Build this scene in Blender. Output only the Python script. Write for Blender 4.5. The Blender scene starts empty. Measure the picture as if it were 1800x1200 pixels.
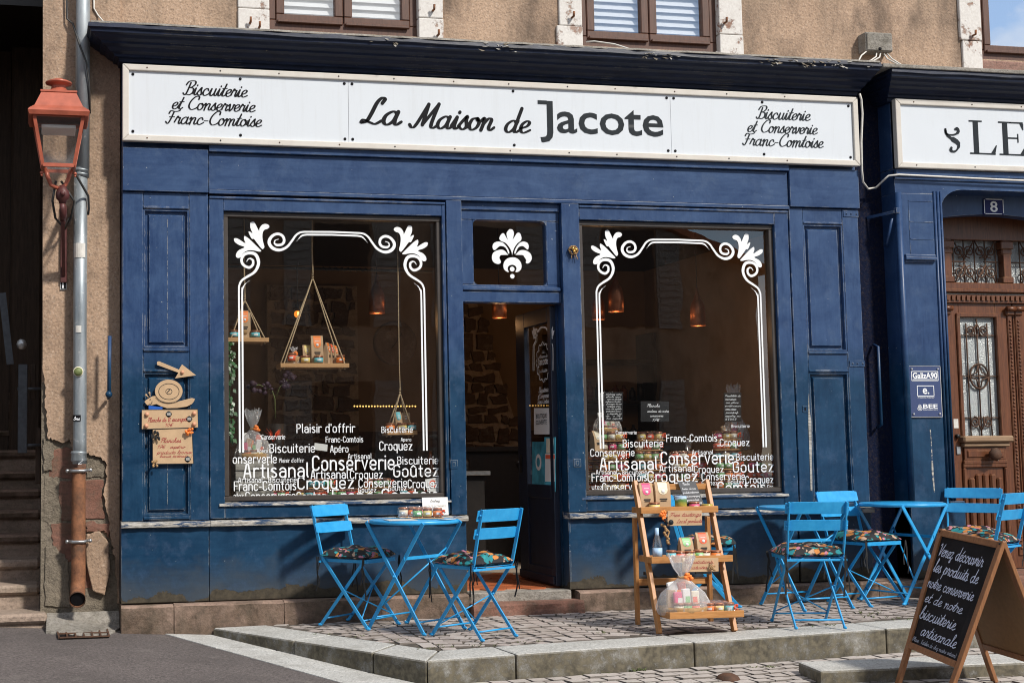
import bpy, math, random
from mathutils import Vector as V, Matrix as M4
random.seed(7)
C = bpy.context.scene.collection
scene = bpy.context.scene
PI = math.pi

# ---------------------------------------------------------------- camera, sky, sun, exposure
CAM = V((0.0, -9.3, 1.15))
RX = V((0.98005105, -0.19846757, -0.01051473))
RY = V((0.005877, 0.08182216, -0.99662962))
RZ = V((0.198659, 0.97668611, 0.08135629))
cd = bpy.data.cameras.new('camera'); co = bpy.data.objects.new('camera', cd); C.objects.link(co)
co.matrix_world = M4(((RX.x, -RY.x, -RZ.x, CAM.x), (RX.y, -RY.y, -RZ.y, CAM.y), (RX.z, -RY.z, -RZ.z, CAM.z), (0, 0, 0, 1)))
cd.sensor_width = 36; cd.lens = 48; cd.shift_x = 340 / 1800; cd.clip_end = 500; cd.clip_start = 0.05
scene.camera = co

SUN = V((0.62, -1.0, 1.06)).normalized()
w = bpy.data.worlds.new('World'); scene.world = w; w.use_nodes = True
wt = w.node_tree; bg = wt.nodes['Background']
sky = wt.nodes.new('ShaderNodeTexSky'); sky.sky_type = 'NISHITA'; sky.sun_disc = False; sky.dust_density = .25; sky.ozone_density = 3.0
sky.sun_elevation = math.asin(SUN.z); sky.sun_rotation = math.atan2(SUN.x, SUN.y)
wtc = wt.nodes.new('ShaderNodeTexCoord')
wmp = wt.nodes.new('ShaderNodeMapping'); wmp.inputs['Scale'].default_value = (1, 1, 2.2); wmp.inputs['Location'].default_value = (5.4, 2.7, 1.2)
wn = wt.nodes.new('ShaderNodeTexNoise'); wn.inputs['Scale'].default_value = 3.4; wn.inputs['Detail'].default_value = 7
wr = wt.nodes.new('ShaderNodeValToRGB'); wr.color_ramp.elements[0].position = .43; wr.color_ramp.elements[1].position = .55
wn2 = wt.nodes.new('ShaderNodeTexNoise'); wn2.inputs['Scale'].default_value = 5.0; wn2.inputs['Detail'].default_value = 5
wr2 = wt.nodes.new('ShaderNodeValToRGB')
wr2.color_ramp.elements[0].color = (5.6, 5.9, 6.4, 1); wr2.color_ramp.elements[1].color = (10.5, 10.5, 10.5, 1)
wr2.color_ramp.elements[0].position = .35; wr2.color_ramp.elements[1].position = .65
wm = wt.nodes.new('ShaderNodeMix'); wm.data_type = 'RGBA'
L = wt.links.new
L(wtc.outputs['Generated'], wmp.inputs['Vector']); L(wmp.outputs[0], wn.inputs['Vector']); L(wmp.outputs[0], wn2.inputs['Vector'])
L(wn.outputs['Fac'], wr.inputs[0]); L(wn2.outputs['Fac'], wr2.inputs[0])
L(wr.outputs[0], wm.inputs[0]); L(sky.outputs[0], wm.inputs[6]); L(wr2.outputs[0], wm.inputs[7]); L(wm.outputs[2], bg.inputs[0])
bg.inputs[1].default_value = 0.105
sd = bpy.data.lights.new('sun', 'SUN'); sd.energy = 3.9; sd.angle = math.radians(5.5); sd.color = (1, .94, .85)
so = bpy.data.objects.new('sun', sd); C.objects.link(so); so.rotation_euler = SUN.to_track_quat('Z', 'Y').to_euler()
so.location = (8, -14, 15)
vs = scene.view_settings; vs.view_transform = 'Standard'; vs.look = 'None'; vs.exposure = 0.2; vs.gamma = 1; vs.use_curve_mapping = False

scene.cycles.transparent_max_bounces = 32; scene.cycles.max_bounces = 10; scene.cycles.use_denoising = True; scene.cycles.filter_width = 1.05

# ---------------------------------------------------------------- where a photo pixel lies on a wall / on the ground
def ray(u, v): return RX * ((u - 560) / 2400) + RY * ((v - 600) / 2400) + RZ
def P(u, v, y=0.0):
    d = ray(u, v); return CAM + d * ((y - CAM.y) / d.y)
def XZ(u, v, y=0.0):
    p = P(u, v, y); return p.x, p.z
def G(u, v, z=0.0):
    d = ray(u, v); return CAM + d * ((z - CAM.z) / d.z)
def zt(x, y): return -.01 + .008 * x + .012 * y          # the terrace falls gently to the street
def GT(u, v):
    p = G(u, v, 0)
    for _ in range(4): p = G(u, v, zt(p.x, p.y))
    return p

# ---------------------------------------------------------------- mesh helpers
class MB:
    def __init__(s): s.v = []; s.f = []; s.m = []; s.sm = []; s.mi = 0; s.smooth = False; s.T = None
    def add(s, vs, fs):
        n = len(s.v)
        for p in vs:
            p = V(p); s.v.append(s.T @ p if s.T else p)
        for f in fs:
            s.f.append([n + i for i in f]); s.m.append(s.mi); s.sm.append(s.smooth)
        return s
    def hexa(s, a, b): # bottom quad a, top quad b (same winding, ccw from above)
        return s.add(list(a) + list(b), [(3, 2, 1, 0), (4, 5, 6, 7), (0, 1, 5, 4), (1, 2, 6, 5), (2, 3, 7, 6), (3, 0, 4, 7)])
    def box(s, x0, x1, y0, y1, z0, z1, b=0.0):
        if b <= 0:
            return s.hexa([(x0, y0, z0), (x1, y0, z0), (x1, y1, z0), (x0, y1, z0)], [(x0, y0, z1), (x1, y0, z1), (x1, y1, z1), (x0, y1, z1)])
        b = min(b, (x1 - x0) * .45, (y1 - y0) * .45, (z1 - z0) * .45)
        vs = []; ix = {}
        for i, (x, dx) in enumerate(((x0, 1), (x1, -1))):
            for j, (y, dy) in enumerate(((y0, 1), (y1, -1))):
                for k, (z, dz) in enumerate(((z0, 1), (z1, -1))):
                    for a in range(3):
                        ix[i, j, k, a] = len(vs)
                        vs.append((x + (0 if a == 0 else dx * b), y + (0 if a == 1 else dy * b), z + (0 if a == 2 else dz * b)))
        fs = []
        for i in (0, 1):
            q = [ix[i, 0, 0, 0], ix[i, 1, 0, 0], ix[i, 1, 1, 0], ix[i, 0, 1, 0]]; fs.append(q[::-1] if i == 0 else q)
            q = [ix[0, i, 0, 1], ix[1, i, 0, 1], ix[1, i, 1, 1], ix[0, i, 1, 1]]; fs.append(q if i == 0 else q[::-1])
            q = [ix[0, 0, i, 2], ix[1, 0, i, 2], ix[1, 1, i, 2], ix[0, 1, i, 2]]; fs.append(q[::-1] if i == 0 else q)
        for i in (0, 1):
            for j in (0, 1):
                fs.append([ix[i, j, 0, 0], ix[i, j, 1, 0], ix[i, j, 1, 1], ix[i, j, 0, 1]])
                fs.append([ix[i, 0, j, 0], ix[i, 1, j, 0], ix[i, 1, j, 2], ix[i, 0, j, 2]])
                fs.append([ix[0, i, j, 1], ix[1, i, j, 1], ix[1, i, j, 2], ix[0, i, j, 2]])
                for k in (0, 1): fs.append([ix[i, j, k, 0], ix[i, j, k, 1], ix[i, j, k, 2]])
        return s.add(vs, fs)
    def bar(s, p, q, w, t, up=(0, 0, 1)): # flat bar from p to q, w across (perp to up), t along up
        p = V(p); q = V(q); d = (q - p).normalized(); u = V(up); u = (u - d * u.dot(d))
        if u.length < 1e-5: u = V((0, 1, 0)) - d * d.y
        u.normalize(); r = d.cross(u); r *= w / 2; u = u * (t / 2)
        return s.hexa([p - r - u, p + r - u, p + r + u, p - r + u], [q - r - u, q + r - u, q + r + u, q - r + u])
    def tube(s, pts, r, n=8, cap=True):
        pts = [V(p) for p in pts]; rs = r if isinstance(r, (list, tuple)) else [r] * len(pts)
        sm = s.smooth; s.smooth = True; rings = []; pu = None
        for i, p in enumerate(pts):
            d = (pts[min(i + 1, len(pts) - 1)] - pts[max(i - 1, 0)]).normalized()
            if pu is None:
                pu = V((0, 0, 1)) if abs(d.z) < .9 else V((1, 0, 0))
            u = (pu - d * pu.dot(d)).normalized(); pu = u; w_ = d.cross(u)
            rings.append([p + (u * math.cos(2 * PI * k / n) + w_ * math.sin(2 * PI * k / n)) * rs[i] for k in range(n)])
        vs = [v for g in rings for v in g]; fs = []
        for i in range(len(pts) - 1):
            for k in range(n):
                a = i * n + k; b = i * n + (k + 1) % n
                fs.append((a, b, b + n, a + n))
        if cap: fs.append(tuple(range(n))[::-1]); fs.append(tuple((len(pts) - 1) * n + k for k in range(n)))
        s.add(vs, fs); s.smooth = sm; return s
    def lathe(s, c, prof, n=16, wob=None, axis='z'):
        sm = s.smooth; s.smooth = True; vs = []; fs = []
        for i, (r, z) in enumerate(prof):
            for k in range(n):
                a = 2 * PI * k / n; rr = r * (wob(a, z, i) if wob else 1)
                if axis == 'z': vs.append((c[0] + rr * math.cos(a), c[1] + rr * math.sin(a), c[2] + z))
                elif axis == 'y': vs.append((c[0] + rr * math.cos(a), c[1] + z, c[2] + rr * math.sin(a)))
        for i in range(len(prof) - 1):
            for k in range(n):
                a = i * n + k; b = i * n + (k + 1) % n; q = (a, b, b + n, a + n)
                fs.append(q if axis == 'z' else q[::-1])
        if prof[0][0] > 1e-6: fs.append(tuple(range(n))[::-1] if axis == 'z' else tuple(range(n)))
        if prof[-1][0] > 1e-6:
            q = tuple((len(prof) - 1) * n + k for k in range(n)); fs.append(q if axis == 'z' else q[::-1])
        s.add(vs, fs); s.smooth = sm; return s
    def ball(s, c, r, n=8, sq=(1, 1, 1)):
        pr = [(max(1e-7, math.sin(PI * i / 6)), -math.cos(PI * i / 6)) for i in range(7)]
        T = s.T; B = M4.Translation(V(c)) @ M4.Diagonal((r * sq[0], r * sq[1], r * sq[2], 1))
        s.T = (T @ B) if T else B; s.lathe((0, 0, 0), pr, n); s.T = T; return s
    def prism(s, poly, d, flip=False): # poly list of 3-D points, extruded by vector d
        poly = [V(p) for p in poly]; n = len(poly); d = V(d)
        fs = [tuple(range(n)), tuple(range(2 * n - 1, n - 1, -1))] + [((i + 1) % n, i, i + n, (i + 1) % n + n) for i in range(n)]
        if flip: fs = [f[::-1] for f in fs]
        return s.add(poly + [p + d for p in poly], fs)
    def plate(s, xz, y0, y1): # outline in the facade plane (ccw seen from the street), y0 in front
        return s.prism([(x, y0, z) for x, z in xz], (0, y1 - y0, 0))
    def quad(s, a, b, c, d): return s.add([a, b, c, d], [(0, 1, 2, 3)])
    def mesh(s, name):
        me = bpy.data.meshes.new(name); me.from_pydata([tuple(v) for v in s.v], [], s.f)
        me.polygons.foreach_set('material_index', s.m); me.polygons.foreach_set('use_smooth', s.sm); me.update(); return me
    def build(s, name, mats, parent=None, bevel=0.0):
        me = s.mesh(name)
        for m in (mats if isinstance(mats, (list, tuple)) else [mats]): me.materials.append(m)
        o = bpy.data.objects.new(name, me); C.objects.link(o)
        if parent: o.parent = parent
        if bevel:
            b = o.modifiers.new('edge', 'BEVEL'); b.width = bevel; b.segments = 2; b.limit_method = 'ANGLE'; b.angle_limit = math.radians(40)
        return o

def tag(o, label=None, cat=None, group=None, kind=None):
    if label: o['label'] = label
    if cat: o['category'] = cat
    if group: o['group'] = group
    if kind: o['kind'] = kind
    return o
def empty(name, label, cat, loc=(0, 0, 0), rz=0.0, group=None):
    o = bpy.data.objects.new(name, None); C.objects.link(o); o.location = loc; o.rotation_euler = (0, 0, rz); o.empty_display_size = .1
    return tag(o, label, cat, group)
def kids(o): return [c for c in bpy.data.objects if c.parent == o]
TREE = {}
def proto_children(o):
    if o.name not in TREE: TREE[o.name] = [(c, proto_children(c)) for c in kids(o)]
    return TREE[o.name]
def clone(o, label=None, loc=None, rz=None, group=None):
    def cp(src, par, ch):
        c = src.copy(); C.objects.link(c)
        if par: c.parent = par
        for k, kk in ch: cp(k, c, kk)
        return c
    r = cp(o, None, proto_children(o))
    if label: r['label'] = label
    if loc is not None: r.location = loc
    if rz is not None: r.rotation_euler = (0, 0, rz)
    if group: r['group'] = group
    return r

# ---------------------------------------------------------------- material helpers
class NT:
    def __init__(s, name):
        s.mat = bpy.data.materials.new(name); s.mat.use_nodes = True; s.t = s.mat.node_tree
        s.b = s.t.nodes['Principled BSDF']; s.out = s.t.nodes['Material Output']; s._c = None
    def n(s, ty, **kw):
        nd = s.t.nodes.new('ShaderNode' + ty)
        for k, v in kw.items():
            if k.startswith('_'): setattr(nd, k[1:], v)
        for k, v in kw.items():
            if not k.startswith('_'): s.set(nd, k, v)
        return nd
    def set(s, nd, k, v):
        k = int(k[1:]) if k[0] == 'i' and k[1:].isdigit() else k.replace('__', ' ')
        i = nd.inputs[k]
        if hasattr(v, 'node'): s.t.links.new(v, i)
        elif isinstance(v, bpy.types.Node): s.t.links.new(v.outputs[0], i)
        else:
            if isinstance(v, (tuple, list)) and len(v) == 3 and i.type == 'RGBA': v = tuple(v) + (1,)
            i.default_value = v
    def co(s):
        if not s._c: s._c = s.n('TexCoord').outputs['Object']
        return s._c
    def mp(s, scale=(1, 1, 1), rot=(0, 0, 0)): return s.n('Mapping', Vector=s.co(), Scale=scale, Rotation=rot).outputs[0]
    def noise(s, scale, detail=4, rough=.55, vec=None, dist=0): return s.n('TexNoise', Vector=vec or s.co(), Scale=scale, Detail=detail, Roughness=rough, Distortion=dist).outputs['Fac']
    def vor(s, scale, feat='F1', vec=None, out='Distance', rnd=1): return s.n('TexVoronoi', _feature=feat, Vector=vec or s.co(), Scale=scale, Randomness=rnd).outputs[out]
    def ramp(s, f, a, b, ca=(0, 0, 0), cb=(1, 1, 1), mid=None):
        r = s.n('ValToRGB', Fac=f); e = r.color_ramp.elements
        e[0].position = a; e[1].position = b; e[0].color = tuple(ca) + (1,); e[1].color = tuple(cb) + (1,)
        for p, c in (mid or []):
            k = e.new(p); k.color = tuple(c) + (1,)
        return r.outputs[0]
    def mix(s, f, a, b, mode='MIX'):
        m = s.n('Mix', _data_type='RGBA', _blend_type=mode); s.set(m, 'i0', f); s.set(m, 'i6', a); s.set(m, 'i7', b); return m.outputs[2]
    def math(s, op, a, b=0.5, c=None, clamp=False):
        m = s.n('Math', _operation=op, _use_clamp=clamp); s.set(m, 'i0', a); s.set(m, 'i1', b)
        if c is not None: s.set(m, 'i2', c)
        return m.outputs[0]
    def mr(s, v, a, b, c=0.0, d=1.0):
        m = s.n('MapRange', _clamp=True); s.set(m, 'i0', v)
        for i, x in enumerate((a, b, c, d)): s.set(m, 'i%d' % (i + 1), x)
        return m.outputs[0]
    def bump(s, h, strength=.4, dist=.01, nrm=None):
        b = s.n('Bump', Height=h, Strength=strength, Distance=dist)
        if nrm: s.set(b, 'Normal', nrm)
        return b.outputs[0]
    def wear(s, r=.008, lo=.02, hi=.12): # exposed edges
        bv = s.n('Bevel', _samples=3, Radius=r).outputs[0]; g = s.n('NewGeometry').outputs['Normal']
        d = s.n('VectorMath', _operation='DOT_PRODUCT', i0=bv, i1=g).outputs['Value']
        return s.mr(s.math('SUBTRACT', 1.0, d), lo, hi)
    def pos(s): return s.n('SeparateXYZ', i0=s.n('NewGeometry').outputs['Position'])
    def fin(s, col=None, rough=None, metal=None, nrm=None, **kw):
        for k, v in (('Base Color', col), ('Roughness', rough), ('Metallic', metal), ('Normal', nrm)):
            if v is not None: s.set(s.b, k, v)
        for k, v in kw.items(): s.set(s.b, k, v)
        return s.mat

def simple(name, c, rough=.5, metal=0.0, var=.12, scale=30, bump=.0, **kw):
    t = NT(name); n1 = t.noise(scale, 4)
    hi = tuple(min(1, x * (1 + var)) for x in c); lo = tuple(x * (1 - var) for x in c)
    col = t.ramp(n1, .3, .7, lo, hi)
    nr = t.bump(n1, bump, .004) if bump else None
    return t.fin(col, rough, metal, nr, **kw)

def wood(name, a, b, rough=.5, scale=6, axis=2, bump=.15, wear=None):
    t = NT(name); sc = [14, 14, 14]; sc[axis] = 1.2
    n1 = t.noise(scale, 5, .6, t.mp(tuple(sc)), .6); n2 = t.noise(scale * 5, 3, .6, t.mp(tuple(sc)))
    f = t.math('ADD', t.math('MULTIPLY', n1, .7), t.math('MULTIPLY', n2, .3))
    col = t.ramp(f, .35, .65, a, b)
    if wear: col = t.mix(t.math('MULTIPLY', t.wear(.006), t.ramp(t.noise(9, 5), .45, .6)), col, wear)
    return t.fin(col, rough, 0.0, t.bump(f, bump, .003))

MT = {}
def blue_paint(nm, sv):
    t = NT(nm); p = t.pos(); z = p.outputs[2]
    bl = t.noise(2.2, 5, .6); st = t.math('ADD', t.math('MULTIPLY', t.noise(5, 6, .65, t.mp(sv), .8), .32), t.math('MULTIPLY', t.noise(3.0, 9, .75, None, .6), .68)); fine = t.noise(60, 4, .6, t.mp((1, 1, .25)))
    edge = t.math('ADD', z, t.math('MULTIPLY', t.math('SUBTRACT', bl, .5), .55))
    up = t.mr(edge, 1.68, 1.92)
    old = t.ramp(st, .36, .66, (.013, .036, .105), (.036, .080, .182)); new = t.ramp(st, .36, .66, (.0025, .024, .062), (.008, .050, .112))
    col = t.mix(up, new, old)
    col = t.mix(t.math('MULTIPLY', t.ramp(t.noise(5, 7, .75), .52, .70), .45), col, (.065, .105, .185))
    worn = t.math('MULTIPLY', t.wear(.007), t.ramp(t.noise(7, 6, .7), .47, .58))
    spot = t.math('MAXIMUM', t.ramp(t.noise(38, 3, .5), .74, .76), t.ramp(t.noise(8, 9, .8, t.mp((1.6, 1.6, .8))), .70, .71))
    col = t.mix(t.math('MULTIPLY', spot, .7), col, (.42, .44, .46))
    col = t.mix(t.math('MULTIPLY', worn, .85), col, (.36, .38, .40))
    base = t.mr(t.math('ADD', z, t.math('MULTIPLY', t.math('SUBTRACT', t.noise(5, 7, .65), .5), .55)), .46, .20)
    col = t.mix(t.math('MULTIPLY', base, .55), col, (.075, .075, .068))
    chip = t.mr(t.math('ADD', z, t.math('MULTIPLY', t.math('SUBTRACT', t.noise(3.2, 7, .6), .5), .34)), .232, .226)
    col = t.mix(chip, col, t.ramp(t.noise(22, 6, .7), .3, .7, (.028, .024, .018), (.085, .070, .048)))
    rough = t.mr(st, .3, .7, .30, .50)
    t.set(t.b, 'Specular IOR Level', .32); h = t.math('ADD', t.math('MULTIPLY', st, .5), t.math('MULTIPLY', fine, .25)); h = t.math('SUBTRACT', h, t.math('MULTIPLY', t.math('MAXIMUM', chip, worn), .6))
    return t.fin(col, t.math('MAXIMUM', rough, t.math('MULTIPLY', chip, .85)), 0.0, t.bump(h, .28, .006))
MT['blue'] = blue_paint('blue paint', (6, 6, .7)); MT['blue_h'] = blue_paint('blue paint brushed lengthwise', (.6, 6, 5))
def cornice_paint():
    t = NT('dark cornice paint'); st = t.noise(5, 6, .65, t.mp((1.2, 6, 3)), .4)
    col = t.ramp(st, .3, .7, (.005, .009, .024), (.012, .020, .048))
    worn = t.math('MULTIPLY', t.wear(.012), t.ramp(t.noise(3.5, 7, .7), .54, .62))
    col = t.mix(t.math('MULTIPLY', worn, .5), col, t.ramp(t.noise(12, 4), .4, .6, (.30, .28, .22), (.13, .11, .07)))
    flake = t.ramp(t.noise(5, 8, .75, t.mp((1, 1, 2.5))), .66, .69); col = t.mix(flake, col, (.17, .14, .10))
    t.set(t.b, 'Specular IOR Level', .25); return t.fin(col, .42, 0.0, t.bump(t.math('SUBTRACT', st, flake), .4, .006))
MT['cornice'] = cornice_paint()
def stucco(name, a, b, dark, stain=True):
    t = NT(name); g = t.noise(55, 5, .85); g2 = t.vor(45); big = t.noise(1.3, 6, .62); big2 = t.noise(3.5, 6, .65, t.mp((1, 1, .5)))
    col = t.mix(t.ramp(big, .32, .68), a, b)
    col = t.mix(t.ramp(g, .50, .66), col, t.mix(.62, col, (.05, .036, .028)))
    if stain: col = t.mix(t.math('MULTIPLY', t.ramp(t.noise(62, 4, .8), .56, .66), .6), col, (.62, .50, .40))
    if stain:
        col = t.mix(t.math('MULTIPLY', t.ramp(t.noise(2.0, 7, .7, t.mp((1.4, 1, .35))), .46, .64), .6), col, (.19, .14, .10))
    if not stain: t.set(t.b, 'Specular IOR Level', .1)
    if stain: col = t.mix(t.math('MULTIPLY', t.ramp(big2, .50, .68), .72), col, dark)
    h = t.math('ADD', t.math('MULTIPLY', g2, .6), g)
    return t.fin(col, .9, 0.0, t.bump(h, .65, .008, t.bump(big2, .5, .03)))
MT['stucco'] = stucco('stucco render', (.37, .25, .170), (.48, .335, .235), (.085, .06, .045))
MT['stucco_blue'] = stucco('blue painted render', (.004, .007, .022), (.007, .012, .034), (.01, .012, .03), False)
def stone(name, a, b, moss=.0, grain=60, bumpd=.012, dark=(.05, .04, .032), side=0):
    t = NT(name); big = t.noise(4, 8, .75); g = t.noise(grain * .7, 5, .85); band = t.noise(4, 4, .6, t.mp((1, 1, 6)))
    col = t.mix(t.ramp(big, .3, .7), a, b); col = t.mix(t.math('MULTIPLY', t.ramp(g, .48, .66), .75), col, t.mix(.65, col, dark)); col = t.mix(t.math('MULTIPLY', t.ramp(t.noise(9, 7, .8), .55, .68), .5), col, t.mix(.5, b, (.45, .38, .31)))
    col = t.mix(t.math('MULTIPLY', t.ramp(band, .55, .7), .35), col, dark)
    if moss: col = t.mix(t.math('MULTIPLY', t.ramp(t.noise(4.5, 7, .7), .46, .62), moss), col, (.055, .05, .028))
    if side:
        up = t.n('SeparateXYZ', i0=t.n('NewGeometry').outputs['Normal']).outputs[2]
        col = t.mix(t.math('MULTIPLY', t.mr(up, .7, .3), t.math('MULTIPLY', t.ramp(t.noise(6, 6, .7), .25, .6), side)), col, t.ramp(t.noise(20, 5), .35, .65, (.035, .025, .014), (.11, .075, .05)))
    h = t.math('ADD', big, t.math('MULTIPLY', g, .35))
    return t.fin(col, .88, 0.0, t.bump(h, .9, bumpd * 1.8))
MT['sandstone'] = stone('red sandstone', (.19, .085, .060), (.28, .145, .105), .45)
MT['sandstone_mossy'] = stone('mossy red sandstone', (.25, .165, .125), (.37, .26, .205), .45, side=.85)
MT['step'] = stone('worn stone step', (.32, .24, .19), (.45, .35, .28), .4)
MT['mortar'] = stone('old mortar', (.20, .17, .13), (.30, .25, .19), .3, 40, .03)
def granite(name, lo, hi, moss=0.0):
    t = NT(name); g = t.noise(62, 5, .9); big = t.noise(4, 6, .6)
    col = t.ramp(g, .38, .60, lo, hi); col = t.mix(t.ramp(t.noise(75, 4, .8), .58, .66), col, (.10, .10, .095))
    col = t.mix(t.math('MULTIPLY', t.ramp(big, .45, .65), .6), col, t.mix(.5, col, (.15, .135, .11)))
    if moss:
        up = t.n('SeparateXYZ', i0=t.n('NewGeometry').outputs['Normal']).outputs[2]
        side = t.mr(up, .75, .3); m2 = t.ramp(t.noise(7, 7, .75), .20, .50)
        col = t.mix(t.math('MULTIPLY', t.math('MULTIPLY', side, m2), moss), col, t.ramp(t.noise(28, 5), .35, .65, (.045, .038, .024), (.14, .12, .08)))
    return t.fin(col, .8, 0.0, t.bump(g, .4, .003, t.bump(big, .3, .01)))
MT['granite'] = granite('grey granite kerb', (.30, .30, .285), (.58, .575, .55), .97)
MT['granite_flat'] = granite('pale granite strip', (.33, .33, .32), (.60, .60, .58))
def sett(name, k):
    t = NT(name); r = t.n('ObjectInfo').outputs['Random']; g = t.noise(60, 5, .85); big = t.noise(2.0, 5, .6, t.n('NewGeometry').outputs['Position'])
    c1 = t.ramp(r, 0, 1, tuple(k * x for x in (.36, .315, .285)), tuple(k * x for x in (.46, .42, .39)), [(.5, tuple(k * x for x in (.42, .36, .335)))])
    col = t.mix(t.math('MULTIPLY', t.ramp(g, .5, .72), .55), c1, tuple(k * x for x in (.16, .14, .125)))
    col = t.mix(t.math('MULTIPLY', t.ramp(big, .5, .7), .25), col, (.14, .12, .10)); nz = t.n('SeparateXYZ', i0=t.n('NewGeometry').outputs['Normal']).outputs[2]; col = t.mix(t.math('MULTIPLY', t.mr(nz, .85, .5), .72), col, (.06, .049, .038))
    return t.fin(col, .82, 0.0, t.bump(g, .5, .004))
MT['sett'] = sett('porphyry setts', 1.0)
MT['joint'] = simple('sandy joints', (.075, .063, .050), .95, 0, .35, 40, .5)
def asphalt():
    t = NT('asphalt'); g = t.noise(58, 6, .95); v = t.vor(50); big = t.noise(1.2, 6, .6)
    col = t.ramp(g, .38, .62, (.032, .027, .027), (.20, .172, .165)); col = t.mix(t.math('MULTIPLY', t.ramp(big, .42, .62), .5), col, (.06, .052, .05)); col = t.mix(t.math('MULTIPLY', t.ramp(t.noise(3.5, 6, .7), .58, .70), .4), col, (.20, .18, .165))
    col = t.mix(t.ramp(t.noise(70, 4, .8), .63, .70), col, (.38, .34, .33))
    return t.fin(col, .85, 0.0, t.bump(t.math('ADD', g, v), .6, .004))
MT['asphalt'] = asphalt()
def cyan():
    t = NT('sky blue powder coat'); n = t.noise(14, 5, .7); col = t.ramp(n, .3, .7, (.014, .275, .62), (.032, .37, .74))
    col = t.mix(t.math('MULTIPLY', t.ramp(t.noise(45, 5, .8), .66, .70), .55), col, (.10, .36, .62))
    chip = t.math('MULTIPLY', t.wear(.004), t.ramp(t.noise(26, 5, .7), .60, .66)); col = t.mix(t.math('MULTIPLY', chip, .7), col, (.35, .42, .48))
    return t.fin(col, t.mr(n, .3, .7, .26, .46), 0.0, t.bump(t.noise(70, 3), .06, .002))
MT['cyan'] = cyan()

MT['white'] = simple('white vinyl', (.80, .82, .84), .45, 0, .02)
def sign_white():
    t = NT('white sign panel'); s = t.noise(5, 6, .7, t.mp((5, 1, .35))); d = t.noise(1.6, 5, .6)
    col = t.mix(t.math('MULTIPLY', t.ramp(s, .52, .75), .22), (.645, .685, .73), (.47, .48, .48)); col = t.mix(t.math('MULTIPLY', t.ramp(d, .45, .7), .10), col, (.50, .52, .54))
    col = t.mix(t.math('MULTIPLY', t.ramp(t.noise(55, 4, .8), .72, .75), .5), col, (.35, .33, .30)); return t.fin(col, .3, 0.0, t.bump(t.noise(1.2, 2), .05, .02))
MT['signwhite'] = sign_white()
def frame_white():
    t = NT('cream painted aluminium'); n = t.noise(6, 6, .7); sp = t.ramp(t.noise(60, 4, .6), .70, .74)
    col = t.ramp(n, .3, .7, (.54, .50, .45), (.63, .60, .55)); col = t.mix(t.math('MULTIPLY', sp, .6), col, (.25, .17, .11))
    return t.fin(col, .5)
MT['signframe'] = frame_white()
MT['black'] = simple('black lettering', (.008, .008, .010), .55, 0, .1, **{'Specular IOR Level': .12})
MT['slateletter'] = simple('dark grey lettering', (.018, .023, .028), .5, 0, .1, **{'Specular IOR Level': .15})
MT['brown'] = simple('brown aluminium', (.052, .043, .038), .42, 0, .15, 15, .05)
MT['timber'] = wood('stained window timber', (.06, .026, .016), (.12, .052, .032), .5, 5, 2)
MT['timber_old'] = wood('old sooty timber', (.028, .018, .012), (.072, .045, .03), .8, 4, 2, .4)
MT['oak'] = wood('varnished oak door', (.070, .022, .008), (.165, .056, .021), .4, 5, 2, .2, (.27, .15, .075))
MT['acacia'] = wood('oiled hardwood', (.33, .135, .04), (.52, .25, .085), .45, 5, 2, .1)
MT['acacia_x'] = wood('oiled hardwood lengthwise', (.36, .155, .045), (.55, .27, .095), .45, 5, 0, .1)
MT['pine'] = wood('pale pine', (.42, .22, .09), (.56, .33, .15), .55, 5, 0, .1)
MT['aframe'] = wood('brown beech frame', (.20, .085, .036), (.32, .145, .062), .45, 5, 2, .1)
MT['hardboard'] = simple('brown hardboard', (.24, .13, .05), .6, 0, .1, 40)
MT['weathered'] = wood('weathered grey wood', (.14, .13, .12), (.50, .48, .44), .8, 7, 0, .5)
def ledge_mat():
    t = NT('worn painted ledge'); n = t.noise(5, 8, .75, t.mp((1, 3, 6))); m = t.ramp(n, .46, .52)
    col = t.mix(m, (.010, .04, .10), t.ramp(t.noise(14, 6, .7, t.mp((1, 6, 6))), .35, .65, (.16, .145, .12), (.55, .53, .49)))
    return t.fin(col, .7, 0.0, t.bump(n, .6, .008))
MT['ledge'] = ledge_mat()
def zinc():
    t = NT('zinc pipe'); n = t.noise(3.5, 6, .65, t.mp((3, 3, .6))); n2 = t.noise(30, 4)
    col = t.ramp(n, .3, .7, (.20, .235, .26), (.40, .43, .45)); col = t.mix(t.ramp(n2, .62, .7), col, (.5, .5, .5))
    return t.fin(col, t.mr(n, .3, .7, .35, .6), .55, t.bump(n, .2, .01))
MT['zinc'] = zinc()
def rust(name, a, b):
    t = NT(name); n = t.noise(12, 8, .8); n2 = t.noise(60, 4, .8)
    col = t.ramp(n, .35, .65, a, b); col = t.mix(t.math('MULTIPLY', t.ramp(t.noise(5, 6, .7), .5, .65), .6), col, (.05, .035, .025)); col = t.mix(t.math('MULTIPLY', t.ramp(n2, .55, .7), .5), col, (.09, .05, .03))
    return t.fin(col, .8, .1, t.bump(n2, .5, .004))
MT['rust'] = rust('rusty iron', (.10, .042, .022), (.33, .14, .065))
MT['rust_dark'] = rust('dark rusty iron', (.05, .026, .016), (.12, .055, .03))
MT['lamp_red'] = simple('copper red lamp paint', (.40, .105, .062), .36, .1, .18, 14, .05)
MT['lamp_dark'] = simple('oxide red bracket', (.085, .022, .020), .5, 0, .25, 25, .1)
MT['iron'] = simple('dark iron', (.018, .017, .017), .5, .3, .3)
MT['steel'] = simple('galvanised steel', (.42, .43, .44), .35, .8, .15)
MT['rail_steel'] = simple('dull grey steel', (.085, .095, .11), .5, .5, .2)
MT['cable'] = simple('white cable', (.62, .60, .56), .55)
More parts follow.
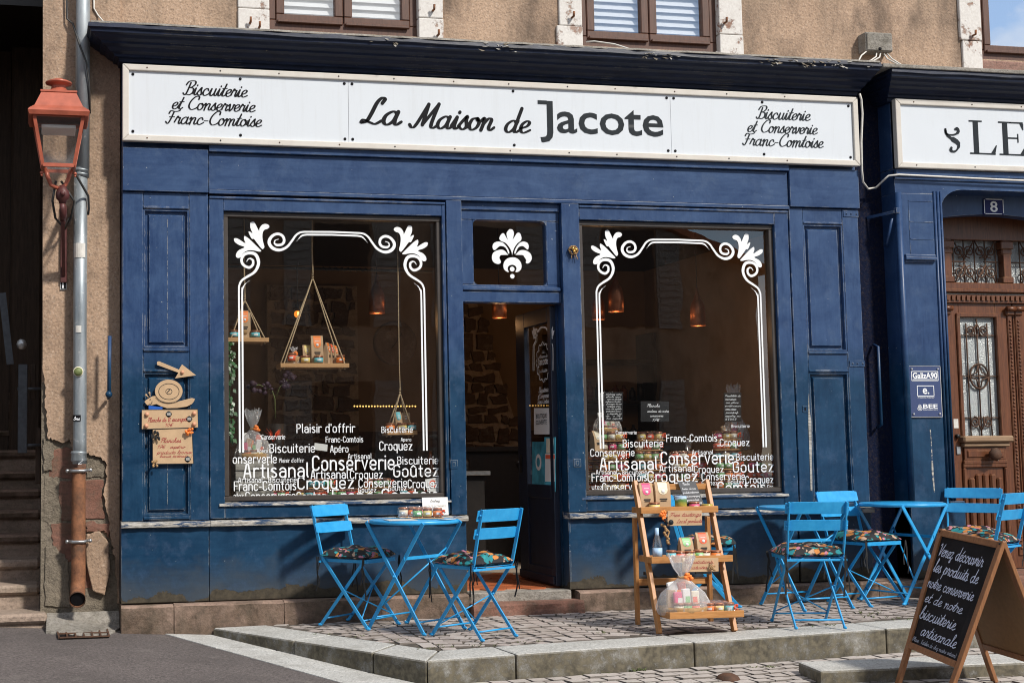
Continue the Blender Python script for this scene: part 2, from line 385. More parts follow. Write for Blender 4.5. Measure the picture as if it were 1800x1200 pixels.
MT['cable_dark'] = simple('dark cable', (.03, .03, .03), .5)
MT['copper'] = simple('brushed copper', (.46, .17, .085), .42, .85, .1)
MT['rope'] = simple('jute rope', (.42, .31, .19), .9, 0, .3, 120, .6)
MT['cardboard'] = simple('corrugated cardboard', (.50, .34, .20), .8, 0, .08, 25)
MT['kraft'] = simple('kraft paper', (.47, .32, .19), .75, 0, .12, 14, .2)
MT['marker_red'] = simple('red marker ink', (.33, .04, .04), .6)
MT['ink'] = simple('black ink', (.02, .018, .018), .6)
MT['slate'] = simple('chalkboard', (.008, .008, .010), .6, 0, .4, 8, **{'Specular IOR Level': .2})
MT['slate_grey'] = simple('grey slate', (.075, .078, .085), .6, 0, .2, 12)
MT['chalk'] = simple('chalk marker', (.80, .82, .86), .7)
MT['chalk_blue'] = simple('pale chalk', (.58, .64, .80), .7)
MT['lid'] = simple('copper jar lid', (.42, .17, .09), .35, .4, .15)
MT['contents'] = simple('jar contents', (.16, .055, .025), .12, 0, .4, 40, **{'Coat Weight': .6})
MT['blackcloth'] = simple('black cotton', (.012, .012, .013), .85)
MT['plaster_in'] = simple('ochre plaster', (.25, .17, .105), .9, 0, .12, 3, .05)
MT['mortar_in'] = stone('pale interior mortar', (.36, .28, .20), (.44, .34, .25), 0, 30, .01)
MT['stone_in'] = stone('dark rubble stone', (.08, .052, .038), (.16, .11, .08), 0, 30, .02)
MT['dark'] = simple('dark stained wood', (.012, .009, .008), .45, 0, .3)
MT['terracotta'] = simple('terracotta tile', (.42, .12, .045), .45, 0, .25, 6, .1)
MT['grout'] = simple('pale grout', (.35, .29, .23), .9)
MT['paper'] = simple('white paper', (.78, .78, .77), .6, 0, .02)
MT['green_leaf'] = simple('glossy green leaf', (.035, .13, .035), .35, 0, .4, 30)
MT['weed'] = simple('weed leaf', (.12, .15, .05), .6, 0, .4, 30)
MT['straw'] = simple('straw', (.36, .22, .10), .85, 0, .3, 60)
MT['gold'] = simple('golden eggs', (.62, .36, .10), .3, .6)
MT['egg'] = simple('blush wooden bead', (.60, .30, .18), .45)
MT['concrete'] = stone('rough concrete', (.28, .26, .23), (.40, .37, .33), .35, 50, .02)
MT['whitewash'] = None
def whitewash():
    t = NT('flaking white paint on stone'); n = t.noise(6, 8, .72); m = t.ramp(n, .55, .60); g = t.noise(60, 4)
    col = t.mix(m, t.ramp(g, .3, .7, (.58, .55, .52), (.68, .66, .63)), t.ramp(t.noise(9, 5), .35, .65, (.36, .26, .21), (.24, .13, .09)))
    return t.fin(col, .8, 0.0, t.bump(t.math('SUBTRACT', t.math('MULTIPLY', g, .3), m), .5, .006))
MT['whitewash'] = whitewash()
MT['sillstone'] = stone('flaking red sill stone', (.25, .13, .10), (.36, .22, .18), .2)
def glass(name, tint=(1, 1, 1), ior=1.5, extra=.05, rough=.0, wav=0.0):
    t = NT(name); t.t.nodes.remove(t.b)
    fc = t.n('LayerWeight', Blend=.5).outputs['Facing']; f = t.math('MULTIPLY_ADD', t.math('POWER', fc, 5.0), .9, .05 * (ior - 1) / .5 + extra, clamp=True)
    tr = t.n('BsdfTransparent', Color=tint + (1,)); gl = t.n('BsdfGlossy', Color=(1, 1, 1, 1), Roughness=rough)
    if wav: t.set(gl, 'Normal', t.bump(t.noise(2.5, 2), wav, .02))
    m = t.n('MixShader', i0=f, i1=tr.outputs[0], i2=gl.outputs[0]); t.t.links.new(m.outputs[0], t.out.inputs[0]); return t.mat
MT['glass'] = glass('shop window glass', (.88, .89, .88), 1.5, .06, 0, .03)
MT['glass_up'] = glass('window glass', (.93, .95, .97), 1.5, .25, 0, .05)
MT['glass_lamp'] = glass('lantern glass', (.93, .92, .9), 1.45, .10, .25)
MT['glass_sky'] = glass('reflecting window glass', (.6, .65, .7), 1.5, .72, .0, .06)
def film(name, rough=.12, amt=.16, sc=22, milk=.12):
    t = NT(name); t.t.nodes.remove(t.b); n = t.noise(sc, 5, .6)
    f = t.math('ADD', t.n('LayerWeight', Blend=.35).outputs['Facing'], 0.0); f = t.math('MULTIPLY_ADD', f, .5, amt, clamp=True)
    tr = t.n('BsdfTransparent', Color=(.97, .97, .98, 1)); gl = t.n('BsdfGlossy', Color=(1, 1, 1, 1), Roughness=rough, Normal=t.bump(n, 1.0, .05))
    df = t.n('BsdfDiffuse', Color=(.85, .86, .88, 1)); g2 = t.n('MixShader', i0=milk, i1=gl.outputs[0], i2=df.outputs[0]); m = t.n('MixShader', i0=f, i1=tr.outputs[0], i2=g2.outputs[0]); t.t.links.new(m.outputs[0], t.out.inputs[0]); return t.mat
MT['film'] = film('crinkled cellophane', .10, .045, 26, .10)
MT['film_thick'] = film('thick crinkled cellophane', .14, .22, 30, .55)
def emit(name, c, s):
    t = NT(name); return t.fin((0, 0, 0), .5, 0.0, None, **{'Emission Color': c + (1,), 'Emission Strength': s})
MT['glow'] = emit('lamp glow', (1, .27, .04), 2.6)
MT['globe'] = emit('amber globe', (1, .30, .03), 1.1)
MT['bulb'] = emit('warm filament', (1, .42, .08), 9)
MT['fairy'] = emit('fairy light', (1, .55, .15), 2.0)
def pebbled():
    t = NT('hammered glass'); v = t.vor(110); n = t.noise(3, 3)
    col = t.ramp(n, .3, .7, (.30, .33, .34), (.42, .45, .45)); return t.fin(col, .18, 0.0, t.bump(v, .8, .006))
MT['hammered'] = pebbled()
def floral():
    t = NT('tropical print cotton'); d = t.n('Mapping', Vector=t.co(), Scale=(1, 1, 1)).outputs[0]
    wv = t.n('TexNoise', Vector=d, Scale=9, Detail=3).outputs['Color']
    vv = t.n('Mix', _data_type='RGBA', _blend_type='ADD'); t.set(vv, 'i0', .12); t.set(vv, 'i6', d); t.set(vv, 'i7', wv)
    vo = t.n('TexVoronoi', Vector=vv.outputs[2], Scale=30); c = t.n('SeparateColor', i0=vo.outputs['Color'])
    pal = t.n('ValToRGB', Fac=c.outputs[0]); cr = pal.color_ramp; cr.interpolation = 'CONSTANT'
    cr.elements[0].color = (.012, .012, .014, 1); cr.elements[1].position = .34; cr.elements[1].color = (.01, .22, .25, 1)
    for p, k in ((.48, (.58, .22, .05)), (.60, (.50, .34, .24)), (.68, (.015, .015, .018)), (.80, (.55, .20, .28)), (.90, (.02, .30, .32))):
        e = cr.elements.new(p); e.color = k + (1,)
    leaf = t.ramp(t.math('SINE', t.math('MULTIPLY', vo.outputs['Distance'], 130.0)), .45, .55)
    col = t.mix(t.math('MULTIPLY', leaf, .35), pal.outputs[0], (.012, .012, .014))
    col = t.mix(t.ramp(vo.outputs['Distance'], .56, .66), col, (.012, .012, .014))
    return t.fin(col, .8, 0.0, t.bump(t.noise(140, 2), .2, .002))
MT['floral'] = floral()
LABC = dict(green=(.22, .50, .20), orange=(.85, .22, .035), teal=(.13, .50, .58), yellow=(.78, .60, .20), pink=(.75, .08, .22), red=(.78, .12, .05), cream=(.75, .68, .52))
for k, c in LABC.items(): MT['lab_' + k] = simple(k + ' paper label', c, .5, 0, .1, 60)
def landscape():
    t = NT('printed landscape tin'); z = t.n('SeparateXYZ', i0=t.co()).outputs[2]
    zz = t.math('ADD', z, t.math('MULTIPLY', t.math('SUBTRACT', t.noise(22, 3), .5), .05))
    return t.fin(t.ramp(t.math('MULTIPLY', zz, 9.0), .0, 1.0, (.16, .10, .03), (.25, .45, .70), [(.3, (.45, .36, .06)), (.5, (.10, .20, .05)), (.62, (.12, .24, .10)), (.68, (.45, .58, .70))]), .3)
MT['landscape'] = landscape()
# ---------------------------------------------------------------- lettering: stroke alphabets drawn as ribbons
def arc(cx, cy, rx, ry, a0, a1, n=8):
    return [(cx + rx * math.cos(math.radians(a0 + (a1 - a0) * i / n)), cy + ry * math.sin(math.radians(a0 + (a1 - a0) * i / n))) for i in range(n + 1)]
def pp(s): return [tuple(float(x) for x in q.split(',')) for q in s.split()]
r_ = 1.55; w_ = 3.1
STAD = arc(r_, 5 - r_, r_, r_, 180, 0) + arc(r_, r_, r_, r_, 0, -180) + [(0, 5 - r_)]
CAPC = arc(1.7, 5.7, 1.7, 1.7, 12, 180) + arc(1.7, 1.7, 1.7, 1.7, 180, 348)
SANS = {
 'o': (w_, [STAD]), 'c': (2.9, [arc(r_, 5 - r_, r_, r_, 25, 180) + arc(r_, r_, r_, r_, 180, 335)]),
 'e': (w_, [[(0.1, 2.45), (w_, 2.45)] + arc(r_, 5 - r_, r_, r_, 0, 180) + arc(r_, r_, r_, r_, 180, 325)]),
 'n': (w_, [[(0, 0), (0, 5)], arc(r_, 5 - r_, r_, r_, 180, 0) + [(w_, 0)]]),
 'm': (5, [[(0, 0), (0, 5)], arc(1.25, 3.75, 1.25, 1.25, 180, 0) + [(2.5, 0)], arc(3.75, 3.75, 1.25, 1.25, 180, 0) + [(5, 0)]]),
 'r': (1.9, [[(0, 0), (0, 5)], arc(1.5, 3.5, 1.5, 1.5, 180, 55)]), 'u': (w_, [[(0, 5)] + arc(r_, r_, r_, r_, 180, 360), [(w_, 5), (w_, 0)]]),
 'a': (w_, [arc(r_, 5 - r_, r_, r_, 155, 0) + [(w_, 0)], [(w_, 3), (1.4, 3)] + arc(1.4, 1.5, 1.4, 1.5, 90, 270) + [(2.3, .1), (w_, 1.1)]]),
 's': (2.7, [arc(1.35, 3.75, 1.3, 1.25, 40, 180, 6) + arc(1.35, 1.25, 1.3, 1.25, 60, -140, 8)]),
 't': (2.0, [[(.9, 6.9), (.9, 1.2)] + arc(1.9, 1.1, 1.0, 1.1, 180, 265), [(0, 5), (2.1, 5)]]),
 'i': (0, [[(0, 0), (0, 5)], [(0, 6.9), (0, 7.05)]]), 'l': (.3, [[(0, 7.6), (0, .8), (.4, 0)]]),
 'd': (w_, [STAD, [(w_, 0), (w_, 7.6)]]), 'q': (w_, [STAD, [(w_, 5), (w_, -2.3)]]), 'p': (w_, [STAD, [(0, 5), (0, -2.3)]]),
 'v': (2.9, [[(0, 5), (1.45, 0), (2.9, 5)]]), 'z': (2.7, [[(0, 5), (2.7, 5), (0, 0), (2.8, 0)]]),
 'f': (1.9, [arc(1.9, 6.2, 1.1, 1.3, 80, 180) + [(.8, 0)], [(0, 5), (1.9, 5)]]), "'": (0, [[(0, 7.4), (0, 6.1)]]),
 '-': (1.7, [[(0, 2.7), (1.7, 2.7)]]), ' ': (.8, []),
 'A': (3.5, [[(0, 0), (1.15, 6.4)] + arc(1.75, 6.6, .6, .8, 160, 20, 4) + [(3.5, 0)], [(.45, 2.2), (3.05, 2.2)]]),
 'B': (3.4, [[(0, 0), (0, 7.4), (1.7, 7.4)] + arc(1.7, 5.65, 1.45, 1.75, 90, -90) + [(0, 3.9)], [(1.7, 3.9)] + arc(1.7, 1.95, 1.7, 1.95, 90, -90) + [(0, 0)]]),
 'C': (3.3, [CAPC]), 'G': (3.4, [CAPC[:-1] + [(3.4, 1.8), (3.4, 3.5), (1.9, 3.5)]]),
 'F': (2.8, [[(0, 0), (0, 7.4), (2.9, 7.4)], [(0, 3.9), (2.5, 3.9)]]),
 'P': (3.2, [[(0, 0), (0, 7.4), (1.5, 7.4)] + arc(1.5, 5.5, 1.7, 1.9, 90, -90) + [(0, 3.6)]]),
}
SANS['é'] = (w_, SANS['e'][1] + [[(1.3, 6), (2.1, 7.1)]]); SANS['û'] = (w_, SANS['u'][1] + [[(.5, 6), (1.55, 7.1), (2.6, 6)]])
SCR = {
 'a': (4.2, "3.0,3.4 2.0,4.0 .7,2.8 .5,1.0 1.5,0 2.7,1.2 3.2,3.9|3.2,3.9 3.0,1.2 3.6,.1 4.6,1.0"),
 'b': (3.3, "0,1 1.3,4.5 1.8,7.4 1.2,8.2 .7,6 .5,1.5 1.4,0 2.6,.9 2.7,2.8 2.0,3.5 3.4,3.2"),
 'c': (3.3, "2.7,3.0 2.0,4.0 .8,3.1 .5,1.1 1.5,0 2.7,.6 3.6,1.4"),
 'd': (4.2, "3.0,3.2 2.0,4 .7,2.8 .5,1 1.5,0 2.7,1.2 3.3,4|3.4,8.2 3.0,1.2 3.6,.1 4.6,1"),
 'e': (2.9, ".3,1.4 2.0,2.2 2.5,3.4 1.7,4 .6,2.8 .6,.9 1.6,0 3.3,1.0"),
 'f': (2.4, "0,.9 1.6,4 2.6,7.4 2.0,8.3 1.4,6.5 1.0,0 .6,-2.6 .1,-2.4 1.2,.4 2.6,1.0|.3,3.3 2.5,3.3"),
 'g': (3.6, "3.0,3.4 2.0,4.0 .7,2.8 .5,1.0 1.5,.1 2.7,1.4 3.2,3.9|3.2,3.9 2.8,-1.6 1.6,-2.8 .9,-2 2.4,-.2 4.0,1.0"),
 'h': (3.6, "0,1 1.4,5 1.9,7.6 1.3,8.2 .9,6 .6,0|.6,1.5 1.8,3.8 2.7,3.4 2.5,1 3.1,.1 4.0,1"),
 'i': (1.9, "0,1.0 .9,3.9|.9,3.9 .8,1 1.3,.1 2.3,1|1.2,5.4 1.25,5.6"),
 'l': (2.0, "0,1 1.4,5 1.9,7.6 1.3,8.2 .9,6 .8,1.2 1.4,.1 2.4,1"),
 'm': (5.3, "0,3 .6,4 .8,2.5 .6,0|.6,1.5 1.7,3.8 2.5,3.4 2.4,0|2.4,1.5 3.5,3.8 4.3,3.4 4.2,1.0 4.8,.1 5.7,1"),
 'n': (3.6, "0,3 .6,4 .8,2.5 .6,0|.6,1.5 1.8,3.8 2.7,3.4 2.5,1 3.1,.1 4.0,1"),
 'o': (3.3, "2.0,3.9 .8,3.4 .4,1.4 1.3,0 2.5,.8 2.8,2.6 2,3.9 2.4,3.0 3.7,3.2"),
 'p': (3.3, "0,1 1,4|1,4.2 .5,-3|.8,2.5 1.8,4 2.8,3.2 2.6,.9 1.5,0 .8,.6 2.2,.2 3.7,1"),
 'r': (2.8, "0,1 .9,4.3 1.4,3.5 2.2,3.5 2.0,1 2.5,.1 3.2,1"), 's': (2.5, "0,1 1.6,4.3 1.7,3 2.2,1 1.4,0 .4,.6|2,.4 2.9,1"),
 't': (2.2, "0,1 1.1,4|1.7,6.8 .9,1.2 1.5,.1 2.6,1|.3,4.3 2.5,4.5"),
 'u': (3.7, ".1,1.6 .8,3.9|.8,3.9 .6,1 1.3,0 2.4,1.4 2.8,3.9|2.8,3.9 2.6,1 3.2,.1 4.1,1"),
 'v': (3.0, "0,3 .7,4 1.0,2 1.3,0 2.4,1.8 2.6,3.9 3.4,3.3"), 'x': (3, "0,4 2.6,0|2.6,4 0,0"),
 'q': (3.6, "3.0,3.4 2.0,4.0 .7,2.8 .5,1.0 1.5,.1 2.7,1.4 3.2,3.9|3.2,3.9 2.8,-3"), 'z': (3, "0,3.6 2.4,3.8 .3,.2 1.4,.6 2.4,-1.8 1.4,-2.6 1.2,-1.6 3.2,.8"),
 'B': (4.8, "0.2,.9 1.2,0 1.9,1.5 2.5,6.8|.6,5.6 1.6,7.6 4.2,7.9 4.8,6.3 3.6,4.5 2.4,4.2 4.4,3.7 4.7,1.6 3.4,.1 1.7,.4"),
 'C': (4.6, "4.4,6.2 4.3,7.7 2.6,7.7 .9,5 .6,2 2.0,.1 3.8,.6 4.8,1.6"),
 'D': (4.8, "2,7.4 1.4,.6 .2,.4 2,.1 4.4,2 4.6,5.6 2.6,7.8 .6,7"), 'E': (4, "3.6,7 2.2,7.8 1,6.4 2.4,4.4 .6,2.4 1.6,.1 3.8,1"),
 'F': (4.4, "0.2,1 1.2,0 2.0,1.5 2.8,6.6|.6,5.8 1.2,7.3 3,7 4.6,7.2 5.6,7.9|1.2,3.8 3.8,3.9"),
 'L': (4.4, "3.3,6.3 3.6,7.5 2.9,7.9 2.1,6.4 1.6,3 1.1,.9 .1,.3 .3,1.2 1.9,.5 3.2,.1 4.4,1.1"),
 'M': (7.0, "0,.9 .9,0 1.8,1.2 3.5,7.7|3.5,7.7 3.4,1.0|3.4,1.0 6.2,7.9|6.2,7.9 5.7,1.4 6.4,.1 7.4,1"),
 'P': (4.2, "2.2,7 1.2,0|.4,6.4 2,7.8 4.2,7.4 4.2,5 2,3.8"), 'V': (4.0, "0,6.6 1.0,7.6 1.6,6 2.0,.2|2.0,.2 4.6,7.6"),
 '-': (2.6, ".2,2.3 2.2,2.3"), ' ': (2.6, ""), '(': (1.6, "1.6,8 .6,4 1.4,-1"), ')': (1.6, ".2,8 1.2,4 .2,-1"), ',': (1.2, ".6,.6 .2,-1"), "'": (1, ".6,8 .4,6.4"), '!': (1.4, "1,8 .6,2|.5,.1 .5,.3"),
 '0': (3.2, "1.6,7 .4,4 1,.2 2.6,2 2.6,5.4 1.6,7"), '1': (2, ".2,5 1.4,7 1.2,0"), '2': (3.2, ".4,5.6 1.6,7 2.6,5.4 .2,0 3,.2"), '7': (3.2, ".2,6.8 3,7 1.2,0|.8,3.6 2.8,3.6"),
 '4': (3.2, "1.8,7 .2,2.4 3.2,2.4|2.2,4.6 2,0"), '6': (3.2, "2.4,7 .6,3.6 .8,.6 2.4,.6 2.6,2.8 .8,3"), '3': (3, ".4,6.4 2,7 2.4,5 1,3.8 2.6,2.6 1.8,.2 .2,.6"), '€': (3.4, "3,6.4 1.6,6.8 .7,3.6 1.4,.2 3,.6|0,4.2 2.4,4.2|0,2.8 2.2,2.8"),
}
SCR = {k: (a, [pp(q) for q in s.split('|') if q]) for k, (a, s) in SCR.items()}
for k, b, m in (('é', 'e', "1.8,5.2 2.8,6.4"), ('è', 'e', "1.4,6.4 2.2,5.2"), ('û', 'u', ".8,5.2 1.8,6.4 2.6,5.2")): SCR[k] = (SCR[b][0], SCR[b][1] + [pp(m)])
def smooth_line(pts, k=4):
    if len(pts) < 3: return pts
    out = []
    for i in range(len(pts) - 1):
        p0 = pts[max(i - 1, 0)]; p1 = pts[i]; p2 = pts[i + 1]; p3 = pts[min(i + 2, len(pts) - 1)]
        for j in range(k):
            t = j / k
            out.append(tuple(.5 * (2 * p1[a] + (p2[a] - p0[a]) * t + (2 * p0[a] - 5 * p1[a] + 4 * p2[a] - p3[a]) * t * t + (3 * p1[a] - p0[a] - 3 * p2[a] + p3[a]) * t ** 3) for a in (0, 1)))
    return out + [pts[-1]]
def layout(txt, style):
    x = 0; out = []; gap = {'sans': 1.75, 'script': 0, 'hand': .15}[style]
    for ch in txt:
        A = SANS if style == 'sans' else SCR
        adv, st = A.get(ch, A.get(ch.lower(), (2, [])))
        for s in st:
            s = [(x + px + (0 if style == 'sans' else .26 * py), py) for px, py in s]
            if style == 'hand': s = [(a + random.uniform(-.16, .16), b + random.uniform(-.16, .16)) for a, b in s]
            out.append(s if style == 'sans' else smooth_line(s, 6))
        x += adv + gap
    return out, x - gap
def ribbon(mb, pts, wd, T, y=0.0, contrast=0.0, caps=True):
    """pts 2-D, T maps (a,b) -> 3-D; wd = half width (number or list)"""
    q = [pts[0]]
    for p in pts[1:]:
        if (p[0] - q[-1][0]) ** 2 + (p[1] - q[-1][1]) ** 2 > 1e-10: q.append(p)
    pts = q; n = len(pts)
    if n < 2: return
    vs = []; fs = []
    for i, p in enumerate(pts):
        a = pts[max(i - 1, 0)]; b = pts[min(i + 1, n - 1)]; dx, dy = b[0] - a[0], b[1] - a[1]; l = math.hypot(dx, dy) or 1; dx /= l; dy /= l
        h = wd[min(i, len(wd) - 1)] if isinstance(wd, list) else wd
        if contrast: h *= 1 - contrast + contrast * abs(dy) ** 1.5 * 1.5
        if 0 < i < n - 1:
            e = math.hypot(p[0] - a[0], p[1] - a[1]) or 1; c = ((p[0] - a[0]) * dx + (p[1] - a[1]) * dy) / e; h2 = h / max(.6, c)
        else: h2 = h
        vs += [(p[0] - dy * h2, p[1] + dx * h2), (p[0] + dy * h2, p[1] - dx * h2)]
    for i in range(n - 1): fs.append((2 * i + 1, 2 * i + 3, 2 * i + 2, 2 * i))
    if caps:
        for e, i0 in ((0, 0), (n - 1, 2 * n - 2))[:1 if caps == 1.5 else 2]:
            p = pts[e]; o = pts[1] if e == 0 else pts[n - 2]; l = math.hypot(p[0] - o[0], p[1] - o[1]) or 1; dx, dy = (p[0] - o[0]) / l, (p[1] - o[1]) / l
            h = math.hypot(vs[i0][0] - p[0], vs[i0][1] - p[1]); k = len(vs)
            arcp = [(p[0] + h * (-dy * math.cos(t) + dx * math.sin(t)), p[1] + h * (dx * math.cos(t) + dy * math.sin(t))) for t in [PI * j / 5 for j in range(6)]]
            vs += arcp; fs.append(tuple(range(k + 5, k - 1, -1)))
    mb.add([T(a, b) for a, b in vs], fs)
def write(mb, txt, style, O, ux, uy, width=None, height=1.0, wt=.5, contrast=0.0, ncap=None):
    """O origin of the baseline, ux/uy unit vectors, height = capital height"""
    st, wdt = layout(txt, style); cap = ncap or (7.4 if style == 'sans' else 7.8); sy = height / cap
    sx = (width / wdt) if width else sy
    O = V(O); ux = V(ux); uy = V(uy); nz = ux.cross(uy) * 1e-5
    for k, s in enumerate(st):
        ribbon(mb, [(a * sx, b * sy) for a, b in s], wt * sy * .5, lambda a, b: O + ux * a + uy * b + nz * (k % 7) * 8, contrast=contrast)
def wrt(name, mat, parent, lines, O, ux, uy, H, style='hand', wt=.55, contrast=0, **kw):
    mb = MB()
    for t, a, b, wd, h in lines: write(mb, t, style, V(O) + V(ux) * a + V(uy) * b, ux, uy, wd, h, wt, contrast, **kw)
    return mb.build(name, mat, parent)
def fonttext(txt, name, mat, parent, O, ux, uy, width, height, bold=0.0):
    cu = bpy.data.curves.new(name, 'FONT'); cu.body = txt; cu.size = 1; cu.offset = bold; cu.resolution_u = 3
    ob = bpy.data.objects.new('tmp', cu); C.objects.link(ob)
    dg = bpy.context.evaluated_depsgraph_get(); me = bpy.data.meshes.new_from_object(ob.evaluated_get(dg))
    C.objects.unlink(ob); bpy.data.objects.remove(ob)
    vs = [v.co.copy() for v in me.vertices]; x0 = min(v.x for v in vs); x1 = max(v.x for v in vs); y0 = 0; y1 = max(v.y for v in vs)
    O = V(O); ux = V(ux); uy = V(uy); me.materials.clear()
    for v in me.vertices: v.co = O + ux * ((v.co.x - x0) / (x1 - x0) * width) + uy * (v.co.y / y1 * height)
    me.materials.append(mat); me.name = name
    o = bpy.data.objects.new(name, me); C.objects.link(o); o.parent = parent; return o
UX = V((1, 0, 0)); UZ = V((0, 0, 1))
# ================================================================ GROUND
def zr(x, y): return .01 - .057 * min(max(x, -2), 2.15) + .03 * max(y, -4)
def GR(u, v):
    p = G(u, v, -.1)
    for _ in range(6): p = G(u, v, zr(p.x, p.y))
    return p
mb = MB(); xs = [-40, -12, -4, -2, -1, 0, .5, 1, 1.5, 2.15, 3, 5, 8, 14, 40]; ys = [-60, -20, -8, -4, -3, -2, -1, 0, .6]
for y in ys:
    for x in xs: mb.v.append(V((x, y, zr(x, y))))
nx = len(xs)
for j in range(len(ys) - 1):
    for i in range(nx - 1): mb.f.append([j * nx + i, j * nx + i + 1, (j + 1) * nx + i + 1, (j + 1) * nx + i]); mb.m.append(0); mb.sm.append(False)
tag(mb.build('road', MT['asphalt']), kind='structure')

def lineint(p, d, q, e): # 2-D intersection p+td with q+se
    t = ((q.x - p.x) * e.y - (q.y - p.y) * e.x) / (d.x * e.y - d.y * e.x); return p + d * t
K0 = GT(372, 1102); K1 = GT(750, 1160); K2 = GT(1620, 1100)
for k in (K0, K1, K2): k.z = 0
dL = (K1 - K0).normalized(); dR = (K2 - K1).normalized(); KE = K1 + dR * 6.5
nL = V((-dL.y, dL.x, 0)); nR = V((-dR.y, dR.x, 0)); KW = .31
I1 = lineint(K0 + nL * KW, dL, K1 + nR * KW, dR); IE = KE + nR * KW
FY = -.10
I0 = lineint(K0 + nL * KW, dL, V((0, FY, 0)), V((1, 0, 0))); K0b = lineint(K0, dL, V((0, FY, 0)), V((1, 0, 0)))
def top(p, dz=0.0): return V((p.x, p.y, zt(p.x, p.y) + dz))
def low(p, z=-.3): return V((p.x, p.y, z))
# flush granite strip beside the kerb
s0 = GR(275, 1110); s1 = GR(600, 1200); s2 = GR(395, 1112); s3 = GR(750, 1203)
so_ = s1 + (s1 - s0) * 1.2; si_ = s3 + (s3 - s2).normalized() * 3.0
strip = empty('granite_strip', 'flush pale granite strip running diagonally between asphalt and kerb', 'granite strip')
for k in range(6):
    a, b = k / 6 + .002, (k + 1) / 6 - .002
    q = [s0.lerp(so_, a), s0.lerp(so_, b), s2.lerp(si_, b), s2.lerp(si_, a)]
    q = [V((p.x, p.y, zr(p.x, p.y) + .006)) for p in q]
    m = MB(); m.prism([p - V((0, 0, .05)) for p in q], (0, 0, .05), True); m.build('slab', MT['granite_flat'], strip, .004)
# terrace
pv = MB(); pv.add([top(p, -.006) for p in (I0, I1, IE)] + [V((IE.x, .3, zt(IE.x, .3) - .006)), V((I0.x, .3, zt(I0.x, .3) - .006))], [(0, 1, 2, 3, 4)])
pave = tag(pv.build('pavement', MT['joint']), kind='structure')
kerb = empty('kerb', 'raised grey granite kerb edging the cobbled terrace', 'kerb')
def kerbstone(a, b, c, d):
    g = .003; ab = (b - a).normalized() * g; dc = (c - d).normalized() * g
    q = [a + ab, b - ab, c - dc, d + dc]
    m = MB(); m.hexa([low(p) for p in q], [top(p, random.uniform(-.002, .003)) for p in q]); m.build('kerb_stone', MT['granite'], kerb, .012)
fr = [0.0, .55, 1.72, 3.10, 4.35, 5.6, 6.5]
cutI = [(I1 - K1).dot(dR)] + fr[1:]
for i in range(len(fr) - 1): kerbstone(K1 + dR * fr[i], K1 + dR * fr[i + 1], K1 + nR * KW + dR * cutI[i + 1], K1 + nR * KW + dR * cutI[i])
LL = (K1 - K0b).length; LI = (I1 - I0).length
for a, b in ((0, .42), (.42, .78), (.78, 1)):
    kerbstone(K0b + dL * LL * a, K0b + dL * LL * b, I0 + dL * LI * b, I0 + dL * LI * a)
# lower step block
q = [G(1402, 1162, -.085), G(1442, 1178, -.085), G(1800, 1163, -.085)]; q[2] = q[1] + (q[2] - q[1]) * 2.2
q.append(q[2] + (q[0] - q[1])); m = MB(); m.hexa([low(p, -.4) for p in q], q)
tag(m.build('low_step', MT['granite'], None, .014), 'low granite step block in front of the kerb at the sandwich board', 'step')
# setts: fan pattern on the terrace
def sett_mesh(k):
    rnd = random.Random(k); m = MB(); c = []
    for sx, sy in ((-1, -1), (1, -1), (1, 1), (-1, 1)): c.append((sx * (.0478 + rnd.uniform(-.003, .0012)), sy * (.0482 + rnd.uniform(-.003, .0012))))
    b0 = [(x, y, -.04) for x, y in c]; b1 = [(x, y, -.012) for x, y in c]; b2 = [(x * .96, y * .95, rnd.uniform(-.002, .0025)) for x, y in c]
    m.add(b0 + b1 + b2, [(0, 1, 5, 4), (1, 2, 6, 5), (2, 3, 7, 6), (3, 0, 4, 7), (4, 5, 9, 8), (5, 6, 10, 9), (6, 7, 11, 10), (7, 4, 8, 11), (8, 9, 10, 11)])
    me = m.mesh('paving_stone'); me.materials.append(MT['sett']); return me
SETT = [sett_mesh(k) for k in range(12)]
def inside(p):
    return (p.y < FY - .04) and (p - I1).dot(nR) > .035 and (p - I1).dot(nL) > .035
spots = []; R_ = .70; PW = .98; half = math.asin(PW / 2 / R_); dth = .0975 / R_; nn = int(2 * half / dth); dth = 2 * half / nn
for col in range(-1, 9):
    cx = 1.3 + col * PW
    for row in range(-26, 14):
        cy = -1.0 + row * .101 - R_ * .85
        for k in range(nn):
            a = -half + (k + .5) * dth + random.uniform(-.01, .01); p = V((cx + R_ * math.sin(a), cy + R_ * math.cos(a) + random.uniform(-.004, .004), 0))
            if p.x < 8.2 and inside(p): spots.append((p, -a + random.uniform(-.04, .04), math.cos(a)))
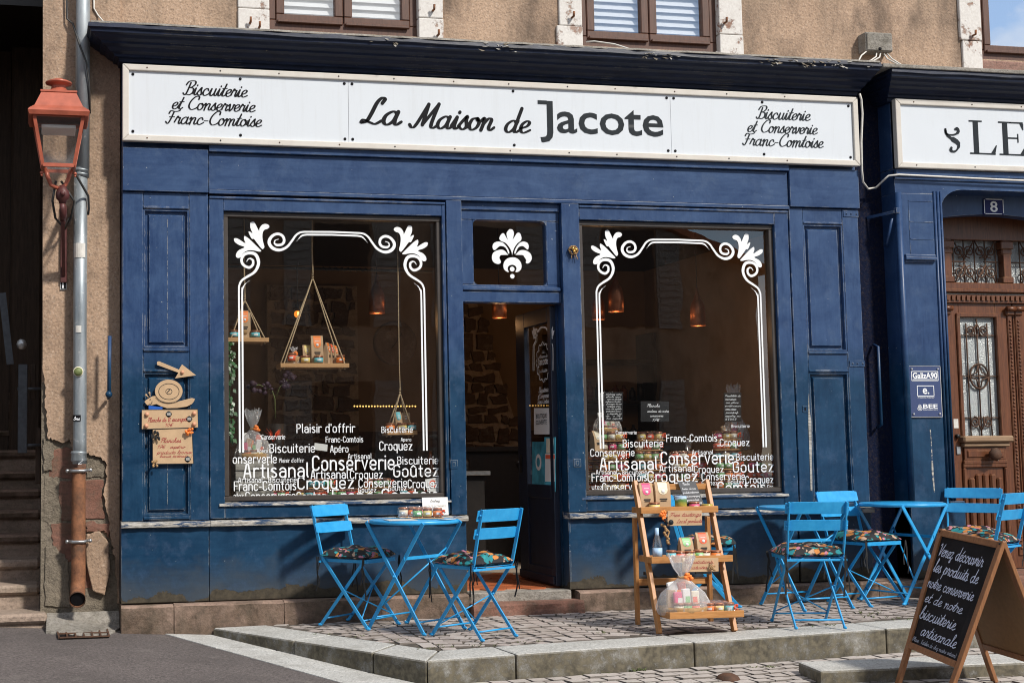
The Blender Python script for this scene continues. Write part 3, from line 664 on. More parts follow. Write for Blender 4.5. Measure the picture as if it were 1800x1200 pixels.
def lay(spots, zf, parent, nparts, name='paving_stone', sname='paving_stones', keep=None, kx=1.0, ky=1.0):
    vis = [s for s in spots if keep is None or keep(s[0])]; vis.sort(key=lambda s: (s[0] - CAM).length)
    rest = [s for s in spots if s not in vis[:nparts]]
    for p, a, c in vis[:nparts]:
        o = bpy.data.objects.new(name, random.choice(SETT)); C.objects.link(o); o.parent = parent
        o.location = (p.x, p.y, zf(p.x, p.y) + random.uniform(-.003, .003)); o.rotation_euler = (random.uniform(-.02, .02), random.uniform(-.02, .02), a)
        o.scale = (kx * random.uniform(.96, 1.0), ky * max(.72, c) * random.uniform(.93, .97), 1)
    if rest:
        m = MB()
        for p, a, c in rest:
            me = random.choice(SETT); T = M4.Translation((p.x, p.y, zf(p.x, p.y) + random.uniform(-.003, .003))) @ M4.Rotation(a, 4, 'Z') @ M4.Diagonal((kx * .98, ky * max(.72, c) * .95, 1, 1))
            m.T = T; m.add([v.co for v in me.vertices], [tuple(f.vertices) for f in me.polygons])
        m.T = None; tag(m.build(sname, MT['sett'], parent), kind='stuff')
def infov(p):
    d = V((p.x, p.y, 0)) - CAM; x = d.dot(RX); y = d.dot(RY); z = d.dot(RZ); u = 560 + 2400 * x / z; v = 600 + 2400 * y / z
    return -20 < u < 1820 and v < 1210
lay(spots, zt, pave, 300, keep=infov)
# lower cobbles in the street
spots = []
for r in range(16):
    yy = 0
    for k in range(64):
        p = K1 - nR * (.075 + .104 * r) + dR * (-1.0 + .118 * k + (.06 if r % 2 else 0) + random.uniform(-.006, .006)); p.z = 0
        e = (s3 - s2).normalized(); nn_ = V((-e.y, e.x, 0))
        if (p - s2).dot(nn_) > .08 and p.x < 7.6: spots.append((p, math.atan2(dR.y, dR.x) + random.uniform(-.05, .05), 1.0))
cob = tag(MB().add([top(K1 - nR * .0, -.0)] * 0 or [V((p.x, p.y, zr(p.x, p.y) + .014)) for p in (s3, si_, K1 + dR * 6 - nR * 1.8, K1 + dR * 6)], [(0, 1, 2, 3)]).build('cobbled_road', MT['joint']), kind='structure')
lay(spots, lambda x, y: zr(x, y) + .022, cob, 130, 'cobble', 'cobbles', keep=infov, kx=1.18, ky=1.04)
# weeds in the joints
def tuft(p, s, n):
    m = MB()
    for k in range(n):
        a = random.uniform(0, 2 * PI); l = s * random.uniform(.5, 1.2); d = V((math.cos(a), math.sin(a), 0)); t = V((-d.y, d.x, 0)) * s * .12; b = V(p) + d * random.uniform(0, s * .4)
        m.add([b - t, b + t, b + d * l * .5 + t * .8 + V((0, 0, l * .7)), b + d * l + V((0, 0, l * .9)), b + d * l * .5 - t * .8 + V((0, 0, l * .7))], [(0, 1, 2, 3, 4)])
    return m
wm_ = MB()
def sprinkle(p, s, n):
    t = tuft(p, s, n); wm_.add(t.v, t.f)
for u, v, s in ((1200, 1106, .012), (1050, 1112, .012), (780, 1136, .014), (700, 1125, .01), (1310, 1103, .012), (1526, 1078, .018), (1540, 1084, .016), (1560, 1088, .012), (1590, 1090, .012), (930, 1128, .012), (850, 1134, .014), (560, 1115, .01), (1450, 1100, .012), (742, 1140, .012), (640, 1118, .01)):
    for _ in range(4):
        p = GT(u + random.uniform(-22, 22), v + random.uniform(-2, 2)); sprinkle(p, s, 5)
for u, v, s in ((1123, 1184, .028), (915, 1192, .016), (1340, 1178, .022), (1245, 1183, .014), (1060, 1188, .014), (1010, 1190, .014), (1560, 1200, .03)):
    for _ in range(5):
        p = GR(u + random.uniform(-16, 16), v); p.z += .01; sprinkle(p, s, 6)
tag(wm_.build('weeds', MT['weed']), kind='stuff')
# pigeon-dark drain stud seen at the bottom edge
m = MB(); p = GR(1280, 1199); m.lathe((p.x, p.y, p.z), [(.07, 0), (.068, .02), (.055, .04), (.03, .052), (0.0001, .056)], 16)
tag(m.build('road_stud', MT['rust_dark']), 'dark domed iron stud among the cobbles at the kerb foot', 'stud')

# ================================================================ BUILDING
bld = empty('town_house', 'old town house with ochre rendered wall above the blue shopfront', 'building')
wl = MB(); WY0, WY1 = .18, .55
wins = [(1.56, 2.73, 4.19), (3.95, 5.13, 4.19), (7.36, 8.55, 4.25)]
wl.box(0, 9.5, WY0, WY1, 5.75, 7.4); px_ = 0
for a, b, z0 in wins:
    wl.box(px_, a, WY0, WY1, 3.9, 5.75); wl.box(a, b, WY0, WY1, 3.9, z0); px_ = b
wl.box(px_, 9.5, WY0, WY1, 3.9, 5.75)
wl.box(0, .525, .185, 5.0, -.3, 3.899); wl.box(0, .525, .551, 5.0, 3.90, 7.4); wl.box(9.25, 12.0, WY0, .6, -.3, 7.4); wl.box(.525, 9.5, .30, .55, 3.1, 3.9); wl.box(6.12, 6.44, .30, .5, -.2, 3.1)
wl.build('wall', MT['stucco'], bld)
wl = MB(); wl.box(0, .52, 5.0, 5.1, -.3, 3.9); wl.build('rear_wall', MT['stucco'], bld)
mo = MB(); mo.box(.001, .527, .180, .1865, -.3, 1.65); mo.build('rubble_core', MT['mortar'], bld)
def px_plate(mb, pts, y0, y1, jit=0.0):
    q = [XZ(u, v, y0) for u, v in pts]
    q = [(x + random.uniform(-jit, jit), z + random.uniform(-jit, jit)) for x, z in q]
    area = sum(q[i][0] * q[(i + 1) % len(q)][1] - q[(i + 1) % len(q)][0] * q[i][1] for i in range(len(q)))
    mb.plate(q if area > 0 else q[::-1], y0, y1)
def frac(pts, n=3, amp=.006): # ragged outline, in world x/z
    out = []
    for i in range(len(pts)):
        a = pts[i]; b = pts[(i + 1) % len(pts)]
        for k in range(n):
            t = k / n; j = 0 if k == 0 else amp
            out.append((a[0] + (b[0] - a[0]) * t + random.uniform(-j, j), a[1] + (b[1] - a[1]) * t + random.uniform(-j, j)))
    return out
m = MB(); pts = [(75, 0), (75, 640), (79, 690), (81, 730), (84, 770), (95, 772), (110, 778), (122, 772), (128, 792), (152, 794), (160, 801), (176, 803), (186, 812), (187, 840), (181, 868), (190, 905), (196, 950), (203, 985), (206, 1060), (214, 1060), (214, 0)]
xz = [XZ(u, v, .15) for u, v in pts]; body = frac(xz[1:19], 6, .008)[:-5]; xz = [(xz[0][0], 4.6)] + body + [(.526, xz[-2][1]), (.526, 4.6)]
m.plate(xz[:], .15, .181); m.build('render_coat', MT['stucco'], bld, .006)
m = MB(); m.plate(frac([XZ(u, v, .14) for u, v in [(152, 938), (152, 990), (163, 1038), (184, 1046), (194, 1000), (192, 955), (176, 933)]], 3, .006), .138, .18); m.build('render_patch', MT['stucco'], bld, .008)
for pts, mt in (([(86, 792), (86, 838), (128, 842), (150, 838), (150, 796), (120, 786)], 'sandstone'), ([(152, 797), (152, 840), (186, 838), (187, 815), (172, 803)], 'mortar'),
                ([(106, 845), (104, 880), (108, 914), (184, 912), (180, 880), (182, 843)], 'sandstone'), ([(90, 920), (92, 955), (104, 985), (150, 988), (150, 918)], 'sandstone'), ([(152, 917), (152, 936), (182, 932), (193, 945), (192, 920)], 'sandstone'),
                ([(150, 994), (150, 1034), (176, 1036), (182, 998)], 'sandstone'), ([(78, 836), (77, 915), (92, 925), (114, 905), (112, 855), (98, 834)], 'mortar'), ([(80, 960), (79, 1064), (122, 1068), (120, 985), (98, 960)], 'mortar'), ([(125, 1000), (124, 1062), (148, 1060), (150, 1000)], 'sandstone'), ([(76, 770), (77, 828), (92, 826), (94, 780)], 'mortar')):
    m = MB(); d = random.uniform(.0, .016); m.plate(frac([XZ(u, v, .15) for u, v in pts], 6, .009), .160 + d, .195)
    m.build('wall_stone', MT[mt], bld, .005)
m = MB() # concrete apron under the downpipe
q0 = [V((XZ(82, 1080, .14)[0], .14, .105)), V((.525, .14, .105))]; q1 = [GR(80, 1113), GR(150, 1119), GR(190, 1117), GR(212, 1106)]
for p in q1: p.z = zr(p.x, p.y) + .008
q1[-1].x = .525
b = [q1[0], q1[1], q1[2], q1[3], q0[1], q0[0]]; m.prism([p - V((0, 0, .25)) for p in b], (0, 0, .25), True)
tag(m.build('concrete_apron', MT['concrete'], None, .006), 'small rough concrete apron below the rusty downpipe outlet', 'apron')
# iron drain grate
gr = empty('drain_grate', 'rusty iron drain grate in the asphalt under the downpipe', 'drain grate')
a, b, c_, d_ = GR(100, 1110), GR(188, 1108), GR(192, 1121), GR(104, 1124)
for p in (a, b, c_, d_): p.z += .006
m = MB(); m.quad(d_, c_, b, a); m.build('pit_shade', MT['black'], gr)  # flat black sheet over the road, standing for the shade inside the drain
m = MB()
for k in range(7): p, q = a.lerp(b, k / 6), d_.lerp(c_, k / 6); up = V((0, 0, .007)); m.bar(p + up, q + up, .011, .008)
for k in (0, .5, 1): p, q = a.lerp(d_, k), b.lerp(c_, k); up = V((0, 0, .0085)); m.bar(p + up, q + up, .012, .008)
m.build('bars', MT['rust_dark'], gr)

# upper windows
def upper_window(x0, x1, z0, sx0, sx1, glassm, blind, label_part=None):
    # flaking painted stone surround
    for a, b, nm in ((sx0, x0, 'jamb_stone'), (x1, sx1, 'jamb_stone')):
        zz = [z0 - .10, z0 + .14, z0 + .55, z0 + 1.0, 5.75]
        for k in range(4):
            m = MB(); ja = random.uniform(-.012, .012); m.box(a + (ja if a == sx0 else -.03), b + (ja if b == sx1 else .03), .155 + random.uniform(0, .006), .30, zz[k] + .002, zz[k + 1] - .002); m.build(nm, MT['whitewash'], bld, .008)
    m = MB(); m.box(x0 + .005, x1 - .005, .165, .32, z0 - .10, z0 - .012); m.build('window_sill', MT['sillstone'], bld, .012)
    f = MB(); y0, y1 = .215, .29; t = .085; ztop = 5.72
    f.box(x0, x1, y0, y1, z0, z0 + t, .006); f.box(x0, x0 + t, y0, y1, z0 + t, ztop, .006); f.box(x1 - t, x1, y0, y1, z0 + t, ztop, .006); f.box(x0 + t, x1 - t, y0, y1, ztop - t, ztop)
    win = f.build('window', MT['timber'], bld); xm = (x0 + x1) / 2
    for a, b in ((x0 + t, xm - .003), (xm + .003, x1 - t)):
        s = MB(); y0, y1 = .205, .265; u = .062; zb = z0 + t - .02
        s.box(a, b, y0, y1, zb, zb + u, .006); s.box(a, a + u, y0, y1, zb + u, ztop - t, .006); s.box(b - u, b, y0, y1, zb + u, ztop - t, .006); s.box(a + .01, b - .01, y0 - .02, y0, zb - .004, zb + .018, .004)
        s.build('casement', MT['timber'], win)
        g = MB(); g.quad((a + u, .235, zb + u), (b - u, .235, zb + u), (b - u, .235, ztop - t), (a + u, .235, ztop - t)); g.build('pane', MT[glassm], win)
        if blind:
            bl = None
            for k in range(9):
                z = zb + .03 + k * .056; m = MB(); m.hexa([(a + .02, .258, z), (b - .02, .258, z), (b - .02, .261, z), (a + .02, .261, z)], [(a + .02, .285, z + .050), (b - .02, .285, z + .050), (b - .02, .288, z + .050), (a + .02, .288, z + .050)])
                if bl is None: bl = m.build('blind_slat', MT['paper'], win); last = bl
                else: m.build('blind_slat', MT['paper'], win)
            m = MB(); m.box(a, b, .30, .31, zb, ztop); m.build('blind_back', MT['paper'], win)
        else:
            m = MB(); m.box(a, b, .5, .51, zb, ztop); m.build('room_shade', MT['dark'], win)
upper_window(1.56, 2.73, 4.19, 1.365, 2.895, 'glass_up', True)
upper_window(3.95, 5.13, 4.19, 3.785, 5.307, 'glass_up', True)
upper_window(7.36, 8.55, 4.25, 7.205, 8.7, 'glass_sky', False)
for u, v in ((440, 40), (762, 18), (1007, 30), (1275, 40), (1712, 62), (456, 48), (770, 62)): # iron pintles of the old shutters
    p = P(u, v, .14); m = MB(); m.tube([p + V((0, .03, 0)), p + V((0, -.02, 0)), p + V((0, -.025, .035))], .009, 6); m.build('shutter_hook', MT['rust'], bld)

# alley stairs on the left
st = empty('stone_stairs', 'worn sandstone stairs climbing into the dark alley on the left', 'stairs')
zs = [P(40, v, y).z for v, y in ((1079, .04), (1028, .34), (983, .64), (939, .94), (897, 1.24), (860, 1.54), (828, 1.84))]; zs += [zs[-1] + .17 * k for k in (1, 2, 3, 4)]
for i, z in enumerate(zs):
    y = .04 + .3 * i; x1 = .045 if i == 0 else -.004
    m = MB(); m.box(-1.5, x1, y, y + .34, z - .065, z, .018); s = m.build('tread', MT['step' if i < 3 else 'sandstone_mossy'], st)
    m = MB(); m.box(-1.5, x1 - .001, y + .035, y + .32, (zs[i - 1] if i else -.3) - .02, z - .064); m.build('riser', MT['step'], st)
al = empty('alley_house', 'neighbouring house with timber post, its added roof and near-black walls darkening the stair alley', 'building')
m = MB(); m.box(-1.8, -1.5, -.2, 4.4, -.4, 7.4); m.box(-1.5, 0, 3.7, 4.0, -.5, 7.4); m.box(-1.5, -.001, 1.2, 3.7, 4.6, 7.4); m.box(-8, -1.8, .0, .3, -.4, 7.4); m.build('wall', MT['dark'], al)  # unseen roof block added, and walls near-black, to keep the alley dark
m = MB(); m.box(-.262, -.004, 2.30, 2.5, 1.0, 7.0, .02); m.build('timber_post', MT['timber_old'], al)
m = MB(); m.box(-.40, -.27, 2.45, 2.5, 1.0, 7.0); m.build('board', MT['timber_old'], al)
hr = empty('handrail', 'grey steel flat handrail bars on brackets beside the alley stairs', 'handrail')
m = MB(); p, q = P(41, 640, .5), P(43, 796, .5); m.box(p.x - .035, p.x + .03, .49, .51, q.z, p.z, .004); m.build('flat_bar', MT['rail_steel'], hr)
for u, v, y in ((60, 782, .5), (56, 683, .5)):
    p = P(u, v, y); m = MB(); m.tube([(p.x - .1, y + .012, p.z), (.0, y + .012, p.z)], .011, 6); m.build('bracket', MT['rail_steel'], hr)
m = MB(); p, q = P(4, 515, .7), P(18, 640, .7); m.bar(p, q, .05, .02, (0, 1, 0)); m.build('upper_bar', MT['rail_steel'], hr)
m = MB(); p = P(38, 605, .45); m.lathe((p.x, .45, p.z), [(.001, -.03), (.035, -.03), (.035, .05), (.001, .05)], 10, None, 'y'); m.build('knob', MT['steel'], hr)
for u0, v0, u1, v1 in ((53, 640, 63, 701), (62, 752, 72, 850)):
    a, b = P(u0, v1, .55), P(u1, v0, .55); m = MB(); m.box(a.x, b.x, .55, .58, a.z, b.z, .006); m.build('wooden_pad', MT['timber_old'], hr)

# down pipe
dp = empty('downpipe', 'grey zinc downpipe becoming rusty iron pipe with open elbow at the bottom', 'downpipe')
def pxp(u, v, y): p = P(u, v, y); return (p.x, y, p.z)
py = .07
xa = XZ(142, 300, py)[0]; xb = XZ(140, 815, py)[0]
m = MB(); m.tube([(xa + .012, py, 5.2), (xa + .01, py, XZ(143, 312, py)[1])], .049, 18); m.build('upper_pipe', MT['zinc'], dp)
m = MB(); m.tube([(xa, py, XZ(142, 296, py)[1]), (xa - .002, py, XZ(142, 560, py)[1]), (xb, py, XZ(140, 775, py)[1]), (xb, py, XZ(140, 815, py)[1])], [.047, .046, .046, .0475], 18); m.build('zinc_pipe', MT['zinc'], dp)
m = MB(); z = XZ(142, 300, py)[1]
for dz in (0, -.03): m.tube([(xa, py, z + dz - .012), (xa, py, z + dz), (xa, py, z + dz + .012)], [.047, .058, .047], 18)
m.build('collar', MT['zinc'], dp)
z0 = XZ(138, 822, py)[1]; z1 = XZ(137, 1020, py)[1]; xr = XZ(138, 930, py)[0]
m = MB(); m.tube([(xr, py, z0), (xr, py, z1), (xr - .003, py - .008, z1 - .05), (xr - .006, py - .05, z1 - .095), (xr - .008, py - .10, z1 - .115)], [.046, .048, .05, .05, .052], 18, False); ip = m.build('iron_pipe', MT['rust'], dp)
ax = V((-.002, -.05, -.020)).normalized(); e1 = V((1, 0, 0)); e2 = ax.cross(e1).normalized(); pc = V((xr - .007, py - .096, z1 - .1132)); m = MB(); m.add([pc + e1 * (.047 * math.cos(2 * PI * k / 18)) + e2 * (.047 * math.sin(2 * PI * k / 18)) for k in range(18)], [tuple(range(18))]); m.build('mouth_shade', MT['black'], dp)  # black disc closing the elbow, painted as the shade inside the pipe
m = MB(); m.tube([(xr - .008, py - .112, z1 - .118), (xr - .008, py - .09, z1 - .112)], [.055, .055], 16, False); m.build('pipe_rim', MT['rust_dark'], dp)
m = MB(); m.lathe((xr, py, XZ(138, 803, py)[1] - .03), [(.05, 0), (.054, .01), (.05, .05), (.056, .06), (.05, .07)], 18); m.build('coupling', MT['zinc'], dp)
for v in (827, 951):
    z = XZ(138, v, py)[1]; m = MB(); m.tube([(xr - .075, py + .04, z), (xr - .055, py - .02, z), (xr - .03, py - .05, z), (xr + .03, py - .05, z), (xr + .055, py - .02, z + .004), (xr + .08, py + .04, z + .004)], .011, 6); m.ball((xr - .075, py + .0, z), .014); m.ball((xr + .078, py + .0, z + .004), .014); m.build('clamp', MT['steel'], dp)
wrt('chalk_number', MT['chalk'], dp, [('52', 0, 0, .045, .035)], (xr - .026, py - .0495, XZ(138, 815, py)[1]), UX, UZ, 1)
def sticker(u0, v0, u1, v1, mt, par, nm='sticker', y=py - .0485):
    a, b = P(u0, v1, y), P(u1, v0, y); m = MB(); n = 6; xc = (a.x + b.x) / 2; hw = (b.x - a.x) / 2
    xs = [a.x + (b.x - a.x) * k / n for k in range(n + 1)]; yy = [y + .048 - math.sqrt(max(0, .0487 ** 2 - min(.0486, abs(x - xa)) ** 2)) for x in xs]
    m.add([(x, q - .0012, a.z) for x, q in zip(xs, yy)] + [(x, q - .0012, b.z) for x, q in zip(xs, yy)], [(i, i + 1, i + n + 2, i + n + 1) for i in range(n)]); return m.build(nm, mt, par)
sticker(130, 427, 150, 452, MT['cable'], dp); sticker(133, 572, 143, 584, MT['cable'], dp); sticker(128, 729, 142, 740, MT['black'], dp)
p = P(137.5, 653, py - .05); m = MB(); m.lathe((p.x, p.y, p.z), [(.001, -.003), (.034, -.003), (.034, .001)], 18, None, 'y'); s_ = m.build('round_sticker', MT['lab_cream'], dp)
m = MB(); m.lathe((p.x, p.y - .002, p.z), [(.001, -.003), (.029, -.003), (.029, .001)], 18, None, 'y'); m.build('sticker_print', MT['weed'], s_)
wrt('sticker_mark', MT['chalk'], dp, [('lme', 0, 0, .04, .022)], P(129, 738, py - .051), UX, UZ, 1, wt=1)
# ================================================================ SHOPFRONT
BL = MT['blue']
shop = empty('shopfront', 'dark blue painted timber shopfront with two display windows and open door', 'shopfront')
def part(name, mat=BL, parent=shop, bevel=.004, **kw):
    def go(*boxes, b=None):
        m = MB()
        for q in boxes: m.box(*q)
        return m.build(name, mat, parent, bevel)
    return go
# boards behind the sign, fascia
part('backing_board')((.535, 6.115, .02, .28, 3.255, 3.86))
part('fascia_board', MT['blue_h'])((1.127, 5.530, -.002, .26, 2.975, 3.235))
part('fascia_moulding', MT['blue_h'])((1.127, 5.530, -.030, .10, 3.237, 3.283), (1.127, 5.530, -.016, .1, 2.945, 2.972))
part('fascia_block', MT['blue_h'])((.534, 1.122, -.022, .26, 2.949, 3.250))
part('fascia_block', MT['blue_h'])((5.535, 6.116, -.022, .26, 2.966, 3.262))
def pilaster(x0, x1, z1, pa, pb, zs, lock=None):
    """pa..pb panel opening in x, zs = (lower z0,z1, upper z0,z1)"""
    z0 = .705; m = MB(); B = .004
    f = m.box
    f(x0, pa, 0, .2, z0, z1, B); f(pb, x1, 0, .2, z0, z1, B)
    f(pa, pb, .003, .2, z0, zs[0], B); f(pa, pb, .003, .2, zs[1], zs[2], B); f(pa, pb, .003, .2, zs[3], z1, B)
    for z in (zs[0], zs[2]): f(pa + .002, pb - .002, -.010, .02, z - .022, z - .002, .004)
    for z in (zs[1], zs[3]): f(pa + .002, pb - .002, -.008, .02, z + .003, z + .018, .004)
    pil = m.build('pilaster', BL, shop)
    for a, b in ((zs[0], zs[1]), (zs[2], zs[3])):
        m = MB(); i = .030; o0, o1, q0, q1 = pa + .001, pb - .001, a + .001, b - .001
        e = .012
        ring = lambda d, y: [(o0 + d, y, q0 + d), (o1 - d, y, q0 + d), (o1 - d, y, q1 - d), (o0 + d, y, q1 - d)]
        rs = [ring(0, .004), ring(.010, .004), ring(.016, .030), ring(i, .030), ring(i + .012, .012)]
        vs = [p for r in rs for p in r]; fs = [(4 * k + j, 4 * k + (j + 1) % 4, 4 * k + 4 + (j + 1) % 4, 4 * k + 4 + j) for k in range(4) for j in range(4)] + [(16, 17, 18, 19)]
        m.add(vs, fs); m.build('panel', BL, pil)
        m = MB(); xx = o0 + (o1 - o0) * .52; m.add([(xx, .0108, q0 + .06), (xx + .0016, .0108, q0 + .06), (xx + .004, .0108, q1 - .06), (xx + .002, .0108, q1 - .06)], [(0, 1, 2, 3)]); (x0 < 3) and m.build('board_crack', MT['ledge'], pil)
    return pil
pL = pilaster(.534, 1.122, 2.945, .675, .990, (.737, 1.708, 1.872, 2.829))
pR = pilaster(5.532, 6.110, 2.962, 5.645, 5.975, (.737, 1.714, 1.875, 2.838))
for z in (2.925, 1.782): # strap hinges on the right pilaster
    m = MB(); m.box(5.985, 6.112, -.006, .0, z - .024, z + .024, .002)
    for x in (6.01, 6.05, 6.095): m.ball((x, -.007, z), .007)
    m.build('hinge_plate', BL, pR)
for x, z in ((5.60, 1.44),):
    m = MB(); m.box(x - .02, x + .02, -.005, 0, z - .025, z + .025, .002); m.build('keyhole_plate', BL, pR); m = MB(); m.box(x - .006, x + .006, -.0065, -.005, z - .012, z + .012); m.build('keyhole', MT['black'], pR)
m = MB() # peeled wood streak on the right pilaster's lower panel edge
pts = [XZ(u, v, -.003) for u, v in ((1421, 690), (1423, 720), (1426, 740), (1427, 800), (1428, 862), (1425, 862), (1423, 800), (1421, 745))]; m.add([(x, -.0032, z) for x, z in pts], [tuple(range(8))[::-1]]); m.build('peeled_strip', MT['weathered'], pR)
# ledges and plinths
def ledge(x0, x1):
    m = MB(); n = max(6, int((x1 - x0) / .03)); vs = []; y = -.042; nx_ = 7
    for i in range(n + 1):
        x = x0 + (x1 - x0) * i / n; y += random.uniform(-.003, .003) + (-.042 - y) * .2; dz_ = random.uniform(-.0015, .0015)
        vs += [(x, .1, .662), (x, y + .010, .662), (x, y + .002, .666), (x, y, .684 + dz_), (x, y + .004, .697 + dz_), (x, y + .014, .701 + dz_), (x, .1, .708)]
    fs = [(i * nx_ + k, (i + 1) * nx_ + k, (i + 1) * nx_ + k + 1, i * nx_ + k + 1) for i in range(n) for k in range(nx_ - 1)] + [tuple(range(nx_)), tuple(n * nx_ + k for k in range(nx_))[::-1]]
    m.add(vs, fs); m.build('ledge', MT['ledge'], shop)
ledge(.528, 1.125); ledge(1.128, 2.945); ledge(3.700, 5.51); ledge(5.515, 6.115)
part('plinth', MT['blue_h'])((.528, 1.117, -.006, .2, .163, .661)); part('plinth', MT['blue_h'])((1.121, 2.94, -.002, .2, .163, .661)); part('plinth', MT['blue_h'])((3.712, 5.50, -.002, .2, .163, .661)); part('plinth', MT['blue_h'])((5.515, 6.11, -.006, .2, .163, .661))
m = MB(); m.plate(frac([XZ(u, v, -.01) for u, v in ((985, 1032), (993, 900), (1003, 900), (1006, 1032))][:0] or [(3.700, .165), (3.712, .165), (3.712, .66), (3.700, .66)], 1), -.012, .1); m.build('plinth_corner', BL, shop)
# display windows
def display(x0, x1, bx0, bx1, zb0, zb1, wx0, wx1, dark_gap=None):
    m = MB(); B = .004
    m.box(x0, wx0, 0, .12, zb0, zb1, B); m.box(wx1, x1, 0, .12, zb0, zb1, B); m.box(wx0, wx1, .001, .12, 2.830, zb1, B)
    m.box(wx0, wx1, .001, .12, zb0, .795, B); m.box(x0 + .002, x1 - .002, -.010, .02, zb1 - .018, zb1 - .001, .004)
    f = m.build('display_window', BL, shop)
    m = MB(); m.hexa([(wx0 - .04, -.016, .795), (wx1 + .03, -.016, .795), (wx1 + .03, .06, .797), (wx0 - .04, .06, .797)], [(wx0 - .04, -.012, .812), (wx1 + .03, -.012, .812), (wx1 + .03, .06, .826), (wx0 - .04, .06, .826)]); m.build('sill', MT['ledge'], f, .004)
    t = .034; m = MB(); y0, y1 = .028, .095; B = .004; zz0, zz1 = .827, 2.828
    m.box(wx0, wx1, y0, y1, zz0, zz0 + t, B); m.box(wx0, wx1, y0, y1, zz1 - t, zz1, B); m.box(wx0, wx0 + t, y0 + .001, y1, zz0 + t, zz1 - t, B); m.box(wx1 - t, wx1, y0 + .001, y1, zz0 + t, zz1 - t, B)
    m.build('window_frame', MT['brown'], f)
    m = MB(); m.quad((wx0 + t - .005, .070, zz0 + t - .005), (wx1 - t + .005, .070, zz0 + t - .005), (wx1 - t + .005, .070, zz1 - t + .005), (wx0 + t - .005, .070, zz1 - t + .005))
    m.build('pane', MT['glass'], f); return f
W1 = display(1.127, 2.828, 0, 0, .712, 2.930, 1.229, 2.802)
W2 = display(3.842, 5.522, 0, 0, .712, 2.936, 3.846, 5.408)
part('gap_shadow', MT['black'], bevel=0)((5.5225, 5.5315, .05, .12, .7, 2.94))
# door posts and transom
part('door_post')((2.831, 2.946, -.012, .14, .708, 2.946)); part('door_post')((3.704, 3.840, -.012, .14, .708, 2.946))
part('door_post_foot')((2.831, 2.943, -.010, .14, .163, .661)) if False else None
m = MB(); B = .005
m.box(2.947, 3.703, .035, .11, 2.815, 2.893, B); m.box(2.947, 3.703, .035, .11, 2.215, 2.345, B); m.box(2.947, 3.045, .036, .11, 2.345, 2.815, B); m.box(3.600, 3.703, .036, .11, 2.345, 2.815, B)
m.box(2.947, 3.703, .020, .036, 2.885, 2.944, B); m.box(2.950, 3.700, .012, .036, 2.300, 2.328, .006); m.box(2.947, 3.703, .025, .036, 2.216, 2.296, B)
for x, z, sx, sz in ((3.045, 2.815, 1, -1), (3.600, 2.815, -1, -1), (3.045, 2.345, 1, 1), (3.600, 2.345, -1, 1)):
    k = .032; pts = [(x, z)] + [(x + sx * k * (1 - math.sin(a)), z + sz * k * (1 - math.cos(a))) for a in [PI / 2 * i / 4 for i in range(5)]]
    ar = sum(pts[i][0] * pts[(i + 1) % 6][1] - pts[(i + 1) % 6][0] * pts[i][1] for i in range(6)); m.plate(pts if ar > 0 else pts[::-1], .038, .1)
TR = m.build('transom_window', BL, shop)
m = MB(); m.quad((3.04, .075, 2.34), (3.605, .075, 2.34), (3.605, .075, 2.82), (3.04, .075, 2.82)); m.build('pane', MT['glass'], TR)
part('door_jamb', bevel=.003)((3.682, 3.704, .112, .17, .17, 2.215), (2.947, 2.962, .14, .2, .17, 2.215))
for x in (2.852, 3.775): # lock plates in the posts
    m = MB(); m.box(x - .025, x + .03, -.016, -.012, 1.03, 1.09, .003); m.box(x - .008, x + .012, -.0175, -.016, 1.045, 1.075); m.build('lock_plate', BL, shop)
# window ornaments: traced scrolls, mirrored for the right half
YD = .0665
def dec(pts): # photo pixel -> metres from the window's ornament axis
    out = []
    for u, v in pts:
        p = P(u, v, YD); out.append((p.x, p.z))
    return out
def c4(s): # pixels of a 4x enlargement whose corner is (380, 340)
    return dec([(380 + float(a.split(',')[0]) / 4, 340 + float(a.split(',')[1]) / 4) for a in s.split()])
AX = XZ(585, 500, YD)[0]
LEAF = ["240,205 258,198 272,208 300,262 305,245 322,222 345,214 366,220 374,235 360,250 340,256 328,275 325,305 330,340 339,375 330,390 318,386 285,345 265,320 250,318 232,285 228,268 240,270 255,280 240,240",
        "125,318 140,314 165,325 205,350 196,322 198,300 212,305 235,322 262,348 300,385 317,405 300,409 270,402 230,400 195,415 172,448 150,453 138,440 145,415 165,395 200,378 160,362 130,340"]
TOPS = "437,322 415,330 410,350 428,363 462,358 478,335 470,303 440,285 405,292 378,320 373,350 392,380 425,396 460,395 500,374 535,330 560,295 590,275 620,270 780,270"
TOPI = "566,336 590,308 610,294 640,290 780,290"
SIDS = "215,478 225,462 240,458 258,470 258,500 235,520 205,512 183,490 180,458 200,428 235,418 270,425 290,450 298,490 285,530 260,560 210,590 180,612 165,640 160,680 161,900"
SIDI = "235,612 205,635 190,660 183,690 184,900"
TW = [.3, .5, .75, 1, 1.05, 1.1, 1.1, 1.1, 1.1, 1.2, 1.3, 1.35, 1.35, 1.25, 1.1, 1.0, .9, .85, .8, .75, .75]
def widths(n, tw, base): return [base * tw[min(len(tw) - 1, int(i / max(1, n - 1) * (len(tw) - 1) + .001))] for i in range(n)]
zbot = XZ(424, 795, YD)[1]
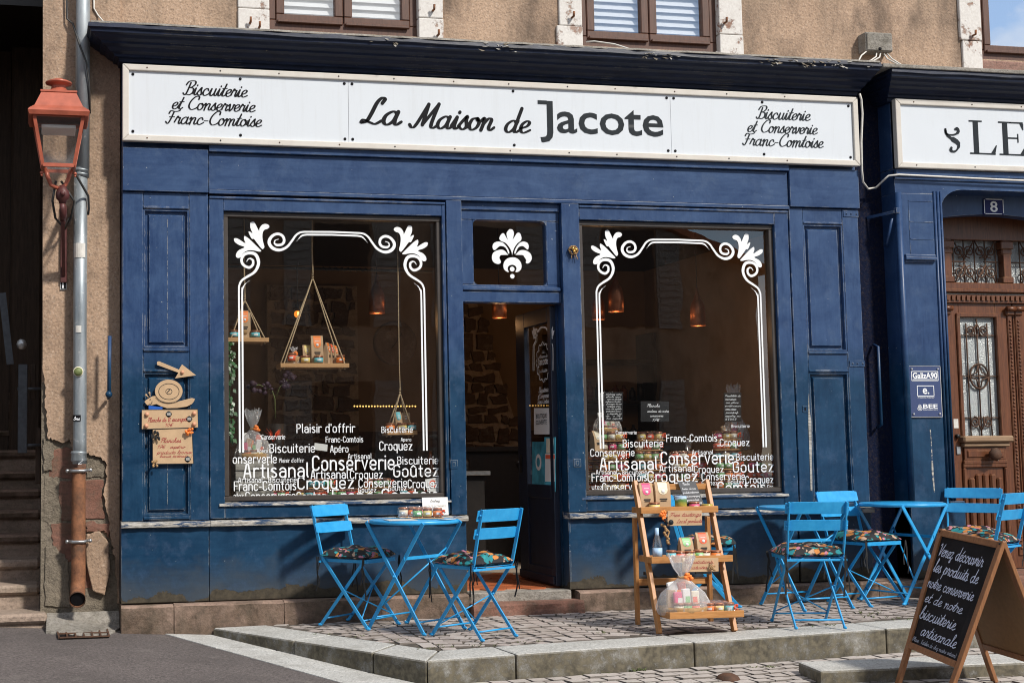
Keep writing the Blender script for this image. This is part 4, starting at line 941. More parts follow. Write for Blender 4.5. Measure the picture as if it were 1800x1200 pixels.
def ornament(par, fx, half_only=None, sc=1.0):
    m = MB()
    for sgn in (1, -1):
        T = lambda a, b: (fx + sgn * (a - AX) * sc, YD, b)
        for s in LEAF:
            q = smooth_line(c4(s) + [c4(s)[0]], 3)[:-1]; vs = [T(a, b) for a, b in q]; c = (sum(a for a, b in q) / len(q), sum(b for a, b in q) / len(q))
            me = vs; f = tuple(range(len(me))); m.add(me, [f])
        for s, bw in ((TOPS, .0085), (TOPI, .0062), (SIDS, .0085), (SIDI, .0062)):
            pts = c4(s)
            if s in (TOPS, TOPI): pts = pts[:-1] + [(AX, pts[-1][1])]
            else: pts = pts[:-1] + [(pts[-2][0], pts[-2][1] - .2), (pts[-2][0], zbot)]
            k = 4; straight = pts[-2:]; q = smooth_line(pts[:-1], k) + [pts[-1]]
            n = len(q); w = widths(n - 1, TW if s in (TOPS, SIDS) else [.1, .5, .85, 1, 1, 1], bw) ; w.append(w[-1])
            ribbon(m, q, w, T, caps=1.5)
    return m.build('window_ornament', MT['white'], par)
ornament(W1, AX); ornament(W2, XZ(1194, 500, YD)[0], sc=.985)
WORDS1 = [("Plaisir d'offrir", 522, 623, 760, 15), ('Biscuiterie', 671, 725, 760, 10.5), ('Conserverie', 460, 501, 771.7, 8), ('Franc-Comtois', 573, 638, 777, 10), ('Apero', 705, 722.5, 775, 6),
 ('Biscuiterie', 474.5, 553, 795, 15), ('Apéro', 581, 612, 794.5, 12), ('Croquez', 667.5, 724, 791, 15.5), ('Apero', 452, 470.5, 795, 6), ('onserverie', 410, 486, 814, 15), ("Plaisir d'offrir", 491, 534, 812.5, 7),
 ('Artisanal', 612, 652.5, 806, 9), ('Conserverie', 550, 692.5, 826, 25), ('Biscuiterie', 699, 773, 815.5, 13.5), ('Artisanal', 429, 541, 839, 24), ('Goûtez', 692.5, 773, 837.5, 21), ('Artisanal', 547, 611, 841, 15), ('Croquez', 616, 672, 841, 14.5),
 ('Artisanal', 419, 461, 848, 9), ('Biscuiterie', 472, 521, 847.5, 9), ('Franc-Comtois', 412, 520, 862, 16), ('Croquez', 524, 621, 859, 21), ('Conserverie', 631, 715, 856, 14.5), ('Croquez', 717.5, 773, 857, 14.5), ('Goutez', 630, 661, 865, 9), ('Goutez', 683, 714, 862, 9),
 ('otez', 411, 427.5, 876, 10), ('Conserverie', 432, 519, 879, 14.5), ('Goutez', 522, 572.5, 879, 14.5), ('Franc-Comtois', 585, 772, 883, 23)]
def c9(x): return 1000 + x / 4.285
def d9(y): return 620 + y / 4.285
WORDS2 = [(t, c9(a), c9(b), d9(y), (y - c) / 4.285) for t, a, b, y, c in (("Conserverie", 355, 510, 612, 585), ("Biscuiterie", 410, 708, 708, 650), ("Franc-Comtois", 737, 1115, 668, 612), ("Croquez", 1140, 1357, 700, 645), ("Biscuiterie", 1225, 1360, 562, 538), ("Conserverie", 165, 493, 778, 722),
 ("Artisanal", 930, 1083, 763, 730), ("Conserverie", 697, 1240, 838, 740), ("Biscuiterie", 1262, 1547, 808, 755), ("Artisanal", 238, 660, 880, 785), ("Goutez", 1240, 1547, 897, 812), ("Artisanal", 685, 935, 895, 842), ("Croquez", 945, 1163, 902, 848), ("Artisanal", 205, 360, 915, 880), ("Biscuiterie", 403, 588, 915, 880),
 ("Franc-Comtois", 175, 585, 968, 905), ("Croquez", 597, 965, 972, 885), ("Conserverie", 1003, 1325, 957, 900), ("Croquez", 1333, 1547, 980, 925), ("Goutez", 1003, 1118, 995, 962), ("Goutez", 1200, 1318, 985, 950), ("utez", 175, 250, 1027, 990), ("Conserverie", 255, 580, 1038, 978), ("Goutez", 590, 790, 1038, 980), ("Franc-Comtois", 810, 1480, 1060, 972), ("Cro", 1497, 1547, 1022, 990))]
def words(par, W):
    for t, a, b, y, h in W:
        p = P(a, y, YD); x1 = P(min(b, 770 if b < 1000 else 1359), y, YD).x; m = MB(); write(m, t, 'sans', (p.x, YD, p.z), UX, UZ, x1 - p.x, h * .00388, .86); m.build('word', MT['white'], par)
words(W1, WORDS1); words(W2, WORDS2)
# palmette on the transom
m = MB(); YT = .0715
def t6(s): return [(lambda p: (p.x, p.z))(P(780 + float(a.split(',')[0]) / 3.3333, 340 + float(a.split(',')[1]) / 3.3333, YT)) for a in s.split()]
for s in ("385,209 402,212 411,230 408,255 404,270 418,250 430,232 445,232 452,245 456,262 450,278 432,292 414,318 404,345 401,362 398,345 386,318 362,290 338,280 326,266 330,250 340,236 352,234 362,250 376,272 370,252 369,230",
          "378,352 362,318 330,308 303,330 290,328 286,308 295,290 318,282 345,288 368,310 382,335 384,352", "420,352 436,318 462,308 485,325 494,328 498,308 490,290 470,282 448,288 428,310 416,335 414,352",
          "378,360 352,332 318,332 290,348 282,375 290,400 312,413 331,410 334,396 326,378 334,362 356,360", "420,360 446,334 480,334 508,352 516,380 506,402 490,411 480,404 484,392 472,372 464,362 442,360",
          "404,374 425,378 446,395 456,420 452,445 436,459 420,460 426,444 424,430 412,420 401,418 389,420 377,430 375,444 381,460 366,456 352,440 350,415 360,392 380,378"):
    q = smooth_line(t6(s) + [t6(s)[0]], 3)[:-1]; m.add([(a, YT, b) for a, b in q], [tuple(range(len(q)))])
for cx, cy, r in ((401, 443, 15), (402, 485, 14)):
    c = t6('%d,%d' % (cx, cy))[0]; m.add([(c[0] + r * .00122 * math.cos(2 * PI * k / 14), YT, c[1] + r * .00122 * math.sin(2 * PI * k / 14)) for k in range(14)], [tuple(range(14))])
m.build('palmette', MT['white'], TR)
# door leaf, opened inwards at a right angle
leaf = empty('door_leaf', None, None); leaf.parent = shop
XL = 3.640
m = MB(); B = .004
for y0, y1, z0, z1 in ((.10, .165, .178, 2.205), (.655, .845, .178, 2.205), (.165, .655, 2.09, 2.205), (.165, .655, .178, .30), (.165, .655, .80, .90)): m.box(XL, XL + .042, y0, y1, z0, z1, B)
m.box(XL + .012, XL + .03, .165, .655, .30, .80); m.box(XL - .012, XL + .001, .12, .84, .19, .245, B)
m.build('door_frame', simple('dark blue door paint', (.008, .014, .032), .4, 0, .25, 12, .1), leaf)
m = MB(); m.quad((XL + .015, .655, .90), (XL + .015, .165, .90), (XL + .015, .165, 2.09), (XL + .015, .655, 2.09)); m.build('pane', MT['glass'], leaf)
DY = V((0, -1, 0)); XD = XL + .010
def PXX(u, v, x): d = ray(u, v); return CAM + d * ((x - CAM.x) / d.x)
def lp(u, v): p = PXX(u, v, XD); return (p.y, p.z)
m = MB()
def dl(pts, w): ribbon(m, smooth_line([lp(u, v) for u, v in pts], 3), w, lambda a, b: (XD, a, b))
for s in (1, -1):
    X = lambda u: 954.5 + s * (u - 954.5)
    dl([(X(a), b) for a, b in [(937, 650), (937, 612), (939, 604), (942, 598), (941, 593), (938, 594)]], .007)
    dl([(X(a), b) for a, b in [(943, 590), (941, 583), (943, 578), (945, 583), (947, 580), (950, 576), (954.5, 575)]], .007)
    m.add([(XD,) + lp(X(a), b) for a, b in [(936, 588), (934.5, 580), (937, 582), (937, 573), (939.5, 578), (941.5, 577), (940.5, 588), (938, 593)]], [tuple(range(8))])
m.add([(XD, 0, 0)] * 0, [])
cy, cz = lp(954.5, 636); ry = abs(lp(943, 636)[0] - cy); rz = abs(lp(954.5, 603)[1] - cz)
lob = [(cy + ry * (1 + .07 * math.cos(12 * t)) * math.cos(t), cz + rz * (1 + .07 * math.cos(12 * t)) * math.sin(t)) for t in [2 * PI * k / 96 for k in range(97)]]
ribbon(m, lob, .004, lambda a, b: (XD, a, b)); m.build('door_ornament', MT['white'], leaf)
m = MB()
for t, u, v, du, dv in (('La', 954.5, 621, 4, 5), ('Maison de', 954.5, 630, 15, 6), ('la Fidelite', 954.5, 655, 14, 5), ('Biscuiterie', 955, 690, 17, 9), ('et Conserverie', 955, 700, 19, 9), ('Franc-Comtoise', 955, 710, 21, 9)):
    a = lp(u - du / 2, v); b = lp(u + du / 2, v); c = lp(u - du / 2, v - dv); write(m, t, 'script', (XD, a[0], a[1]), DY, UZ, a[0] - b[0], c[1] - a[1], .9)
m.build('door_lettering', MT['white'], leaf)
a = lp(946, 642); b = lp(963, 642); c = lp(946, 629); fonttext('Jacote', 'door_name', MT['white'], leaf, (XD, a[0], a[1]), DY, UZ, a[0] - b[0], c[1] - a[1], .01)
def sheet(u0, v0, u1, v1, mt, nm, x=XD - .002, par=leaf):
    a = PXX(u0, v1, x); b = PXX(u1, v1, x); c = PXX(u0, v0, x); d = PXX(u1, v0, x); m = MB(); m.prism([a, b, d, c], (-.0015, 0, 0)); return m.build(nm, mt, par)
MT['teal_print'] = simple('teal printed poster', (.06, .34, .46), .5, 0, .55, 9)
sheet(939, 717, 966, 763, MT['paper'], 'notice')
for i, t in enumerate(('BOUTIQUE', 'OUVERTE')):
    a = PXX(942.5, 735 + 11 * i, XD - .0055); b = PXX(961, 735 + 11 * i, XD - .0055); fonttext(t, 'notice_text', MT['slateletter'], leaf, a, DY, UZ, a.y - b.y, .032, .005)
pa = sheet(936, 776, 957, 862, MT['teal_print'], 'poster'); pb = sheet(957, 768, 977, 864, MT['teal_print'], 'poster', XD - .004)
sheet(958.5, 797, 975.5, 846, MT['paper'], 'poster_print', XD - .006, pb); sheet(959, 799, 975, 806, MT['lab_red'], 'poster_print', XD - .008, pb); sheet(960.5, 770, 973, 796, MT['lab_cream'], 'poster_print', XD - .006, pb)
sheet(938, 862, 962, 872, MT['paper'], 'flyer')
c = PXX(946.5, 812, XD - .0042); m = MB(); m.add([(XD - .0042, c.y + .062 * math.cos(-2 * PI * k / 16), c.z + .062 * math.sin(-2 * PI * k / 16)) for k in range(16)], [tuple(range(16))]); m.build('poster_print', MT['paper'], pa)
m = MB(); m.add([(XD - .0062, c.y + .035 * math.cos(-2 * PI * k / 16), c.z + .035 * math.sin(-2 * PI * k / 16)) for k in range(16)], [tuple(range(16))]); m.build('poster_print', MT['teal_print'], pa)
m = MB(); m.tube([(XL - .03, .775, 1.02), (XL - .045, .775, 1.06), (XL - .045, .72, 1.065)], .009, 6); m.box(XL - .006, XL, .755, .795, .98, 1.12, .002); m.build('door_handle', MT['iron'], leaf)

# cornice above the sign
PROF = [(-.18, 4.062), (.21, 4.052), (.215, 4.022), (.198, 4.012), (.196, 3.994), (.178, 3.986), (.160, 3.968), (.132, 3.952), (.128, 3.938), (.098, 3.926), (.078, 3.902), (.050, 3.888), (.046, 3.872), (.022, 3.868), (.016, 3.845), (-.1, 3.842)]
def cornice(x0, x1, l, r, dz=0.0, rows=1):
    m = MB(); n = len(PROF); st = []
    if l: st.append([(x0 - o * l, .19, z + dz) for o, z in PROF])
    st.append([(x0 - o * l, -o, z + dz) for o, z in PROF])
    k = 24
    for i in range(1, k):
        t = i / k; st.append([(x0 - o * l + (x1 + o * r - x0 + o * l) * t, -o, z + dz + (random.uniform(-.004, .004) if 1 <= j <= 3 else 0)) for j, (o, z) in enumerate(PROF)])
    st.append([(x1 + o * r, -o, z + dz) for o, z in PROF])
    if r: st.append([(x1 + o * r, .19, z + dz) for o, z in PROF])
    vs = [p for s in st for p in s]; fs = []
    for i in range(len(st) - 1):
        for j in range(n - 1): a = i * n + j; fs.append((a, a + 1, a + n + 1, a + n))
    m.add(vs, fs); return m.build('cornice', MT['cornice'], shop)
cornice(.53, 6.13, 1.12, .45)
m = MB(); xs = [.31 + 5.9 * i / 60 for i in range(61)]; yy = [random.uniform(-.012, .006) for _ in xs]
for i in range(60): m.hexa([(xs[i], -.212 + yy[i], 4.049), (xs[i + 1], -.212 + yy[i + 1], 4.049), (xs[i + 1], .17, 4.060), (xs[i], .17, 4.060)], [(xs[i], -.206 + yy[i], 4.064), (xs[i + 1], -.206 + yy[i + 1], 4.064), (xs[i + 1], .17, 4.085), (xs[i], .17, 4.085)])
m.build('cornice_flashing', MT['concrete'], shop)
m = MB()
for a_, b_, n_ in ((830, 905, 14), (1120, 1195, 18), (1330, 1530, 46), (640, 700, 5)):
    for _ in range(n_):
        u_ = random.uniform(a_, b_); x = P(u_, 90, -.2).x; z = random.uniform(3.995, 4.045); y = -.203 - random.uniform(0, .012); l = random.uniform(.015, .06); h_ = random.uniform(.006, .02); q = random.uniform(-.012, .012)
        m.mi = random.randrange(2); m.add([(x, y, z), (x + l * .5, y - .01, z - h_ * .6 + q), (x + l, y - .002, z + q), (x + l * .55, y + .002, z + h_ * .5 + q)], [(0, 1, 2, 3)])
tag(m.build('paint_flakes', [MT['weathered'], MT['mortar']], shop), kind='stuff')
# stone base course under the timber
def stoneblock(x0, x1, z0, z1, y0, mat='sandstone_mossy', name='base_stone'):
    m = MB(); n = max(4, int((x1 - x0) / .07)); m.smooth = False; vs = []; h = z1 - max(z0, -.03)
    pr = [(y0 - .004, z0), (y0 - .002, z1 - h * .7), (y0, z1 - h * .35), (y0 + .002, z1 - .016), (y0 + .016, z1 - .001), (y0 + .07, z1), (.25, z1)]; k = len(pr)
    for i in range(n + 1):
        for q, (y, z) in enumerate(pr): j_ = .006 if 0 < q < 5 else 0; vs.append((x0 + (x1 - x0) * i / n + (random.uniform(-.008, .008) if 0 < i < n else 0), y + random.uniform(-j_, j_), z + random.uniform(-j_, j_) * .6))
    m.add(vs, [(i * k + q, (i + 1) * k + q, (i + 1) * k + q + 1, i * k + q + 1) for i in range(n) for q in range(k - 1)] + [tuple(range(k)), tuple(n * k + q for q in range(k))[::-1]])
    return m.build(name, MT[mat], shop)
stoneblock(.526, .872, -.2, .152, -.078); xs = [.876, 1.62, 2.3, 2.93]
for a, b in zip(xs, xs[1:]): stoneblock(a, b - .004, -.2, .158 + random.uniform(-.004, .003), -.085)
stoneblock(2.93, 3.74, -.2, .10, -.17, 'sandstone'); m = MB(); m.box(2.946, 3.70, -.035, .075, -.2, .164, .008); m.build('threshold', MT['concrete'], shop)
xs = [3.742, 4.55, 5.3, 6.1, 6.9]
for a, b in zip(xs, xs[1:]): stoneblock(a, b - .004, -.2, .156 + random.uniform(-.005, .003), -.085)
# recess between shop and entrance
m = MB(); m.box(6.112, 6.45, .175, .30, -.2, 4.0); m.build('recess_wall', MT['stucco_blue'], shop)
m = MB(); m.tube([(6.30, .16, 1.30), (6.30, .10, 1.32), (6.30, .10, 1.92), (6.30, .16, 1.94)], .011, 6); m.build('shutter_stay', BL, shop)
m = MB(); m.bar((6.30, .17, 2.93), (6.42, -.02, 2.95), .014, .022); m.tube([(6.42, .12, 2.70), (6.39, .06, 2.72), (6.40, .0, 2.9)], .010, 6); m.box(6.41, 6.44, -.045, -.01, 2.935, 2.975, .002); m.build('shutter_bracket', BL, shop)
m = MB(); a = XZ(193, 590, .0); b = XZ(192, 690, .0); m.tube([(a[0], .02, a[1]), (b[0], .02, b[1]), (b[0], .12, b[1] - .03)], .013, 6); m.ball((b[0] - .002, .015, b[1] - .01), .024); m.build('shutter_stay', BL, shop)

# ================================================================ SIGN BOARDS
def sign(name, label, x0, x1, z0, z1, divs, screws=True):
    s = empty(name, label, 'sign'); t = .044; y = -.062; m = MB()
    def rail(pts):
        m = MB(); m.prism([(x, y, z) for x, z in pts], (0, .05, 0)); return m.build('frame_rail', MT['signframe'], s, .006)
    rail([(x0, z0), (x1, z0), (x1 - t, z0 + t), (x0 + t, z0 + t)]); rail([(x1, z1), (x0, z1), (x0 + t, z1 - t), (x1 - t, z1 - t)])
    rail([(x0, z1), (x0, z0), (x0 + t, z0 + t), (x0 + t, z1 - t)]); rail([(x1, z0), (x1, z1), (x1 - t, z1 - t), (x1 - t, z0 + t)])
    m = MB(); m.box(x0 + .01, x1 - .01, -.012, .02, z0 + .01, z1 - .01); m.build('backing', MT['black'], s)
    xs = [x0 + t] + divs + [x1 - t]
    for a, b in zip(xs, xs[1:]): m = MB(); m.box(a + .001, b - .0015, -.044, -.03, z0 + t - .004, z1 - t + .004); m.build('panel', MT['signwhite'], s)
    scr = None
    for a, b in zip(xs, xs[1:]):
        for x in (a + .028, (a + b) / 2, b - .028):
            for z in (z0 + t + .024, z1 - t - .024):
                if not screws: continue
                if scr is None:
                    m = MB(); m.lathe((0, 0, 0), [(.0105, .0), (.0105, -.003), (.006, -.005), (.0001, -.0052)], 10, None, 'y'); me = m.mesh('screw'); me.materials.append(MT['black']); scr = me
                o = bpy.data.objects.new('screw', scr); C.objects.link(o); o.parent = s; o.location = (x, -.0442, z)
    n = int((x1 - x0) / .43)
    for i in range(n):
        x = x0 + .2 + i * .43 + random.uniform(-.05, .05)
        for z in (z0 + t * .5, z1 - t * .5):
            m = MB(); m.lathe((x, y - .0005, z), [(.0055, .001), (.0055, -.0015), (.0001, -.002)], 8, None, 'y'); m.build('rivet', MT['black' if i % 3 == 1 else 'rust_dark'], s)
    return s
SG = sign('shop_sign', 'long white shop sign reading La Maison de Jacote in cream frame', .530, 6.112, 3.286, 3.820, [2.116, 4.571])
YS = -.0465
def sw(txt, u0, u1, v, h, mat, style='script', wt=.85, contrast=.38, nm='lettering'):
    p = P(u0, v, YS); q = P(u1, v, YS); m = MB(); zz = (p.z + q.z) / 2
    write(m, txt, style, (p.x, YS, zz), UX, UZ, q.x - p.x, h, wt, contrast); return m.build(nm, mat, SG)
def zline(u, v): return P(u, v, YS).z
def sl(txt, xl, xr, zb, h, mat, wt=.85):
    m = MB(); write(m, txt, 'script', (xl, YS, zb), UX, UZ, xr - xl, h, wt, .52); m.build('lettering', mat, SG)
BK = MT['black']
sl('La', 2.205, 2.48, 3.468, .19, BK, 1.05); sl('Maison', 2.555, 3.175, 3.455, .175, BK, 1.0); sl('de', 3.26, 3.45, 3.447, .17, BK, 1.0)
for x0, dk in ((0, BK), (4.32, MT['slateletter'])):
    k = 1.0 if x0 == 0 else .98
    sl('Biscuiterie', .940 + x0, 1.385 + x0, 3.624, .098, dk, .78); sl('et Conserverie', .862 + x0, 1.440 + x0, 3.521, .094, dk, .78); sl('Franc-Comtoise', .820 + x0, 1.485 + x0, 3.418, .096, dk, .78)
fonttext('Jacote', 'lettering', MT['slateletter'], SG, (3.545, YS, 3.462), UX, UZ, .965, .228, .012)
m = MB(); m.box(3.53, 3.60, YS - .0003, YS + .0005, 3.664, 3.692); m.build('lettering', MT['slateletter'], SG)
S2 = sign('restaurant_sign', 'white sign reading LE beside a flourish, over the wooden door', 6.432, 9.2, 3.286, 3.824, [], False)
YS2 = -.0468; z0, z1 = 3.415, 3.682
def serifL(x, E):
    m = MB(); w = .235; st = .045; o = []
    def bx(a, b, c, d): m.box(a, b, YS2, YS2 + .001, c, d)
    bx(x + .035, x + .035 + st, z0 + .01, z1 - .01); bx(x, x + .115, z1 - .011, z1); bx(x, x + w - .01, z0, z0 + .0115)
    m.plate([(x + w - .05, z0 + .0115), (x + w - .012, z0 + .0115), (x + w + .004, z0 + .075), (x + w - .004, z0 + .075)], YS2, YS2 + .001)
    if E:
        bx(x + .1, x + w - .015, z1 - .011, z1); m.plate([(x + w - .045, z1 - .011), (x + w - .02, z1 - .062), (x + w - .012, z1 - .062), (x + w - .012, z1 - .011)], YS2, YS2 + .001)
        bx(x + .08, x + .17, (z0 + z1) / 2 - .001, (z0 + z1) / 2 + .010); m.plate([(x + .165, (z0 + z1) / 2 - .03), (x + .175, (z0 + z1) / 2 - .03), (x + .175, (z0 + z1) / 2 + .04), (x + .165, (z0 + z1) / 2 + .04)], YS2, YS2 + .001)
    m.build('lettering', MT['slateletter'], S2)
serifL(7.075, False); serifL(7.335, True)
fonttext('PAVILLON', 'lettering', MT['slateletter'], S2, (7.66, YS2, z0), UX, UZ, 1.3, z1 - z0) if False else None
m = MB(); k4 = lambda s: [(lambda p: (p.x, p.z))(P(1400 + float(a.split(',')[0]) / 3.75, float(a.split(',')[1]) / 3.75, YS2)) for a in s.split()]
for s, ww in (("985,850 990,882 1020,890 1050,885 1068,868 1060,850 1048,852", [.006, .010, .007, .008, .013, .015, .012]), ("980,852 985,880 1010,905 1050,930 1066,945 1070,965 1055,992 1035,1000 1018,990 1022,975", [.008, .008, .012, .022, .020, .013, .008, .009, .014, .012])):
    q = smooth_line(k4(s), 4); ribbon(m, q, [ww[min(len(ww) - 1, int(i / (len(q) - 1) * (len(ww) - 1) + .5))] * .9 for i in range(len(q))], lambda a, b: (a, YS2, b))
m.build('flourish', MT['slateletter'], S2)
# ================================================================ ENTRANCE ON THE RIGHT
ent = empty('entrance_surround', 'blue painted timber surround with arched head around the carved wooden door', 'door surround')
def epart(name, *boxes, mat=BL, bevel=.004):
    m = MB()
    for q in boxes: m.box(*q)
    return m.build(name, mat, ent, bevel)
m = MB(); m.box(6.437, 6.832, .0, .45, .16, 3.10); pier = m.build('pier', BL, ent, .004)
m = MB(); m.tube([(6.452, -.012, .72), (6.452, -.012, 3.10)], .024, 10); m.build('corner_bead', BL, pier)
for x, w in ((6.772, .016), (6.800, .018), (6.826, .014)):
    m = MB(); m.tube([(x, -.004, .74), (x, -.004, 3.12)], w * .62, 8); m.build('moulding', BL, pier)
epart('panel_cap', (6.485, 6.752, -.035, .02, 2.578, 2.600), (6.490, 6.747, -.024, .02, 2.600, 2.622), (6.492, 6.745, -.014, .02, 2.560, 2.578))
for z in (2.742, 2.878, 3.04): epart('panel_strip', (6.545, 6.752, -.003, .01, z - .003, z + .003), bevel=0)
epart('panel_strip', (6.545, 6.551, -.003, .01, 2.63, 3.04), bevel=0)
m = MB(); m.box(6.437, 6.90, -.02, .46, .16, .735); m.build('pier_base', BL, ent, .006)
m = MB(); ww = [(6.640, .95), (6.645, 1.2), (6.640, 1.28), (6.648, 1.28), (6.652, 1.15), (6.660, .8), (6.652, .8)]; m.add([(x, -.0012, z) for x, z in ww], [tuple(range(7))]); m.build('board_crack', MT['ledge'], pier)
# lintel with rounded corner
pts = [(6.437, 3.285), (6.437, 3.10), (6.832, 3.10)]
pts = [(6.437, 3.10), (6.834, 3.10), (6.834, 2.99)] + [(6.834 + .19 * (1 - math.cos(a)), 2.99 + .15 * math.sin(a)) for a in [PI / 2 * k / 6 for k in range(1, 7)]] + [(9.2, 3.14), (9.2, 3.285), (6.437, 3.285)]
m = MB(); m.plate(pts, .001, .2); m.build('lintel', MT['blue_h'], ent)
epart('lintel_moulding', (6.437, 9.2, -.030, .02, 3.235, 3.282), (6.437, 9.2, -.012, .02, 3.205, 3.232)); 
arch = [(6.835, 3.3), (6.835, 2.935)] + [(6.835 + 1.2 * t, 2.935 + .055 * math.sin(PI * t)) for t in [k / 10 for k in range(1, 11)]] + [(9.2, 2.93), (9.2, 3.3)]
m = MB(); m.plate(arch, .20, .30); ah = m.build('arched_board', BL, ent)
m = MB(); m.plate(frac([XZ(u, v, .19) for u, v in ((1729, 377), (1765, 378), (1764, 350), (1729, 349))], 1), .190, .201); np_ = m.build('house_number', simple('navy enamel', (.012, .018, .10), .4, 0, .05, **{'Specular IOR Level': .15}), ent, .004)
p = P(1741, 372, .1885); q = P(1754, 372, .1885); fonttext('8', 'number', MT['white'], np_, p, UX, UZ, q.x - p.x, .085, .015)
m = MB(); 
for u in (1730.5, 1763.5):
    p = P(u, 363, .189); m.box(p.x - .003, p.x + .003, .1885, .19, p.z - .055, p.z + .055)
for v in (350.5, 376): p = P(1747, v, .189); m.box(p.x - .075, p.x + .075, .1885, .19, p.z - .003, p.z + .003)
m.build('enamel_border', MT['white'], np_)
epart('reveal', (6.834, 6.87, .30, .46, .16, 3.1)); epart('backing_board', (6.437, 9.2, .02, .3, 3.29, 3.86))
cor = cornice(6.40, 9.3, .42, 0, -.035)
cor.parent = ent
m = MB(); m.box(6.23, 9.3, -.225, .2, 4.015, 4.045); m.build('cornice_flashing', MT['concrete'], ent, .006)
# stone step
m = MB(); m.box(6.905, 9.2, -.09, .6, -.2, .165, .01); m.build('door_step', MT['sandstone'], ent)
# plaque with three signs
pq = empty('name_plaque', 'blue acrylic plaque with three white logos screwed to the right pier', 'plaque')
a = XZ(1595, 735, -.012); b = XZ(1650, 645, -.012); c = XZ(1596, 645, -.012)
px0, pz0, px1, pz1 = 6.478, 1.375, 6.745, 1.762
m = MB(); m.box(px0, px1, -.012, -.004, pz0, pz1, .002); m.build('plate', simple('blue acrylic', (.03, .052, .15), .15, 0, .05), pq)
m = MB()
for z in (pz0, pz1): m.bar((px0, -.0125, z), (px1, -.0125, z), .003, .002)
for x in (px0, px1): m.bar((x, -.0125, pz0), (x, -.0125, pz1), .003, .002)
m.build('plate_edge', MT['cable'], pq)
for x in (px0 + .022, px1 - .022):
    for z in (pz0 + .022, pz1 - .022): m = MB(); m.ball((x, -.014, z), .009); m.build('screw', MT['steel'], pq)
def frame_lines(x0, x1, z0, z1, w, y=-.0135):
    m = MB()
    for z in (z0, z1): m.box(x0, x1, y, y + .001, z - w / 2, z + w / 2)
    for x in (x0, x1): m.box(x - w / 2, x + w / 2, y - .0002, y + .0008, z0, z1)
    m.build('logo_frame', MT['white'], pq)
frame_lines(px0 + .020, px1 - .022, 1.652, 1.722, .005); fonttext('GalizA90', 'logo', MT['white'], pq, (px0 + .028, -.0138, 1.670), UX, UZ, .212, .044, .03); m = MB(); m.box(px0 + .03, px1 - .03, -.0137, -.0127, 1.658, 1.663); m.build('logo_line', MT['white'], pq)
frame_lines(px0 + .063, px1 - .063, 1.535, 1.612, .005); fonttext('e.', 'logo', MT['white'], pq, (px0 + .108, -.0138, 1.552), UX, UZ, .056, .042, .02); fonttext("Architecte d'interieur", 'logo', MT['white'], pq, (px0 + .062, -.0138, 1.520), UX, UZ, .145, .009, .02)
fonttext('BEE', 'logo', MT['white'], pq, (px0 + .105, -.0138, 1.442), UX, UZ, .125, .030, .02); fonttext('Bureau d etudes en energie', 'logo', MT['white'], pq, (px0 + .105, -.0138, 1.428), UX, UZ, .125, .008, .02)
m = MB()
for k in range(3): ribbon(m, arc(0, 0, .020 - .004 * k, .013, 0, 360, 12), .0016, lambda x, z: (px0 + .078 + x, -.0138, 1.438 + z + .009 * k))
m.build('logo_bee', MT['white'], pq)

# carved wooden door
dr = empty('wooden_door', 'carved varnished oak double door with iron grilles in its glass', 'door', (0, 0, 0))
OK = MT['oak']; YF = .45
def dz(v): return XZ(1700, v, YF)[1]
def dx(u, v=640): return XZ(u, v, YF)[0]
m = MB(); zt0, zt1 = dz(513), dz(497)
m.box(6.87, 9.2, .44, .52, dz(422), 3.3, .004); m.box(6.87, 7.135, .44, .52, .165, dz(422), .004)
m.build('outer_frame', OK, dr)
m = MB(); z0, z1 = dz(533), dz(497); m.box(7.12, 9.2, .43, .52, z0 + .08, z1, .006); m.box(7.12, 9.2, .40, .52, z0 + .085, z0 + .115, .006); m.box(7.12, 9.2, .425, .52, z0, z0 + .07, .004); tb = m.build('transom_beam', OK, dr)
for k in range(36):
    m = MB(); x = 7.15 + k * .045
    if k == 0: m.box(x, x + .026, .412, .43, z0 + .022, z0 + .058); den = m.build('dentil', OK, tb)
    else: o = den.copy(); C.objects.link(o); o.location.x = k * .045
# fanlight: posts, glass, scroll grilles
zf0, zf1 = dz(497), dz(422)
for u in (1664, 1768, 1872):
    x = dx(u, 460); m = MB(); m.box(x - .035, x + .035, .43, .50, zf0, zf1, .004); m.box(x - .058, x + .058, .42, .5, zf1 - .07, zf1 - .01, .006); m.box(x - .048, x + .048, .425, .5, zf1 - .12, zf1 - .07, .01); m.box(x - .05, x + .05, .425, .5, zf0, zf0 + .05, .006); m.build('fanlight_post', OK, dr)
m = MB(); m.quad((7.1, .50, zf0), (9.2, .50, zf0), (9.2, .50, zf1), (7.1, .50, zf1)); m.build('fanlight_pane', MT['hammered'], dr)
IR = MT['rust_dark']
def scroll(mb, cx, cz, s, sx, sz, y, r=.006):
    pts = []
    for k in range(22):
        t = k / 21; a = 2.2 * 2 * PI * (1 - t) * .8; rr = .012 + .05 * (1 - t) * 1.0
        pts.append((cx + sx * s * rr * math.cos(a) * 1.0, y, cz + sz * s * rr * math.sin(a)))
    mb.tube(pts, r, 5)
